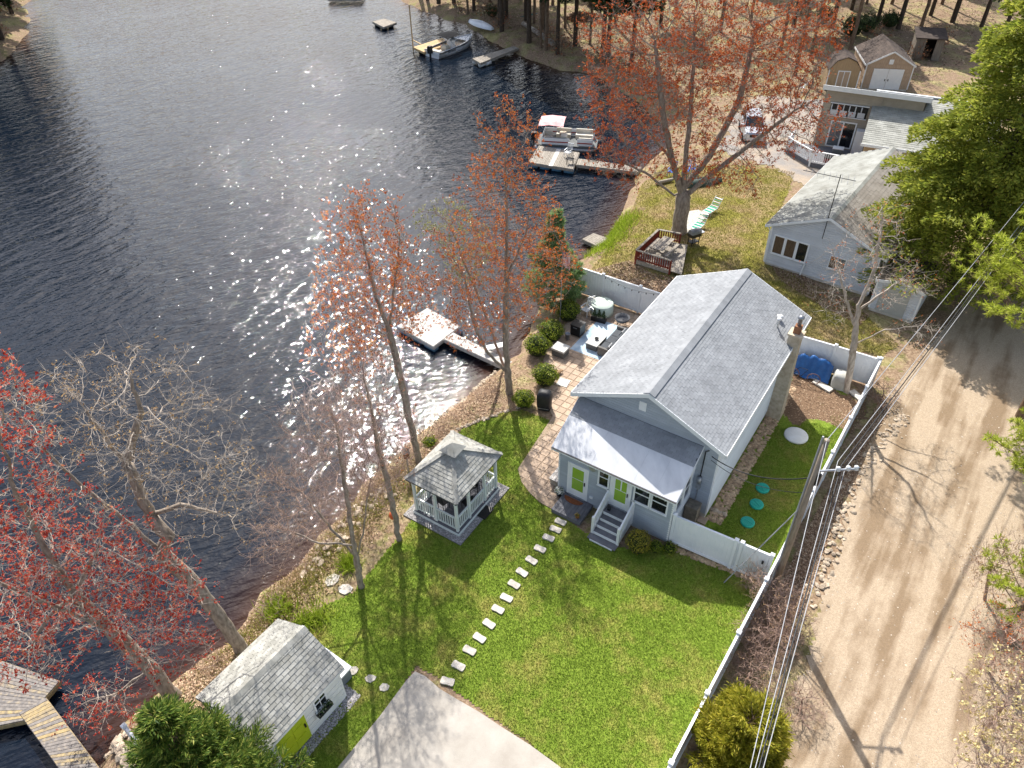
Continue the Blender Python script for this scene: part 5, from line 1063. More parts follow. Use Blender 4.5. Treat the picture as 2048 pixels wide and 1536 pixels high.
# ================================================================== SIDE YARD
M_TEAL = M('teal_plastic', S(40,172,152), S(30,158,140), .5, 3)
for i, (px_, py_, lab) in enumerate(((1525, 977, 'round teal septic lid nearest the white concrete cover'), (1513, 1009, 'middle one of the three round teal septic lids'), (1495, 1045, 'round teal septic lid nearest the white gate'))):
    t = thing('septic_lid', lab, 'lid', W(px_, py_, 0), .4*i, 'teal septic lids')
    MB().lathe([(.31, -.02), (.31, .05), (.28, .09), (.01, .095)], 26).build('cover', M_TEAL, t)
    for k in range(-3, 4):
        y = k*.07; hw = math.sqrt(max(.25**2-y*y, .001)); MB().box(-hw, hw, y-.014, y+.014, .09, .112).build('rib', M_TEAL, t)
    MB().box(-.02, .02, -.25, .25, .09, .116).build('rib', M_TEAL, t)
wc = MB().lathe([(.58, -.02), (.58, .05), (.55, .1), (.2, .13), (.01, .135)], 30, W(1592, 872, 0)).build('well_cover', M('white_concrete', S(230,232,232), S(214,214,210), .7, 3), None, True); tag(wc, 'round white concrete cover lying in the side lawn', 'cover')
spv = thing('paver_pad', 'small pad of square tan pavers inside the white gate', 'pavers', HL(6.1, -1.5, 0.02), HYAW)
for i in range(2):
    for j in range(4): piece(tile, 'paver', M_PAV, spv, (.25+i*.46, .3+j*.46, .01))
dmt = MB().box(-.3, .3, -.36, .36, .02, .045).build('doormat', M_BLACK); dmt.location = W(968, 1024, 0); dmt.rotation_euler.z = gyaw; tag(dmt, 'black mat on the grass at the gazebo entrance', 'doormat')
# blue tarp over a bicycle
tq = W(1622, 746, 0); tp = thing('tarp', 'crumpled blue tarp draped over a bicycle by the fence', 'tarp', tq, math.radians(-30))
nx_, ny_ = 26, 16; mb = MB()
for i in range(nx_):
    for j in range(ny_):
        x = (i/(nx_-1)-.5)*2.0; y = (j/(ny_-1)-.5)*1.25; hh = max(0, 1.12*(1-(abs(y)/(.6+.09*math.sin(x*5)))**1.3)) * (1-.3*abs(x)**3) + .5*(float(fbm(x, y, 2.6, 4))-.5)*(.25+abs(y)) + .22*(float(vnoise(x, y*.4, 6.5, 9))-.5)
        hh = max(hh, .06 + .04*math.sin(9*x)); mb.v.append((x, y+.1*math.sin(x*5)*abs(y), hh))
mb.f = [(i*ny_+j, (i+1)*ny_+j, (i+1)*ny_+j+1, i*ny_+j+1) for i in range(nx_-1) for j in range(ny_-1)]; mb.build('sheet', M('blue_tarp', S(40,104,170), S(28,80,142), .45, 4, spec=.5, bump=.3), tp, True)
bw = thing('bicycle', 'bicycle with rusty rims half hidden under the blue tarp', 'bicycle', tq+Vector((-.75, .1, 0)), math.radians(-30))
for x in (-.15, .95):
    q = MB(); ringp = [(x+.33*math.cos(a), -.62, .34+.33*math.sin(a)) for a in np.linspace(0, 2*math.pi, 25)]; q.tube(ringp, .022, 6, False); wq = q.build('wheel', M('rusty_rim', S(150,110,88), S(90,70,60), .8), bw)
    for a in np.linspace(0, 2*math.pi, 9)[:-1]: MB().tube([(x, -.62, .34), (x+.33*math.cos(a), -.62, .34+.33*math.sin(a))], .004, 3).build('spoke', M_METAL, wq)
MB().tube([(-.15, -.62, .34), (.3, -.62, .3), (.55, -.6, .8), (.1, -.6, .8), (-.15, -.62, .34)], .018, 5).build('frame', M_DARK, bw)
cvq = W(1679, 772, 0); cv = thing('covered_box', 'pale grey covered bin standing by the tree trunk in the side yard', 'bin', cvq, math.radians(-28))
gm = MB(); rr_ = [(.46, .4, 0), (.48, .42, .4), (.44, .4, .72), (.4, .34, .86), (.1, .08, .9)]; vs_ = []
for (a, b_, z) in rr_:
    for j in range(N):
        t = 2*math.pi*j/N; cx = math.copysign(abs(math.cos(t))**.4, math.cos(t)); sy = math.copysign(abs(math.sin(t))**.4, math.sin(t)); vs_.append((a*cx, b_*sy, z))
gm.add(vs_, [(i*N+j, i*N+(j+1) % N, (i+1)*N+(j+1) % N, (i+1)*N+j) for i in range(len(rr_)-1) for j in range(N)]+[tuple(range((len(rr_)-1)*N, len(rr_)*N))]); gm.build('cover', M('grey_cover', S(190,190,184), S(164,164,156), .8, 3), cv, True)
for k, (a, b_) in enumerate((((1628, 763), (1662, 783)), ((1702, 783), (1722, 800)))):
    q = MB().bar(W(*a)+Vector((0, 0, .05)), W(*b_)+Vector((0, 0, .05)), .4, .08).build('concrete_slab', M_FOUND); tag(q, ('pale concrete slab in front of the blue tarp', 'pale concrete slab at the corner of the roadside fence')[k], 'slab')
# stepping stones across the lawn
sm = MB(); N2 = 20; prof2 = []
for j in range(N2):
    t = 2*math.pi*j/N2; r_ = 1; x = .26*math.copysign(abs(math.cos(t))**.5, math.cos(t)); y = (.165+.0)*math.copysign(abs(math.sin(t))**.5, math.sin(t)); y *= .78+.32*(abs(x)/.26)**2; prof2.append((x, y))
sm.prism(prof2, -.03, .03); ssm = sm.mesh('stepping_stone'); M_STEP = M('stepping_stone', S(206,200,190), S(176,168,156), .9, 6, rand=.14, bump=.3); ssm.materials.append(M_STEP)
SS = [(1121,1044),(1111,1059),(1097,1076),(1080,1098),(1063,1121),(1044,1145),(1028,1169),(1013,1196),(996,1219),(978,1248),(959,1276),(939,1301),(917,1332),(895,1363)]
ordn = ['first','second','third','fourth','fifth','sixth','seventh','eighth','ninth','tenth','eleventh','twelfth','thirteenth','last']
for i, (x, y) in enumerate(SS):
    o = bpy.data.objects.new('stepping_stone', ssm); COL.objects.link(o); o.location = W(x, y, 0)+Vector((0, 0, .012)); o.rotation_euler.z = HYAW+random.uniform(-.15, .15)+(.3 if i == 13 else 0)
    tag(o, 'pale waisted stepping stone on the lawn, %s counting from the house%s' % (ordn[i], ' and nearest the driveway' if i == 13 else ''), 'stepping stone', 'stepping stones across the lawn')
for i, (x, y, lab) in enumerate(((708,1341,'flat tan flagstone in the grass closest to the shed box'), (741,1357,'middle flat tan flagstone between shed and driveway'), (769,1375,'flat tan flagstone closest to the driveway corner'), (665,1160,'large pale slab on the bank above the water'), (690,1178,'pale slab on the bank beside the lawn edge'))):
    r_ = .17 if i < 3 else .26; pl_ = [(r_*random.uniform(.8, 1.15)*math.cos(a)*1.2, r_*random.uniform(.8, 1.15)*math.sin(a)) for a in np.linspace(0, 2*math.pi, 8)[:-1]]
    o = MB().prism(pl_, -.05, .03).build('flagstone', M_STEP); q = W(x, y, 0); o.location = (q.x, q.y, gz(q.x, q.y)+.03); o.rotation_euler.z = random.uniform(0, 3); tag(o, lab, 'flagstone', 'loose flagstones')
# birdhouse and bird feeder
bq = W(818, 948, -.1); bhs = thing('birdhouse', 'brown wooden birdhouse on a post behind the gazebo', 'birdhouse', Vector((bq.x, bq.y, gz(bq.x, bq.y))), .3)
MB().box(-.04, .04, -.04, .04, 0, 1.1).build('post', M_PLANKG, bhs); MB().box(-.13, .13, -.13, .13, 1.1, 1.4).build('box', M('brown_board', S(150,98,64), S(120,78,52), .8, 6), bhs); MB().add([(-.18, -.18, 1.4), (.18, -.18, 1.4), (.18, .18, 1.5), (-.18, .18, 1.5), (-.18, -.18, 1.43), (.18, -.18, 1.43), (.18, .18, 1.53), (-.18, .18, 1.53)], [(3, 2, 1, 0), (4, 5, 6, 7), (0, 1, 5, 4), (1, 2, 6, 5), (2, 3, 7, 6), (3, 0, 4, 7)]).build('lid', M_BRNR, bhs)
fd = thing('bird_feeder', 'round orange feeder hanging on the bare tree beside the gazebo', 'feeder', W(785, 1031, 1.0))
MB().lathe([(.02, -.2), (.12, -.14), (.17, 0), (.12, .14), (.02, .2)], 16).build('globe', M('orange_plastic', S(222,110,62), S(206,96,52), .5), fd, True); MB().tube([(0, 0, .2), (.03, .02, .75)], .008, 4).build('hanger', M_DARK, fd)
# ================================================================== NEIGHBOURING YARD
M_REDW = M('red_stained_wood', S(142,66,46), S(110,48,34), .7, 6, rand=.12)
ra_, rb_, rc_, rd_ = W(1273,500,1.05), W(1317,459,1.05), W(1361,467,1.05), W(1342,521,1.05)
rd = thing('deck', 'small deck with red slatted railing under the big maple', 'deck', Vector((ra_.x, ra_.y, 0)))
o_ = rd.location; A0, B0, C0, D0 = [Vector((q.x-o_.x, q.y-o_.y, 0)) for q in (ra_, rb_, rc_, rd_)]
E0 = D0+(C0-B0)*.55
planks(rd, A0+Vector((0, 0, .3)), D0+(D0-A0)*.35+Vector((0, 0, .3)), C0+(C0-B0)*.4+Vector((0, 0, .3)), B0+Vector((0, 0, .3)), 22, M_PLANKG, .05, .08, Vector((0, 0, 0)))
for a, b_ in ((A0, B0), (B0, C0), (A0, D0)):
    dd = b_-a; L = dd.length; dd.normalize(); z = Vector((0, 0, 1))
    MB().bar(a+z*1.05, b_+z*1.05, .16, .05).build('cap_rail', M_PLANKG, rd); MB().bar(a+z*.45, b_+z*.45, .04, .1).build('bottom_rail', M_REDW, rd); MB().bar(a+z*.16, b_+z*.16, .05, .25).build('rim_board', M_PLANKG, rd)
    for k in range(int(L/.16)): c_ = a+dd*((k+.5)*.16); MB().box(c_.x-.04, c_.x+.04, c_.y-.015, c_.y+.015, .35, 1.02).build('baluster', M_REDW, rd)
    for p in ((a, b_) if a is A0 and b_ is B0 else (b_,)): MB().box(p.x-.06, p.x+.06, p.y-.06, p.y+.06, 0, 1.02).build('post', M_REDW, rd)
ptq = W(1326, 490, .9); pk = thing('picnic_table', 'weathered grey picnic table on the red railed deck', 'table', Vector((ptq.x, ptq.y, .3)), math.atan2((B0-A0).y, (B0-A0).x))
for k in range(5): MB().box(-.95, .95, -.4+k*.16, -.4+k*.16+.145, .7, .74).build('top_plank', M_PLANKG, pk)
for y in (-.8, .62):
    MB().box(-.95, .95, y, y+.22, .42, .46).build('bench_plank', M_PLANKG, pk)
for x in (-.7, .7):
    MB().bar((x, -.75, .0), (x, .25, .7), .05, .09, (1, 0, 0)).build('leg', M_PLANKG, pk); MB().bar((x, .75, .0), (x, -.25, .7), .05, .09, (1, 0, 0)).build('leg', M_PLANKG, pk); MB().bar((x, -.8, .4), (x, .84, .4), .04, .07).build('cross_brace', M_PLANKG, pk)
psl_ = MB().prism([tuple(W(*p)[:2]) for p in ((1368,470),(1395,452),(1418,428),(1396,420),(1372,424),(1358,448))][::-1], -.05, .03).build('stone_slab', M_FOUND); tag(psl_, 'grey stone slab beside the big maple trunk', 'slab')
gq = W(1386, 488, 0); kg = thing('barbecue_grill', 'black barbecue grill with grey lid beside the red deck', 'grill', gq, .5)
for x in (-.3, .3):
    for y in (-.2, .2): MB().bar((x, y, 0), (x, y, .7), .04, .04).build('leg', M_BLACK, kg)
MB().box(-.4, .4, -.26, .26, .62, .86).build('firebox', M_BLACK, kg); MB().prism([(-.26, .86), (.26, .86), (.24, 1.05), (.1, 1.16), (-.1, 1.16), (-.24, 1.05)], -.4, .4, 'x').build('lid', M('grey_lid', S(140,142,142), S(110,112,112), .5, 4), kg); MB().box(-.34, .34, -.22, .22, .2, .23).build('shelf', M_DARK, kg); MB().box(.42, .75, -.2, .2, .8, .83).build('side_shelf', M_METAL, kg)
def lounge(label, loc, yaw, m1):
    t = thing('lounge_chair', label, 'lounge chair', loc, yaw)
    for y in (-.3, .3):
        MB().tube([(-.95, y, .32), (.2, y, .34), (.8, y, .95)], .02, 6).build('frame_rail', M_WHITE, t)
        for x in (-.7, .15): MB().tube([(x, y, 0), (x, y, .33)], .018, 5).build('leg', M_WHITE, t)
    for k in range(9): x = -.92+k*.125; MB().box(x, x+.1, -.29, .29, .335, .35).build('strap', m1 if k % 3 else M_WHITE, t)
    for k in range(5): t0 = .1+k*.18; MB().bar((.2+.6*t0, -.29, .345+.61*t0), (.2+.6*t0, .29, .345+.61*t0), .1, .012).build('strap', m1 if k % 2 else M_WHITE, t)
M_GRN = M('green_webbing', S(40,140,110), S(60,170,140), .7)
lounge('white lounge chair with green straps nearest the grill', W(1398,456,0), .95, M_GRN); lounge('white lounge chair with green straps furthest from the grill', W(1424,424,0), .8, M_GRN)
M_BLUC = M('blue_plastic', S(34,104,192), S(28,88,168), .5)
for i, (x, y, lab) in enumerate(((1342, 352, 'blue slatted chair leftmost of three behind the big maple'), (1370, 350, 'blue slatted chair in the middle behind the big maple'), (1386, 347, 'blue slatted chair rightmost of three behind the big maple'))): chair('garden_chair', lab, W(x, y, 0), 2.6+i*.3, M_BLUC, group='blue garden chairs', recl=.4)
def rowboat(label, a, b_, m, w=1.2, h=.5, name='rowboat'):
    d_ = b_-a; L = d_.length; t = thing(name, label, 'boat', a, math.atan2(d_.y, d_.x)); st = []
    for k in range(9):
        u_ = k/8; wd_ = w*math.sin(math.pi*(.08+.84*u_))**.7; hh = h*math.sin(math.pi*(.1+.8*u_))**.5; st.append([(L*u_, wd_*.5*math.cos(q), hh*math.sin(q)) for q in np.linspace(0, math.pi, 9)])
    mb = MB(); vs_ = [p for s_ in st for p in s_]; mb.add(vs_, [(i*9+j, i*9+j+1, (i+1)*9+j+1, (i+1)*9+j) for i in range(8) for j in range(8)]+[tuple(range(9)), tuple(range(72, 81))]); mb.build('hull', m, t, True); MB().tube([(0, 0, h*.6), (L*.5, 0, h+.03), (L, 0, h*.6)], .03, 5).build('keel', m, t); return t
M_DKGR = M('dark_green_hull', S(44,66,60), S(60,76,68), .6, 4); M_GRNB = M('green_canoe', S(40,104,96), S(34,86,80), .5)
rowboat('upturned dark green rowboat on the grass behind the big maple', W(1352,374), W(1442,362), M_DKGR); rowboat('green canoe on the ground among the far trees', W(1040,38), W(1092,30), M_GRNB, .9, .4, 'canoe'); rowboat('upturned white rowboat on the far bank', W(940,44), W(985,60), M_HULL, 1.4, .6)
lg = MB().tube([W(1312,370)+Vector((0, 0, .15)), W(1345,362)+Vector((0, 0, .15))], [.16, .13], 9).build('log', M('pale_log', S(186,176,160), S(130,118,102), .9, 6), None, True); tag(lg, 'short pale log on the grass near the gangway', 'log')
lg = MB().tube([W(1046,52)+Vector((0, 0, .3)), W(1078,72)+Vector((0, 0, .3)), W(1106,92)+Vector((0, 0, .25))], [.26, .3, .34], 9).build('log', M('birch_log', S(206,196,182), S(120,104,90), .9, 2.5), None, True); tag(lg, 'fallen pale birch trunk on the far bank', 'log')
chair('plastic_chair', 'white plastic chair on the gravel near the small tan shed', W(1602, 182, 0), 1.0, M_WHITE)
tr = thing('trampoline', 'round netted trampoline at the top edge of the yard', 'trampoline', W(1200, 22, 0)+Vector((0, 0, .6)))
MB().lathe([(1.9, .85), (1.95, .9), (1.9, .93), (.02, .86)], 28).build('mat', M_BLACK, tr)
for a in np.linspace(0, 6.283, 7)[:-1]: MB().tube([(1.95*math.cos(a), 1.95*math.sin(a), -.8), (1.95*math.cos(a), 1.95*math.sin(a), 2.6)], .03, 6).build('pole', M_METAL, tr)
for z in (1.4, 2.0, 2.6): MB().tube([(1.95*math.cos(a), 1.95*math.sin(a), z) for a in np.linspace(0, 6.283, 25)], .015, 4, False).build('net_cord', M_DARK, tr)
# ================================================================== TREES
def WY(px, py, Y):
    d = _R*((px-1024)/CF) + _D*((py-768)/CF) + _fw
    return Vector((0, 0, CH)) + d*(Y/d.y)
def colonize(pos, par, att, step, infl, kill, trop, iters, rng):
    pos = [np.array(p, float) for p in pos]; par = list(par); att = np.array(att)
    P = np.array(pos); D = np.linalg.norm(att[:, None]-P[None], axis=2); ni = D.argmin(1); nd = D.min(1); nch = np.zeros(len(pos), int)
    for it in range(iters):
        act = nd < infl
        if not act.any(): break
        P = np.array(pos); acc = np.zeros_like(P); np.add.at(acc, ni[act], unit(att[act]-P[ni[act]]))
        idx = np.unique(ni[act]); idx = idx[nch[idx] < 4]
        if len(idx) == 0: break
        d = unit(unit(acc[idx]) + np.array(trop) + rng.normal(size=(len(idx), 3))*.18); newp = P[idx]+d*step; b0 = len(pos)
        for k, i in enumerate(idx): pos.append(newp[k]); par.append(int(i))
        nch[idx] += 1; nch = np.r_[nch, np.zeros(len(idx), int)]
        D = np.linalg.norm(att[:, None]-newp[None], axis=2); j = D.argmin(1); m = D.min(1); better = m < nd; ni = np.where(better, j+b0, ni); nd = np.where(better, m, nd)
        keep = nd > kill
        # attractors that no longer make progress are dropped
        att, ni, nd = att[keep], ni[keep], nd[keep]
        if len(att) == 0: break
    return np.array(pos), np.array(par)
def ell(n, c, r, rng):
    p = unit(rng.normal(size=(n, 3)))*(rng.random((n, 1))**.38); return np.array(c)+p*np.array(r)
BARK = {}
def bark(name, a, b): return M(name, S(*a), S(*b), .95, 9, stretch=(1, 1, .35), bump=.5, spec=.15)
M_BK_GREY = bark('bark_grey', (172,160,146), (118,106,94)); M_BK_PALE = bark('bark_pale', (206,194,180), (150,138,124)); M_BK_BRN = bark('bark_brown', (138,118,98), (92,76,62)); M_BK_DARK = bark('bark_dark', (96,84,72), (64,54,46)); M_BK_PINK = bark('bark_pinkish', (186,160,144), (140,116,102))
def tree(name, label, base, stems, crowns, seed, r_base, bk, budmat, natt=900, step=.34, infl=2.6, kill=.5, trop=(0, 0, .12), twigs=4, tlen=(.3, .8), buds=1.0, bsize=.1, bper=3, group=None, rt=.007, twm=None, iters=160, budlow=0., cat='tree', sideroot=None, budsub=1.0):
    rng = np.random.default_rng(seed); base = Vector(base); o = np.array(base)
    pos = [np.zeros(3)]; par = [-1]
    for st in stems:       # each stem: list of points (world); starts at base or at the nearest existing node
        pts = [np.array(q, float)-o for q in st]; i = int(np.argmin([np.linalg.norm(p-pts[0]) for p in pos])); cur = pos[i]
        for q in pts:
            L = np.linalg.norm(q-cur); n = max(1, int(L/step))
            for k in range(1, n+1): pos.append(cur+(q-cur)*k/n+rng.normal(size=3)*.02); par.append(i); i = len(pos)-1
            cur = pos[i]
    nstem = len(pos); tot = sum(w for _, _, w in crowns)
    att = np.concatenate([ell(int(natt*w/tot), np.array(c)-o, r, rng) for c, r, w in crowns]); 
    P, par = colonize(pos, par, att, step, infl, kill, trop, iters, rng); n = len(P)
    pw = np.zeros(n); ch = np.zeros(n, int)
    for i in range(n-1, 0, -1):
        if ch[i] == 0: pw[i] = rt**2.1
        pw[par[i]] += pw[i]; ch[par[i]] += 1
    r = pw**(1/2.1); r[0] = max(r[0], r[1] if n > 1 else .1)
    k = r_base/r[0]; g = np.clip(np.log(np.maximum(r/rt, 1.001))/np.log(r[0]/rt), 0, 1); r = r*(1+(k-1)*g**1.7)
    r[0] *= 1.18
    # thick limbs as continuous tubes
    t = thing(name, label, cat, base, 0, group)
    kids = [[] for _ in range(n)]
    for i in range(1, n): kids[par[i]].append(i)
    thick = MB(); used = np.zeros(n, bool); starts = [(0, None)]
    THR = max(.03, r_base*.12)
    while starts:
        i, fr = starts.pop(); path = [] if fr is None else [fr]; cur = i
        while True:
            path.append(cur); used[cur] = True; ks = [c for c in kids[cur] if r[c] > THR]
            if not ks: break
            ks.sort(key=lambda c: -r[c]); starts += [(c, cur) for c in ks[1:]]; cur = ks[0]
        if len(path) > 1:
            rr = [min(r[q], r[path[1]]*1.0) if (q == path[0] and fr is not None) else r[q] for q in path]
            thick.tube([P[q] for q in path], rr, 9 if r[path[1]] > .08 else 6, False)
    thick.build('trunk', bk, t, True)
    ids = np.array([i for i in range(1, n) if r[i] <= THR]); nb = NB()
    if len(ids): V, F = frusta(P[par[ids]], P[ids], np.minimum(r[par[ids]], np.maximum(r[ids]*1.5, rt)), r[ids], 4); nb.add(V, F)
    # twigs
    tips = []
    th = np.array([i for i in range(nstem//2, n) if r[i] < THR*1.1 and i > 0])
    if twigs and len(th):
        cnt = rng.poisson(twigs, len(th)); src = np.repeat(th, cnt); m = len(src)
        dirn = unit(P[src]-P[par[src]]); d = unit(dirn*.7+rng.normal(size=(m, 3))*.75+np.array(trop)*2.2); L = rng.uniform(*tlen, m)[:, None]
        p0 = P[src]; p1 = p0+d*L*.5; d2 = unit(d+rng.normal(size=(m, 3))*.3+np.array([0, 0, .18])); p2 = p1+d2*L*.5
        V, F = frusta(p0, p1, rt*.85, rt*.6, 3); nb.add(V, F); V, F = frusta(p1, p2, rt*.6, rt*.35, 3); nb.add(V, F)
        ms = int(m*.9); q = rng.integers(0, m, ms); s0 = p1[q]+(p2[q]-p1[q])*rng.random((ms, 1)); sd = unit(d2[q]+rng.normal(size=(ms, 3))*.8); s1 = s0+sd*L[q]*rng.uniform(.25, .5, (ms, 1)); V, F = frusta(s0, s1, rt*.5, rt*.3, 3); nb.add(V, F)
        tips = (p0, p1, p2, s0, s1)
    tag(nb.build('branches', twm or bk, t), kind='stuff')
    if buds and len(tips):
        cell = np.floor(p1/.75).astype(int); hsh = np.sin(cell[:, 0]*12.9898+cell[:, 1]*78.233+cell[:, 2]*37.719+seed)*43758.5453; hsh = hsh-np.floor(hsh)
        w = buds*(.25+1.5*hsh)*np.where(p1[:, 2] < budlow, .15, 1.); kk = rng.random(len(p1)) < w
        def along(a_, b_, k_, lo): 
            a_, b_ = np.repeat(a_, k_, 0), np.repeat(b_, k_, 0); return a_+(b_-a_)*rng.uniform(lo, 1.03, (len(a_), 1))
        B = [along(p1[kk], p2[kk], bper+1, .2)]; qq = kk[q] & (rng.random(ms) < .8); B.append(along(s0[qq], s1[qq], bper, .4)); B = np.concatenate(B)
        B = B+rng.normal(size=B.shape)*bsize*.3; V, F = leaves_np(B, bsize*rng.uniform(.45, 1.2, len(B)), rng, .1, .55)
        tag(NB().add(V, F).build('crown', budmat, t), kind='stuff')
    return t
B_ORANGE = LEAF('orange_maple_keys', [(0, S(150,72,26)), (.4, S(200,98,34)), (.75, S(220,126,48)), (1, S(222,160,84))], .7, .3)
B_ORANGE2 = LEAF('russet_maple_keys', [(0, S(140,60,26)), (.45, S(186,84,36)), (.8, S(208,108,48)), (1, S(208,142,84))], .7, .3)
B_RED = LEAF('red_maple_flowers', [(0, S(146,44,38)), (.5, S(190,68,54)), (.8, S(208,96,72)), (1, S(214,146,104))], .6, .45)
B_TAN = LEAF('tan_buds', [(0, S(140,112,78)), (.6, S(184,150,106)), (1, S(206,178,128))], .7, .3)
B_YG = LEAF('yellow_green_leaves', [(0, S(120,126,56)), (.5, S(162,166,82)), (1, S(196,194,112))], .6, .4)
B_CREAM = LEAF('cream_buds', [(0, S(196,178,118)), (.6, S(224,208,150)), (1, S(236,224,176))], .6, .3)
def gpt(px, py, z=0.): q = W(px, py, z); return Vector((q.x, q.y, gz(q.x, q.y)-.05))
# orange maple behind the gazebo
b = gpt(838, 925, -.2); Y = b.y
tree('maple_tree', 'slender orange-budding maple rising behind the gazebo over the dock', b, [[WY(821,840,Y), WY(801,756,Y), WY(779,661,Y+.2), WY(751,594,Y+.3), WY(722,460,Y+.4)], [WY(779,661,Y+.2), WY(790,560,Y+.6), WY(800,480,Y+.8)]],
     [(WY(735,500,Y+.3), (1.9,1.9,2.6), 1.1), (WY(735,600,Y+.3), (2.6,2.3,2.6), 1.5), (WY(800,580,Y+.7), (1.8,1.8,2.4), .7), (WY(690,690,Y), (1.7,1.7,1.6), .6)], 11, .16, M_BK_GREY, B_ORANGE, 1000, .32, 2.6, .48, (0, 0, .22), 3.8, (.25, .7), .95, .095, 4, twm=M_BK_GREY)
# orange maple by the round shrubs
b = gpt(1019, 786, -.1); Y = b.y
tree('maple_tree', 'tall orange-budding maple at the shore next to the round patio shrubs', b, [[WY(1012,700,Y), WY(1012,600,Y), WY(1014,500,Y), WY(1012,400,Y+.1), WY(1010,270,Y+.2)], [WY(1014,745,Y), WY(975,705,Y), WY(945,640,Y+.3), WY(930,560,Y+.5)], [WY(1013,560,Y), WY(1050,470,Y+.3), WY(1068,380,Y+.4)]],
     [(WY(1010,300,Y+.2), (1.5,1.5,2.4), .8), (WY(1008,430,Y), (2.6,2.4,2.6), 1.3), (WY(1005,560,Y), (3.5,3.0,2.4), 1.7), (WY(930,530,Y+.4), (2.0,2.0,2.2), .8), (WY(1085,520,Y+.3), (1.9,1.9,2.2), .8), (WY(945,650,Y+.2), (1.6,1.6,1.4), .4)], 12, .19, M_BK_GREY, B_ORANGE, 1350, .33, 2.6, .48, (0, 0, .2), 3.8, (.25, .75), .9, .095, 4, twm=M_BK_GREY)
# yellow-green young tree
b = gpt(1008, 733, -.3); Y = b.y
tree('young_tree', 'pale yellow-green leafing tree between the two orange maples', b, [[WY(975,640,Y), WY(935,540,Y+.4), WY(905,460,Y+.6)]], [(WY(895,455,Y+.6), (1.7,1.6,1.5), 1), (WY(940,520,Y+.4), (1.5,1.5,1.6), .8)], 13, .08, M_BK_PINK, B_YG, 420, .3, 2.6, .45, (0, 0, .15), 3.2, (.2, .55), .9, .09, 3)
# bare trees on the bank left of the gazebo
b = gpt(798, 1078, 0); Y = b.y
tree('bare_tree', 'leafless slim tree with hanging orange feeder on the lawn edge', b, [[WY(790,1030,Y), WY(779,982,Y), WY(759,905,Y+.1), WY(745,830,Y+.2), WY(725,735,Y+.3)]], [(WY(735,760,Y+.2), (1.5,1.5,1.6), .8), (WY(745,850,Y+.2), (2.1,1.9,1.7), 1.2), (WY(700,800,Y+.3), (1.4,1.4,1.5), .7), (WY(770,930,Y), (1.5,1.5,1.1), .5)], 14, .12, M_BK_GREY, B_ORANGE, 800, .26, 2.4, .4, (0, 0, .2), 3.4, (.25, .7), .16, .07, 2, rt=.006, twm=M_BK_PINK)
b = gpt(723, 1172, 0); Y = b.y
tree('bare_tree', 'leafless spreading many-stemmed tree leaning over the dark water', b, [[WY(712,1120,Y), WY(700,1050,Y), WY(688,960,Y+.1), WY(672,850,Y+.2)], [WY(710,1115,Y), WY(665,1060,Y+.2), WY(610,990,Y+.4)], [WY(712,1120,Y), WY(730,1050,Y), WY(740,960,Y)], [WY(706,1090,Y), WY(640,1085,Y), WY(575,1060,Y+.2)]],
     [(WY(680,850,Y+.2), (1.6,1.5,1.7), .9), (WY(650,950,Y+.2), (2.3,2,1.8), 1.3), (WY(590,1010,Y+.3), (2.0,1.8,1.4), 1.0), (WY(735,960,Y), (1.3,1.3,1.6), .6), (WY(570,1090,Y+.1), (1.5,1.4,.9), .5), (WY(620,870,Y+.3), (1.5,1.5,1.5), .6)], 15, .13, M_BK_GREY, B_TAN, 1150, .27, 2.5, .4, (0, 0, .12), 3.6, (.3, .85), .14, .06, 2, rt=.006, twm=M_BK_PINK)
# leaning trees over the water, lower left
b = gpt(485, 1302, -.2); Y = b.y
tree('maple_tree', 'thick leaning tree with twisted pale limbs and sparse tan buds', b, [[WY(440,1235,Y), WY(385,1165,Y), WY(322,1105,Y+.1), WY(262,1050,Y+.2), WY(200,1000,Y+.3)], [WY(322,1105,Y+.1), WY(335,1070,Y+.4), WY(300,1030,Y+.6), WY(360,1010,Y+.8), WY(450,1030,Y+1)], [WY(300,1030,Y+.6), WY(255,930,Y+.8), WY(190,850,Y+1), WY(150,790,Y+1.1)], [WY(255,930,Y+.8), WY(280,830,Y+1), WY(255,740,Y+1.2)], [WY(262,1050,Y+.2), WY(150,960,Y+.3), WY(70,880,Y+.3), WY(20,800,Y+.3)]],
     [(WY(250,800,Y+1), (2.5,2.2,1.8), 1.2), (WY(370,880,Y+1), (2.2,2,1.7), 1.0), (WY(420,1000,Y+.9), (2.0,1.8,1.3), .9), (WY(130,800,Y+.7), (1.8,1.8,1.5), .7), (WY(210,950,Y+.4), (1.8,1.6,1.3), .6)], 16, .25, M_BK_GREY, B_TAN, 950, .28, 2.6, .44, (0, 0, .1), 2.8, (.25, .75), .36, .08, 2, rt=.0065, twm=M_BK_PALE)
b = gpt(348, 1392, -.2); Y = b.y
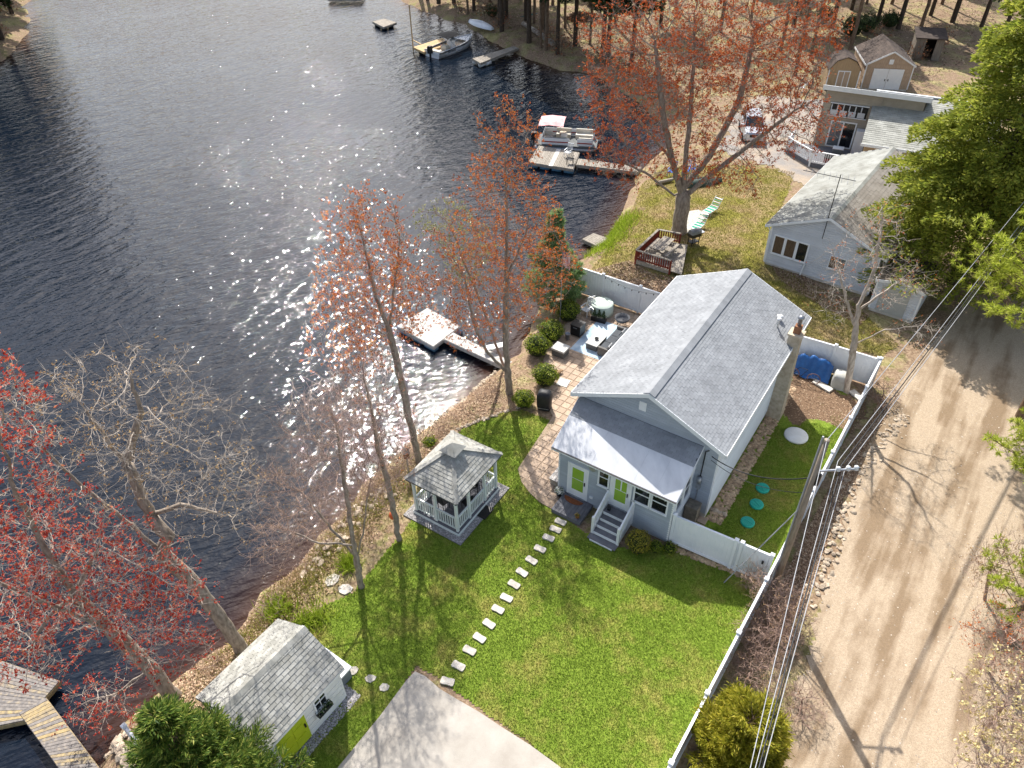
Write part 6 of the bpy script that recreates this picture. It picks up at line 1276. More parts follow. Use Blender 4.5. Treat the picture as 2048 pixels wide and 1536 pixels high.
tree('maple_tree', 'leaning red maple dense with red flowers at the left edge', b, [[WY(300,1335,Y), WY(230,1265,Y), WY(150,1190,Y), WY(80,1080,Y), WY(20,960,Y)], [WY(230,1265,Y), WY(130,1220,Y-.3), WY(30,1180,Y-.6), WY(-80,1120,Y-.8)], [WY(150,1190,Y), WY(200,1090,Y+.4), WY(215,1010,Y+.6)], [WY(150,1190,Y), WY(100,1230,Y-.4), WY(60,1300,Y-.8)], [WY(300,1335,Y), WY(235,1385,Y-.4), WY(180,1400,Y-.7)]],
     [(WY(110,1130,Y), (2.6,2.2,1.7), 1.5), (WY(230,1160,Y+.1), (2.2,1.9,1.4), 1.2), (WY(20,1180,Y-.5), (2.2,2,1.8), 1.1), (WY(60,1290,Y-.6), (2.0,1.8,1.2), .9), (WY(30,960,Y), (1.4,1.4,2.0), .8), (WY(-10,760,Y), (1.0,1.0,1.6), .4), (WY(300,1190,Y), (1.9,1.6,1.1), .8), (WY(330,1290,Y-.2), (1.7,1.4,1.0), .6), (WY(210,1400,Y-.6), (1.4,1.2,.8), .5)], 17, .26, M_BK_GREY, B_RED, 1900, .26, 2.6, .42, (0, 0, .1), 3.6, (.25, .7), .7, .11, 3, rt=.0065, twm=M_BK_PALE)
# the big maple in the neighbouring yard
b = gpt(1358, 463, 0); Y = b.y
tree('maple_tree', 'huge russet-budding maple with forked trunk in the neighbouring yard', b, [[WY(1362,430,Y), WY(1366,395,Y), WY(1370,330,Y), WY(1380,230,Y+.5), WY(1390,100,Y+1)], [WY(1366,395,Y), WY(1345,320,Y-.3), WY(1325,220,Y-.5), WY(1310,80,Y-.5)], [WY(1366,380,Y), WY(1420,310,Y+.5), WY(1480,200,Y+1), WY(1510,60,Y+1.4)], [WY(1366,395,Y), WY(1420,350,Y-.4), WY(1500,290,Y-.6), WY(1590,220,Y-.6)], [WY(1350,390,Y), WY(1290,345,Y-.8), WY(1230,320,Y-1)], [WY(1366,370,Y), WY(1330,300,Y+.8), WY(1260,220,Y+1.6)]],
     [(WY(1380,60,Y+.5), (4.6,4.2,4.2), 1.5), (WY(1270,200,Y), (3.7,3.6,3.6), 1.3), (WY(1440,190,Y+.5), (4.6,4.0,3.6), 1.4), (WY(1540,120,Y+1), (3.8,3.6,3.6), 1.2), (WY(1580,250,Y-.3), (3.2,3.0,2.0), .7), (WY(1260,320,Y-.8), (3.0,2.6,1.6), .6), (WY(1240,100,Y+.5), (2.6,2.6,3.2), .7), (WY(1440,330,Y-.5), (3.4,3.0,1.4), .6), (WY(1600,40,Y+1.2), (2.8,2.8,3), .6)], 18, .52, M_BK_GREY, B_ORANGE2, 3600, .42, 3.2, .58, (0, 0, .12), 3.6, (.35, .95), .72, .135, 5, rt=.010, twm=M_BK_GREY)
# small tree in the side yard
b = gpt(1693, 782, 0); Y = b.y
tree('bare_tree', 'bare tree with a few orange buds growing beside the covered bin', b, [[WY(1703,720,Y), WY(1712,660,Y), WY(1718,610,Y)], [WY(1718,610,Y), WY(1750,540,Y+.2), WY(1765,440,Y+.2), WY(1762,400,Y+.2)], [WY(1712,660,Y), WY(1690,590,Y), WY(1665,500,Y+.1)], [WY(1718,620,Y), WY(1775,580,Y), WY(1835,530,Y)], [WY(1708,690,Y), WY(1770,660,Y-.4), WY(1850,650,Y-.7)]],
     [(WY(1755,470,Y), (1.6,1.5,1.7), 1), (WY(1690,540,Y), (1.6,1.5,1.5), .9), (WY(1800,570,Y), (1.5,1.5,1.2), .7), (WY(1660,620,Y), (1.1,1.1,.9), .4), (WY(1830,660,Y-.6), (1.2,1.1,.7), .4)], 19, .17, M_BK_PALE, B_ORANGE, 700, .28, 2.6, .42, (0, 0, .15), 2.6, (.25, .7), .22, .075, 2, rt=.0065)
# ------------------------------------------------------------------ conifers
def dirleaf(P, d, size, rng, aspect=.32, flat=.5):
    m = len(P); nn = unit(rng.normal(size=(m, 3))*(1-flat)+np.array([0, 0, 1.])*flat); a = unit(d); b_ = unit(np.cross(nn, a)); s = size[:, None]
    V = np.stack([P, P+a*s*.45-b_*s*aspect, P+a*s, P+a*s*.45+b_*s*aspect], 1).reshape(-1, 3); return V, np.arange(m*4).reshape(m, 4)
def conifer(name, label, base, H, R, seed, mat, bk, z0=.12, nbr=90, nleaf=300, lsize=.2, droop=.12, up=.25, prof=.8, tw=.3, rtr=.2, lean=(0, 0), group=None, cat='tree', fan=.30, pointy=.0, asp=.24, flat=.45):
    rng = np.random.default_rng(seed); t = thing(name, label, cat, base, 0, group); top = np.array([lean[0], lean[1], H])
    MB().tube([(0, 0, -.1), top*.5, top], [rtr, rtr*.6, .015], 8, False).build('trunk', bk, t, True)
    bz = z0+(1-z0)*np.sort(rng.random(nbr)**1.15); nb = NB(); lf = NB(); ga_ = np.arange(nbr)*2.39996+rng.normal(size=nbr)*.3
    for k in range(nbr):
        z = bz[k]; L = R*((1-z)/(1-z0))**prof*rng.uniform(.72, 1.12)+.12; a = ga_[k]; h = np.array([math.cos(a), math.sin(a), 0]); el = up*(1-.2*z)+.55*z**3+rng.normal()*.08
        o_ = top*z
        def bp(tt): return o_+h*(L*tt)[:, None]+np.array([0, 0, 1.])*(L*(tt*math.tan(el)-droop*2.2*tt**2+pointy*tt**3))[:, None]
        ts = np.linspace(0, 1, 5); Q = bp(ts); V, F = frusta(Q[:-1], Q[1:], np.linspace(.028, .010, 4)*(.4+L/R), np.linspace(.022, .005, 4)*(.4+L/R), 4); nb.add(V, F)
        m = int(nleaf*(.25+L/R)); tt = .12+.9*rng.random(m)**.75; side = rng.choice([-1, 1], m)*rng.random(m)**.8; sv = np.array([-h[1], h[0], 0]); wdt = fan*L*(1.15-tt)*1.3+.10
        Pp = bp(np.minimum(tt, 1.02))+sv*(side*wdt)[:, None]+h*(np.abs(side)*wdt*.55)[:, None]; Pp[:, 2] -= droop*np.abs(side)*wdt*.8; Pp += rng.normal(size=(m, 3))*np.array([.05, .05, tw*.16])
        d = h*.8+sv*(side*1.0)[:, None]+rng.normal(size=(m, 3))*.35+np.array([0, 0, up*.4+pointy]); V, F = dirleaf(Pp, d, lsize*rng.uniform(.6, 1.3, m), rng, asp, flat); lf.add(V, F)
    tag(nb.build('branches', bk, t), kind='stuff'); tag(lf.build('crown', mat, t), kind='stuff'); return t
G_HEM = LEAF('hemlock_needles', [(0, S(96,112,42)), (.4, S(138,150,58)), (.75, S(174,176,74)), (1, S(204,198,104))], .6, .5, .5)
G_SPR = LEAF('spruce_needles', [(0, S(56,82,34)), (.45, S(94,122,48)), (.8, S(134,152,64)), (1, S(176,176,92))], .6, .45)
G_YEW = LEAF('golden_needles', [(0, S(108,112,30)), (.45, S(152,152,42)), (.8, S(184,174,58)), (1, S(206,192,86))], .6, .45)
G_PINE = LEAF('pine_needles', [(0, S(136,152,46)), (.5, S(180,192,68)), (1, S(212,216,108))], .6, .45)
G_PINED = LEAF('blue_pine_needles', [(0, S(104,138,84)), (.5, S(140,168,110)), (1, S(178,196,138))], .6, .45)
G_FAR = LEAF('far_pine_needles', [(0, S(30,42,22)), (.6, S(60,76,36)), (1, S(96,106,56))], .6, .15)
conifer('hemlock_tree', 'massive yellow-green hemlock towering beside the grey cottage', gpt(1905, 565), 22.5, 6.4, 21, G_HEM, M_BK_DARK, .13, 360, 560, .26, .16, .2, .85, .7, .35, asp=.2, flat=.22)
conifer('hemlock_tree', 'second dense hemlock behind the big one at the right edge', gpt(2075, 420), 21, 4.6, 22, G_HEM, M_BK_DARK, .08, 170, 360, .32, .16, .2, .65, .5, .3)
conifer('spruce_tree', 'dark green bushy spruce next to the lime-door shed', Vector((-8.9, 8.75, 0)), 7.4, 2.35, 23, G_SPR, M_BK_BRN, .05, 210, 620, .17, .10, .25, .8, .25, .1, (-.3, .2), pointy=.3, asp=.10)
conifer('golden_conifer', 'golden yellow bushy conifer at the lower end of the roadside fence', gpt(1466, 1535), 3.6, 1.5, 24, G_YEW, M_BK_BRN, .06, 130, 560, .15, .05, .4, .6, .25, .08, (0, .1), cat='shrub', pointy=.3, asp=.11)
def pine(name, label, base, H, R, seed, mat, z0=.25, nbr=46, ntuft=16, nl=.2, lean=(0, 0), group=None, azr=None, npt=26):
    rng = np.random.default_rng(seed); t = thing(name, label, 'tree', base, 0, group); top = np.array([lean[0], lean[1], H])
    MB().tube([(0, 0, -.1), top*.5, top], [.05+H*.014, .03+H*.008, .02], 8, False).build('trunk', M_BK_BRN, t, True); nb = NB(); lf = NB(); T0 = []; TD = []
    for k in range(nbr):
        z = z0+(1-z0)*k/nbr; a = k*2.39996+rng.normal()*.3; L = R*(1-.75*(z-z0)/(1-z0))*rng.uniform(.7, 1.1)*(.55+.45*math.sin(math.pi*min(1, .3+(z-z0)/(1-z0)))); h = np.array([math.cos(a), math.sin(a), 0]); o_ = top*z
        ts = np.linspace(0, 1, 5); Q = o_+h*(L*ts)[:, None]+np.array([0, 0, 1.])*(L*(.12*ts+.3*ts**2))[:, None]; V, F = frusta(Q[:-1], Q[1:], np.linspace(.035, .012, 4), np.linspace(.03, .008, 4), 4); nb.add(V, F)
        m = ntuft; tt = .35+.65*rng.random(m); sd = rng.uniform(-1, 1, m)*L*.42*(1.2-tt); sv = np.array([-h[1], h[0], 0]); B = o_+h*(L*tt)[:, None]+np.array([0, 0, 1.])*(L*(.12*tt+.3*tt**2))[:, None]; tipp = B+sv*sd[:, None]+h*(np.abs(sd)*.6)[:, None]+rng.normal(size=(m, 3))*.06+np.array([0, 0, .06])
        V, F = frusta(B, tipp, .010, .006, 3); nb.add(V, F); T0.append(tipp); TD.append(unit(tipp-B+np.array([0, 0, .12])))
    T0 = np.repeat(np.concatenate(T0), npt, 0); TD = np.repeat(np.concatenate(TD), npt, 0); m = len(T0); d = unit(TD*.75+rng.normal(size=(m, 3))*.6); V, F = dirleaf(T0-TD*rng.uniform(0, .12, (m, 1)), d, nl*rng.uniform(.7, 1.2, m), rng, .065, .1); lf.add(V, F)
    tag(nb.build('branches', M_BK_BRN, t), kind='stuff'); tag(lf.build('crown', mat, t), kind='stuff'); return t
pine('pine_tree', 'small blue-green pine between the patio fence and the water', gpt(1108, 606, 0), 6.4, 2.3, 31, G_PINED, .05, 90, 30, .24, (-.1, 0))
pine('pine_tree', 'bright yellow-green pine leaning in over the road at the right edge', Vector((25.9, 27.4, 0)), 13, 6.0, 32, G_PINE, .4, 80, 34, .26, (-1.0, 0))
pine('pine_tree', 'yellow-green pine with low boughs over the right road edge', Vector((23.0, 20.2, 0)), 8.5, 4.2, 33, G_PINE, .3, 60, 30, .24, (-.3, 0))
pine('pine_tree', 'pale green pine sapling at the lower right road edge', Vector((18.9, 15.4, 0)), 4.2, 2.6, 34, G_PINE, .3, 24, 20, .2, (0, 0))
# budding shrubs at the lower right
for i, (x, y, lab, hh, bm_, sc) in enumerate(((16.0, 11.4, 'cream-budding sapling tangle at the lower right corner', 4.2, B_CREAM, 1.5), (17.4, 13.8, 'orange-twigged thicket at the right edge below the pine', 3.6, B_ORANGE, 1.5), (15.0, 9.6, 'cream-budding sapling at the bottom edge by the road', 3.6, B_CREAM, 1.4), (18.8, 16.8, 'thin grey thicket at the right edge of the road', 3.4, B_TAN, 1.3))):
    bs = Vector((x, y, 0)); st = [[bs+Vector((random.uniform(-.7, .4), random.uniform(-.5, .5), hh*.55))] for _ in range(5)]
    tree('sapling_thicket', lab, bs, st, [(bs+Vector((-.3, 0, hh*.62)), (sc, sc, hh*.4), 1)], 40+i, .06, M_BK_PINK, bm_, 620, .23, 2.2, .34, (0, 0, .25), 2.8, (.2, .6), .22 if i % 2 == 0 else .5, .13 if i % 2 == 0 else .07, 4 if i % 2 == 0 else 2, rt=.006, cat='shrub')
# leafless shrubs between fence and road
for i, (px_, py_, hh, sc, lab) in enumerate(((1545,1232,1.9,1.0,'leafless brown shrub just outside the fence by the gate'), (1520,1300,1.8,1.1,'tangled leafless shrub outside the fence, below the gate shrub'), (1575,1270,1.5,.9,'leafless shrub nearest the stone row beside the pole shadow'), (1500,1370,1.5,1.0,'leafless twiggy shrub directly above the golden conifer'), (1600,1420,.9,.9,'low bare twigs on the road verge right of the golden conifer'), (1500,1180,1.6,.5,'thin dry flower stalks against the white gate'), (1760,800,.9,1.0,'low dry brush at the far corner of the roadside fence'))):
    bs = gpt(px_, py_); st = [[bs+Vector((random.uniform(-.5, .5)*sc, random.uniform(-.5, .5)*sc, hh*.6))] for _ in range(8)]
    tree('bare_shrub', lab, bs, st, [(bs+Vector((0, 0, hh*.55)), (sc, sc, hh*.5), 1)], 50+i, .035, M_BK_BRN, B_TAN, 700, .18, 2.0, .26, (0, 0, .15), 3.6, (.2, .5), .2, .06, 2, rt=.008, cat='shrub', twm=M_BK_PINK)
# ------------------------------------------------------------------ clipped shrubs
def shrub(name, label, base, r, h, seed, mat, n=1500, ls=.09, group=None, lump=.12, rough_=0.):
    rng = np.random.default_rng(seed); t = thing(name, label, 'shrub', base, 0, group)
    d = unit(rng.normal(size=(n, 3))); d[:, 2] = np.abs(d[:, 2])*1.0-.35*rng.random(n); d = unit(d); lum = 1+lump*np.sin(d[:, 0]*6+seed)*np.sin(d[:, 1]*5+seed*2)+lump*.8*np.sin(d[:, 2]*9+d[:, 0]*7)
    rad = lum*(1-.22*rng.random(n)**2)+rough_*rng.random(n); P = d*rad[:, None]*np.array([r, r, h*.5])+np.array([0, 0, h*.52]); V, F = leaves_np(P, ls*rng.uniform(.7, 1.3, n), rng, 0, .6, d)
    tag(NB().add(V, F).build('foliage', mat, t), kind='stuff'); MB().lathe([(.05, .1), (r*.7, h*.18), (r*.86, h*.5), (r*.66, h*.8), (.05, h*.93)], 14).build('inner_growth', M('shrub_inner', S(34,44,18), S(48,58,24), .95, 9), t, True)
    MB().tube([(0, 0, -.05), (0, 0, h*.3)], .04, 6).build('stem', M_BK_BRN, t); return t
G_BOX = LEAF('boxwood_leaves', [(0, S(72,92,20)), (.5, S(116,134,34)), (.85, S(152,162,54)), (1, S(182,182,84))], .5, .4)
G_FORS = LEAF('olive_yellow_leaves', [(0, S(92,96,34)), (.5, S(140,136,48)), (1, S(186,166,62))], .6, .3)
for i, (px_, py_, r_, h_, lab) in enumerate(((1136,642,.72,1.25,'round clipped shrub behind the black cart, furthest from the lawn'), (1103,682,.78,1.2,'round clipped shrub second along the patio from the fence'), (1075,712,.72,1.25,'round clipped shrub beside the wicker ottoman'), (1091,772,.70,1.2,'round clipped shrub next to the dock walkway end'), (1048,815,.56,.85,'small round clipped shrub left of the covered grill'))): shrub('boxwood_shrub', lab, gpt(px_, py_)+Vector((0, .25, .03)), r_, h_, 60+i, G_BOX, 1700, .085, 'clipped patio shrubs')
shrub('leafy_shrub', 'olive-yellow rounded bush at the foot of the porch steps', gpt(1274, 1098), .48, 1.1, 70, G_FORS, 1300, .07, None, .1, .12); shrub('leafy_shrub', 'small dark green bush against the porch corner', gpt(1311, 1098), .3, .5, 71, G_BOX, 700, .06)
for i, (px_, py_, lab) in enumerate(((1338,1098,'low leafy clump at the foot of the porch corner'), (860,884,'small green clump among the dry bank plants behind the gazebo'))): shrub('leafy_clump', lab, gpt(px_, py_), .3, .32, 80+i, G_BOX, 260, .09, None, .2, .3)
# ================================================================== WOODS BEHIND
ORD = ['first','second','third','fourth','fifth','sixth','seventh','eighth','ninth','tenth']+[str(k)+('st' if k % 10 == 1 and k > 20 else 'nd' if k % 10 == 2 and k > 20 else 'rd' if k % 10 == 3 and k > 20 else 'th') for k in range(11, 60)]
def place(proto, label, group, spots, first=True):
    objs = []
    for k, (p, rz, sc) in enumerate(spots):
        o = proto if (first and k == 0) else copytree(proto)
        o.location = p; o.rotation_euler = (0, 0, rz); o.scale = (sc, sc, sc); o['label'] = label; o['group'] = group; objs.append(o)
    cv_ = lambda o: (o.location-Vector((0, 0, CH)))
    px_ = lambda o: (1024+CF*cv_(o).dot(_R)/cv_(o).dot(_fw), 768+CF*cv_(o).dot(_D)/cv_(o).dot(_fw))
    vis = sorted([o for o in objs if 0 < px_(o)[0] < 2048 and px_(o)[1] > 0], key=lambda o: px_(o)[0])
    for o in objs:
        if o in vis and len(vis) > 1: o['label'] = label+', '+ORD[vis.index(o)]+' from the left'
        elif len(vis) < len(objs): o['label'] = label+', rooted beyond the picture edge'
def gp(px, py): 
    q = W(px, py, 0)
    for _ in range(40):
        if shore_d(np.array([[q.x, q.y]]))[0] > 1.4: break
        q += Vector((.5, .4, 0)) if px > 500 else Vector((-.5, .3, 0))
    return Vector((q.x, q.y, gz(q.x, q.y)-.05))
rw = random.Random(5)
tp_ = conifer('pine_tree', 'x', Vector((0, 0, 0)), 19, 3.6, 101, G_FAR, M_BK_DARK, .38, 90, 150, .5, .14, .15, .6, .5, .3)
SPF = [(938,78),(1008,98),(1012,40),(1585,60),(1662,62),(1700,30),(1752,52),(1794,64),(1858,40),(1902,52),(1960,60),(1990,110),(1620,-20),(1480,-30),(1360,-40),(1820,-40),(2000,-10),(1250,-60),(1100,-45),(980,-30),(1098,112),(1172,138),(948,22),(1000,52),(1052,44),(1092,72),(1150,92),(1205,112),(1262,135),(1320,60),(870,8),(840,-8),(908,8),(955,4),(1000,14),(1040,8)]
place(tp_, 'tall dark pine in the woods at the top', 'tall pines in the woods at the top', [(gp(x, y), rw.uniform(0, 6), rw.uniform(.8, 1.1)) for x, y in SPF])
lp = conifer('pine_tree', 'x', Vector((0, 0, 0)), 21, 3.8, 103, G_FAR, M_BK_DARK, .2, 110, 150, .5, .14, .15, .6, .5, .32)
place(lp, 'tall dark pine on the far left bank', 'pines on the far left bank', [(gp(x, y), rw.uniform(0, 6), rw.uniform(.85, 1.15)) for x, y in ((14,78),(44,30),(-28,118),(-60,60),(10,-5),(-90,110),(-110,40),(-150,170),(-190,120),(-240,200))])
def bare_far(seed, H, R, lab, bm_, bd):
    b = Vector((0, 0, 0)); return tree('bare_tree', lab, b, [[Vector((.1, 0, H*.35)), Vector((-.2, .1, H*.6)), Vector((.1, .2, H*.85))]], [(Vector((0, 0, H*.72)), (R, R, H*.3), 1)], seed, .2, M_BK_BRN, bm_, 420, .55, 3.6, .8, (0, 0, .25), 2.2, (.4, 1.1), bd, .2, 2, rt=.014)
B_FAR = LEAF('far_buds', [(0, S(128,72,46)), (.5, S(176,104,66)), (1, S(200,150,104))], .7, .3)
bf = bare_far(111, 15, 3.6, 'x', B_FAR, .45); bf2 = bare_far(112, 13, 3.0, 'y', B_TAN, .25)
S1 = [(1048,104),(1130,150),(1085,60),(1180,90),(1560,105),(1620,120),(1440,70),(1500,50),(1230,60),(1180,20),(1300,20),(1640,30),(1700,100),(1540,10),(1420,0),(1350,30)]
S2 = [(1058,108),(1068,50),(1105,20),(1130,60),(905,35),(855,0),(980,10),(1150,-10),(1730,20),(1840,60),(1880,20),(1930,10),(1780,20),(1590,150)]
place(bf, 'bare russet-budding tree in the woods across the cove', 'budding trees in the far woods', [(gp(x, y), rw.uniform(0, 6), rw.uniform(.75, 1.15)) for x, y in S1])
place(bf2, 'leafless brown tree with tan buds in the far woods', 'leafless trees in the far woods', [(gp(x, y), rw.uniform(0, 6), rw.uniform(.7, 1.15)) for x, y in S2])
us = tree('bare_shrub', 'x', Vector((0, 0, 0)), [[Vector((random.uniform(-.5, .5), random.uniform(-.5, .5), 1.0))] for _ in range(6)], [(Vector((0, 0, 1.0)), (1.3, 1.3, .9), 1)], 121, .04, M_BK_BRN, B_FAR, 260, .28, 2.2, .4, (0, 0, .2), 2.4, (.25, .6), .3, .13, 2, rt=.009, cat='shrub')
S3 = [(970,66),(915,50),(1080,120),(1150,138),(1190,150),(1240,175),(1300,190),(1340,230),(1100,85),(1160,80),(1220,110),(1280,120),(1350,150),(1420,130),(1480,120),(1540,150),(1600,40),(1680,90),(1750,90),(1830,120),(1870,100),(890,30),(1310,80),(1390,90),(60,38),(40,80),(20,105),(1450,170),(1260,150)]
place(us, 'low russet shrub across the cove', 'understorey shrubs across the cove', [(gp(x, y), rw.uniform(0, 6), rw.uniform(.7, 1.4)) for x, y in S3])
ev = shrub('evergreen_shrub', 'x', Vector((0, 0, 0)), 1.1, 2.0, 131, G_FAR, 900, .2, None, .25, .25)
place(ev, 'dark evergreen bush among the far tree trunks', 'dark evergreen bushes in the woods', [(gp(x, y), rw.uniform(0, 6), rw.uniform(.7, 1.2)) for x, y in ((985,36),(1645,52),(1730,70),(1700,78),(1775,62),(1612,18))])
# dry shrubs on the near bank
ds = tree('dry_shrub', 'x', Vector((0, 0, 0)), [[Vector((random.uniform(-.3, .3), random.uniform(-.3, .3), .4))] for _ in range(7)], [(Vector((0, 0, .4)), (.6, .6, .4), 1)], 141, .02, M_BK_PINK, B_TAN, 240, .14, 1.4, .2, (0, 0, .2), 2.2, (.1, .3), .15, .05, 2, rt=.005, cat='shrub')
place(ds, 'dry brown brush clump on the near bank', 'dry brush on the near bank', [(gpt(x, y, -.35), rw.uniform(0, 6), rw.uniform(.6, 1.2)) for x, y in ((880,862),(905,846),(930,826),(850,885),(812,918),(785,945),(752,978),(730,1010),(690,1050),(660,1090),(620,1140),(560,1195),(985,790),(960,800),(540,1230),(430,1330))])
bp_ = M('brush_heap', S(120,92,72), S(84,64,50), .95, 6)
hp = thing('brush_pile', 'dark heap of cut brush on the far yard', 'brush pile', gp(1165, 46)); nb = NB(); m = 500
c_ = unit(RNG.normal(size=(m, 3)))*RNG.random((m, 1))**.5*np.array([2.2, 1.4, .9]); c_[:, 2] = np.abs(c_[:, 2]); d_ = unit(RNG.normal(size=(m, 3))*np.array([1, 1, .3])); V, F = frusta(c_-d_*.6, c_+d_*.6, .03, .02, 4); nb.add(V, F); tag(nb.build('sticks', bp_, hp), kind='stuff')
fw_ = thing('firewood', 'small heap of split firewood on the patio by the round shrub', 'firewood', HL(-3.75, 5.5, PZ))
for k in range(9): MB().bar((random.uniform(-.35, .35), random.uniform(-.3, .3), .05+.04*(k % 3)), (random.uniform(-.35, .35), random.uniform(-.3, .3), .06+.04*(k % 3)), .1, .08).build('split_log', M('split_wood', S(176,146,112), S(120,92,68), .9, 7, rand=.2), fw_)
# ================================================================== GRASS AND LEAVES
def scatter(poly, n, rng):
    P = np.array(poly); lo, hi = P.min(0), P.max(0); out = np.zeros((0, 2))
    while len(out) < n:
        q = lo+(hi-lo)*rng.random((n, 2)); out = np.concatenate([out, q[inpoly(q, poly)]])
    return out[:n]
def grassmat(name, green, dry, lo, hi):
    s = NT(name); p = s.pos(); n1 = s.noise(p, .55, 4, .6); n3 = s.noise(p, 2.6, 3, .6); r = s.rnd()
    c = s.mix(s.ramp(s.math('ADD', s.math('MULTIPLY', n1, .75), s.math('MULTIPLY', n3, .25)), [(lo, (0,0,0)), (hi, (1,1,1))]), s.ramp(r, green), s.ramp(r, dry)); s.color(c); s.b.inputs['Roughness'].default_value = .65; s.b.inputs['Specular IOR Level'].default_value = .2
    tr_ = s.n('BsdfTranslucent'); s.l(c, tr_.inputs[0]); mx = s.n('MixShader'); mx.inputs[0].default_value = .35; s.l(s.b.outputs[0], mx.inputs[1]); s.l(tr_.outputs[0], mx.inputs[2]); s.l(mx.outputs[0], s.t.nodes['Material Output'].inputs[0]); return s.m
M_GR = grassmat('grass_blades', [(0, S(98,122,38)), (.5, S(126,148,52)), (1, S(152,168,74))], [(0, S(120,122,50)), (.5, S(160,152,80)), (1, S(188,176,112))], .48, .68)
M_GRD = grassmat('dry_grass_blades', [(0, S(104,108,44)), (.5, S(140,140,62)), (1, S(176,170,88))], [(0, S(132,112,76)), (.5, S(170,148,108)), (1, S(196,176,136))], .44, .6)
def grass(name, label, XY, h, w, mat, rng, zo=.0):
    n = len(XY); z = ground_z(XY[:, 0], XY[:, 1])+.02; a = rng.uniform(0, 6.28, n); d = np.c_[np.cos(a), np.sin(a), np.zeros(n)]; hh = h*rng.uniform(.6, 1.35, n); ww = w*rng.uniform(.7, 1.3, n); le = rng.normal(size=(n, 2))*.55*hh[:, None]
    B = np.c_[XY, z+zo]; V = np.stack([B-d*ww[:, None], B+d*ww[:, None], B+np.c_[le, hh]], 1).reshape(-1, 3); return tag(obj(name, mesh_np(name, V, [np.arange(n*3).reshape(n, 3)]), mat), label, 'grass', None, 'stuff')
rg = np.random.default_rng(77)
def keepout(XY, polys):
    k = np.ones(len(XY), bool)
    for p in polys: k &= ~inpoly(XY, p)
    return XY[k]
GPAD = [tuple((gA+ga/gw*a+gb/gd*b_)[:2]) for a, b_ in ((-.4, -.4), (gw+.4, -.4), (gw+.4, gd+.4), (-.4, gd+.4))]
SHP = [tuple((sh_o+Vector((.58, .815, 0))*a+Vector((-.815, .58, 0))*b_)[:2]) for a, b_ in ((-.2, -.4), (SL_+.4, -.4), (SL_+.4, SDp), (-.2, SDp))]
HPO = [tuple(HL(x, y)[:2]) for x, y in ((.3, .3), (.5, -3.1), (4.4, -3.4), (6, -1.7), (7.5, .3), (7.5, 11.5), (.3, 11.5))]
XY = scatter(LAWN, 170000, rg); XY = XY+rg.normal(size=XY.shape)*.03; XY = keepout(XY, [dp, GPAD, SHP, HPO])
ssx = np.array([tuple(W(x, y)[:2]) for x, y in SS]); dmin = np.min(np.linalg.norm(XY[:, None]-ssx[None], axis=2), 1) if len(XY) < 40000 else np.concatenate([np.min(np.linalg.norm(c[:, None]-ssx[None], axis=2), 1) for c in np.array_split(XY, 12)])
XY = XY[dmin > .2]
grass('grass', 'short green lawn grass in front of the house', XY, .055, .013, M_GR, rg)
XY = scatter(SIDE, 60000, rg); XY = keepout(XY, [HPO]); bare = fbm(XY[:, 0], XY[:, 1], .6, 21)+np.clip((XY[:, 1]-25.5)/4, -.2, .55); XY = XY[bare < .78]; XY = XY[~inpoly(XY+(np.stack([fbm(XY[:, 0], XY[:, 1], 1.6, 5), fbm(XY[:, 0], XY[:, 1], 1.6, 8)], 1)-.5)*.7, EARTH) | (rg.random(len(XY)) < .04+.5*np.clip(1-pdist(XY, EARTH)/.9, 0, 1))]
grass('grass', 'short grass of the narrow side lawn', XY, .055, .013, M_GR, rg)
XY = scatter(NLAWN, 60000, rg); grass('grass', 'patchy dry grass of the neighbouring lawn', XY, .09, .02, M_GRD, rg)
def band(path, n, wid): 
    P = np.array([tuple(q)[:2] for q in path]); seg = rg.integers(0, len(P)-1, n); t = rg.random((n, 1)); return P[seg]*(1-t)+P[seg+1]*t+rg.normal(size=(n, 2))*wid
XY = np.concatenate([band(pix([(420,1330),(520,1245),(600,1180),(650,1120),(700,1060),(760,1000),(810,945)], -.3), 9000, .75)]); XY = XY[shore_d(XY) > .1]
grass('weeds', 'rough green and tan weeds on the bank below the lawn', XY, .16, .02, M_GRD, rg)
XY = np.concatenate([band(pix([(1180,505),(1215,475),(1245,440)], -.5), 5000, .7)]); XY = XY[shore_d(XY) > .05]
M_REED = LEAF('reed_blades', [(0, S(120,140,30)), (.6, S(160,182,54)), (1, S(190,200,90))], .6, .4); grass('reeds', 'bright green reeds by the low grey landing', XY, .3, .025, M_REED, rg)
XY = np.concatenate([band([W(x, y, -.1) for x, y in ((535,1208),(570,1225))], 500, .25), band([W(690,1135), W(705,1120)], 350, .2), band([W(640,1230), W(600,1250)], 400, .3)]); grass('reeds', 'fresh green iris leaves on the bank near the shed', XY, .34, .025, M_REED, rg)
def litter(name, label, XY, size, mat, rng, zo=.03):
    z = ground_z(XY[:, 0], XY[:, 1])+zo; P = np.c_[XY, z+rng.random(len(XY))*.03]; V, F = leaves_np(P, size*rng.uniform(.6, 1.3, len(P)), rng, 1.2, .7); return tag(NB().add(V, F).build(name, mat), label, 'leaves', None, 'stuff')
M_LIT = LEAF('fallen_leaves', [(0, S(92,70,54)), (.4, S(138,110,86)), (.75, S(178,150,122)), (1, S(206,184,156))], .85, .0)
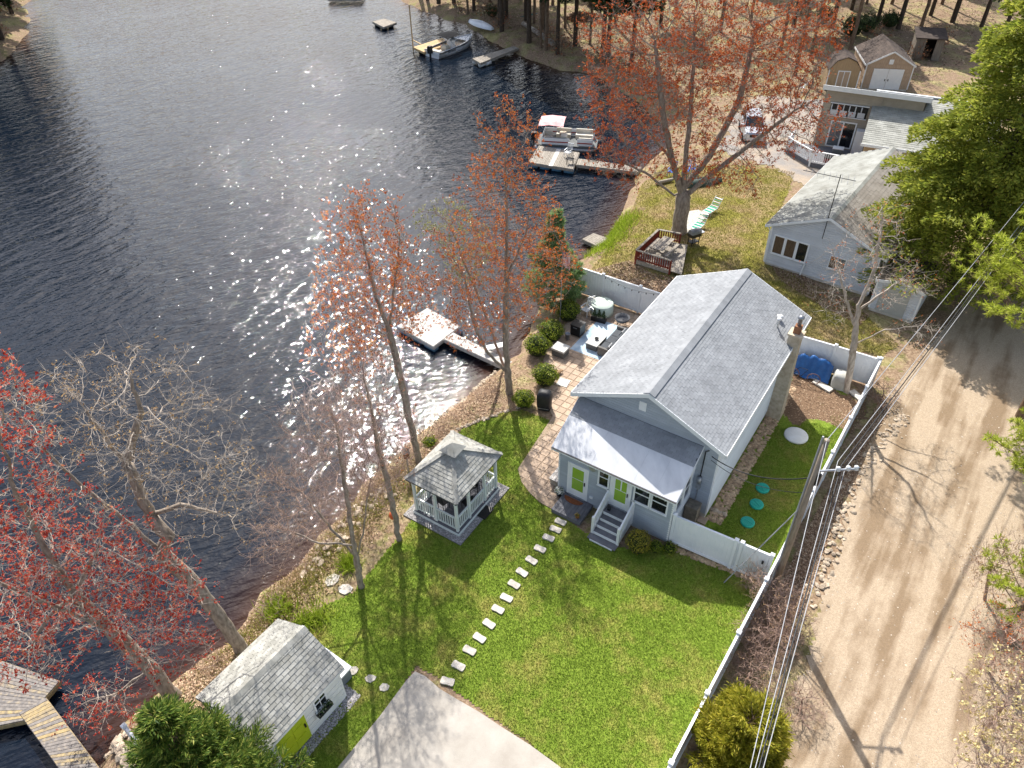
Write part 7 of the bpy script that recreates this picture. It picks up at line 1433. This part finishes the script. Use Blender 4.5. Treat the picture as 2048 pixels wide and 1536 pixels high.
STRIP = pix([(1765,790),(1700,905),(1640,1010),(1585,1120),(1540,1210),(1570,1260),(1610,1210),(1650,1100),(1685,1000),(1740,880),(1780,825)])
litter('fallen_leaves', 'brown fallen leaves between the fence and the stone row', scatter(STRIP, 14000, rg), .085, M_LIT, rg)
litter('fallen_leaves', 'brown fallen leaves on the ground below the red railed deck', scatter(pix([(1165,545),(1260,520),(1300,545),(1400,565),(1360,590),(1330,585),(1200,560)]), 7000, rg), .11, M_LIT, rg)
XY = band(pix([(1010,760),(960,800),(900,845),(850,890),(800,940),(740,1000),(650,1100),(560,1200),(480,1290),(400,1360),(330,1430)], -.3), 16000, .8); XY = XY[(shore_d(XY) > -.1)]; XY = keepout(XY, [LAWN, PAT and [tuple(HL(x, y)[:2]) for x, y in PAT], SHP, GPAD])
litter('fallen_leaves', 'dry leaves on the bank between the lawns and the lake', XY, .085, M_LIT, rg)
XY = scatter(pix([(905,45),(1000,90),(1090,130),(1180,148),(1290,215),(1345,290),(1420,300),(1500,190),(1640,190),(1720,150),(1850,170),(1990,100),(1990,-20),(900,-20)]), 24000, rg); XY = XY[shore_d(XY) > .2]
litter('fallen_leaves', 'tan leaf litter on the wooded ground across the cove', XY, .19, M_LIT, rg)
litter('fallen_leaves', 'scattered brown leaves on the bare earth by the blue tarp', scatter(EARTH, 1500, rg), .07, M_LIT, rg)
litter('fallen_leaves', 'brown leaves along the foot of the grey cottage', scatter(pix([(1540,525),(1600,545),(1660,585),(1740,630),(1720,650),(1640,610),(1560,560)]), 5000, rg), .11, M_LIT, rg)
litter('fallen_leaves', 'dry leaves over the right-hand roadside ground', scatter(pix([(2060,860),(2040,1150),(1985,1320),(1960,1560),(2250,1560),(2300,900)]), 9000, rg), .09, M_LIT, rg)
# loose gravel on the road
pts = scatter(ROAD, 5200, rg); pts = pts[(pts[:, 1] < 30)][:3600]
tag(stones_mass('road_gravel', 'loose pale gravel scattered over the road', [tuple(p) for p in pts], .05, M('loose_gravel', S(206,196,182), S(150,138,122), .9, 8, rand=.3), .01), cat='gravel')
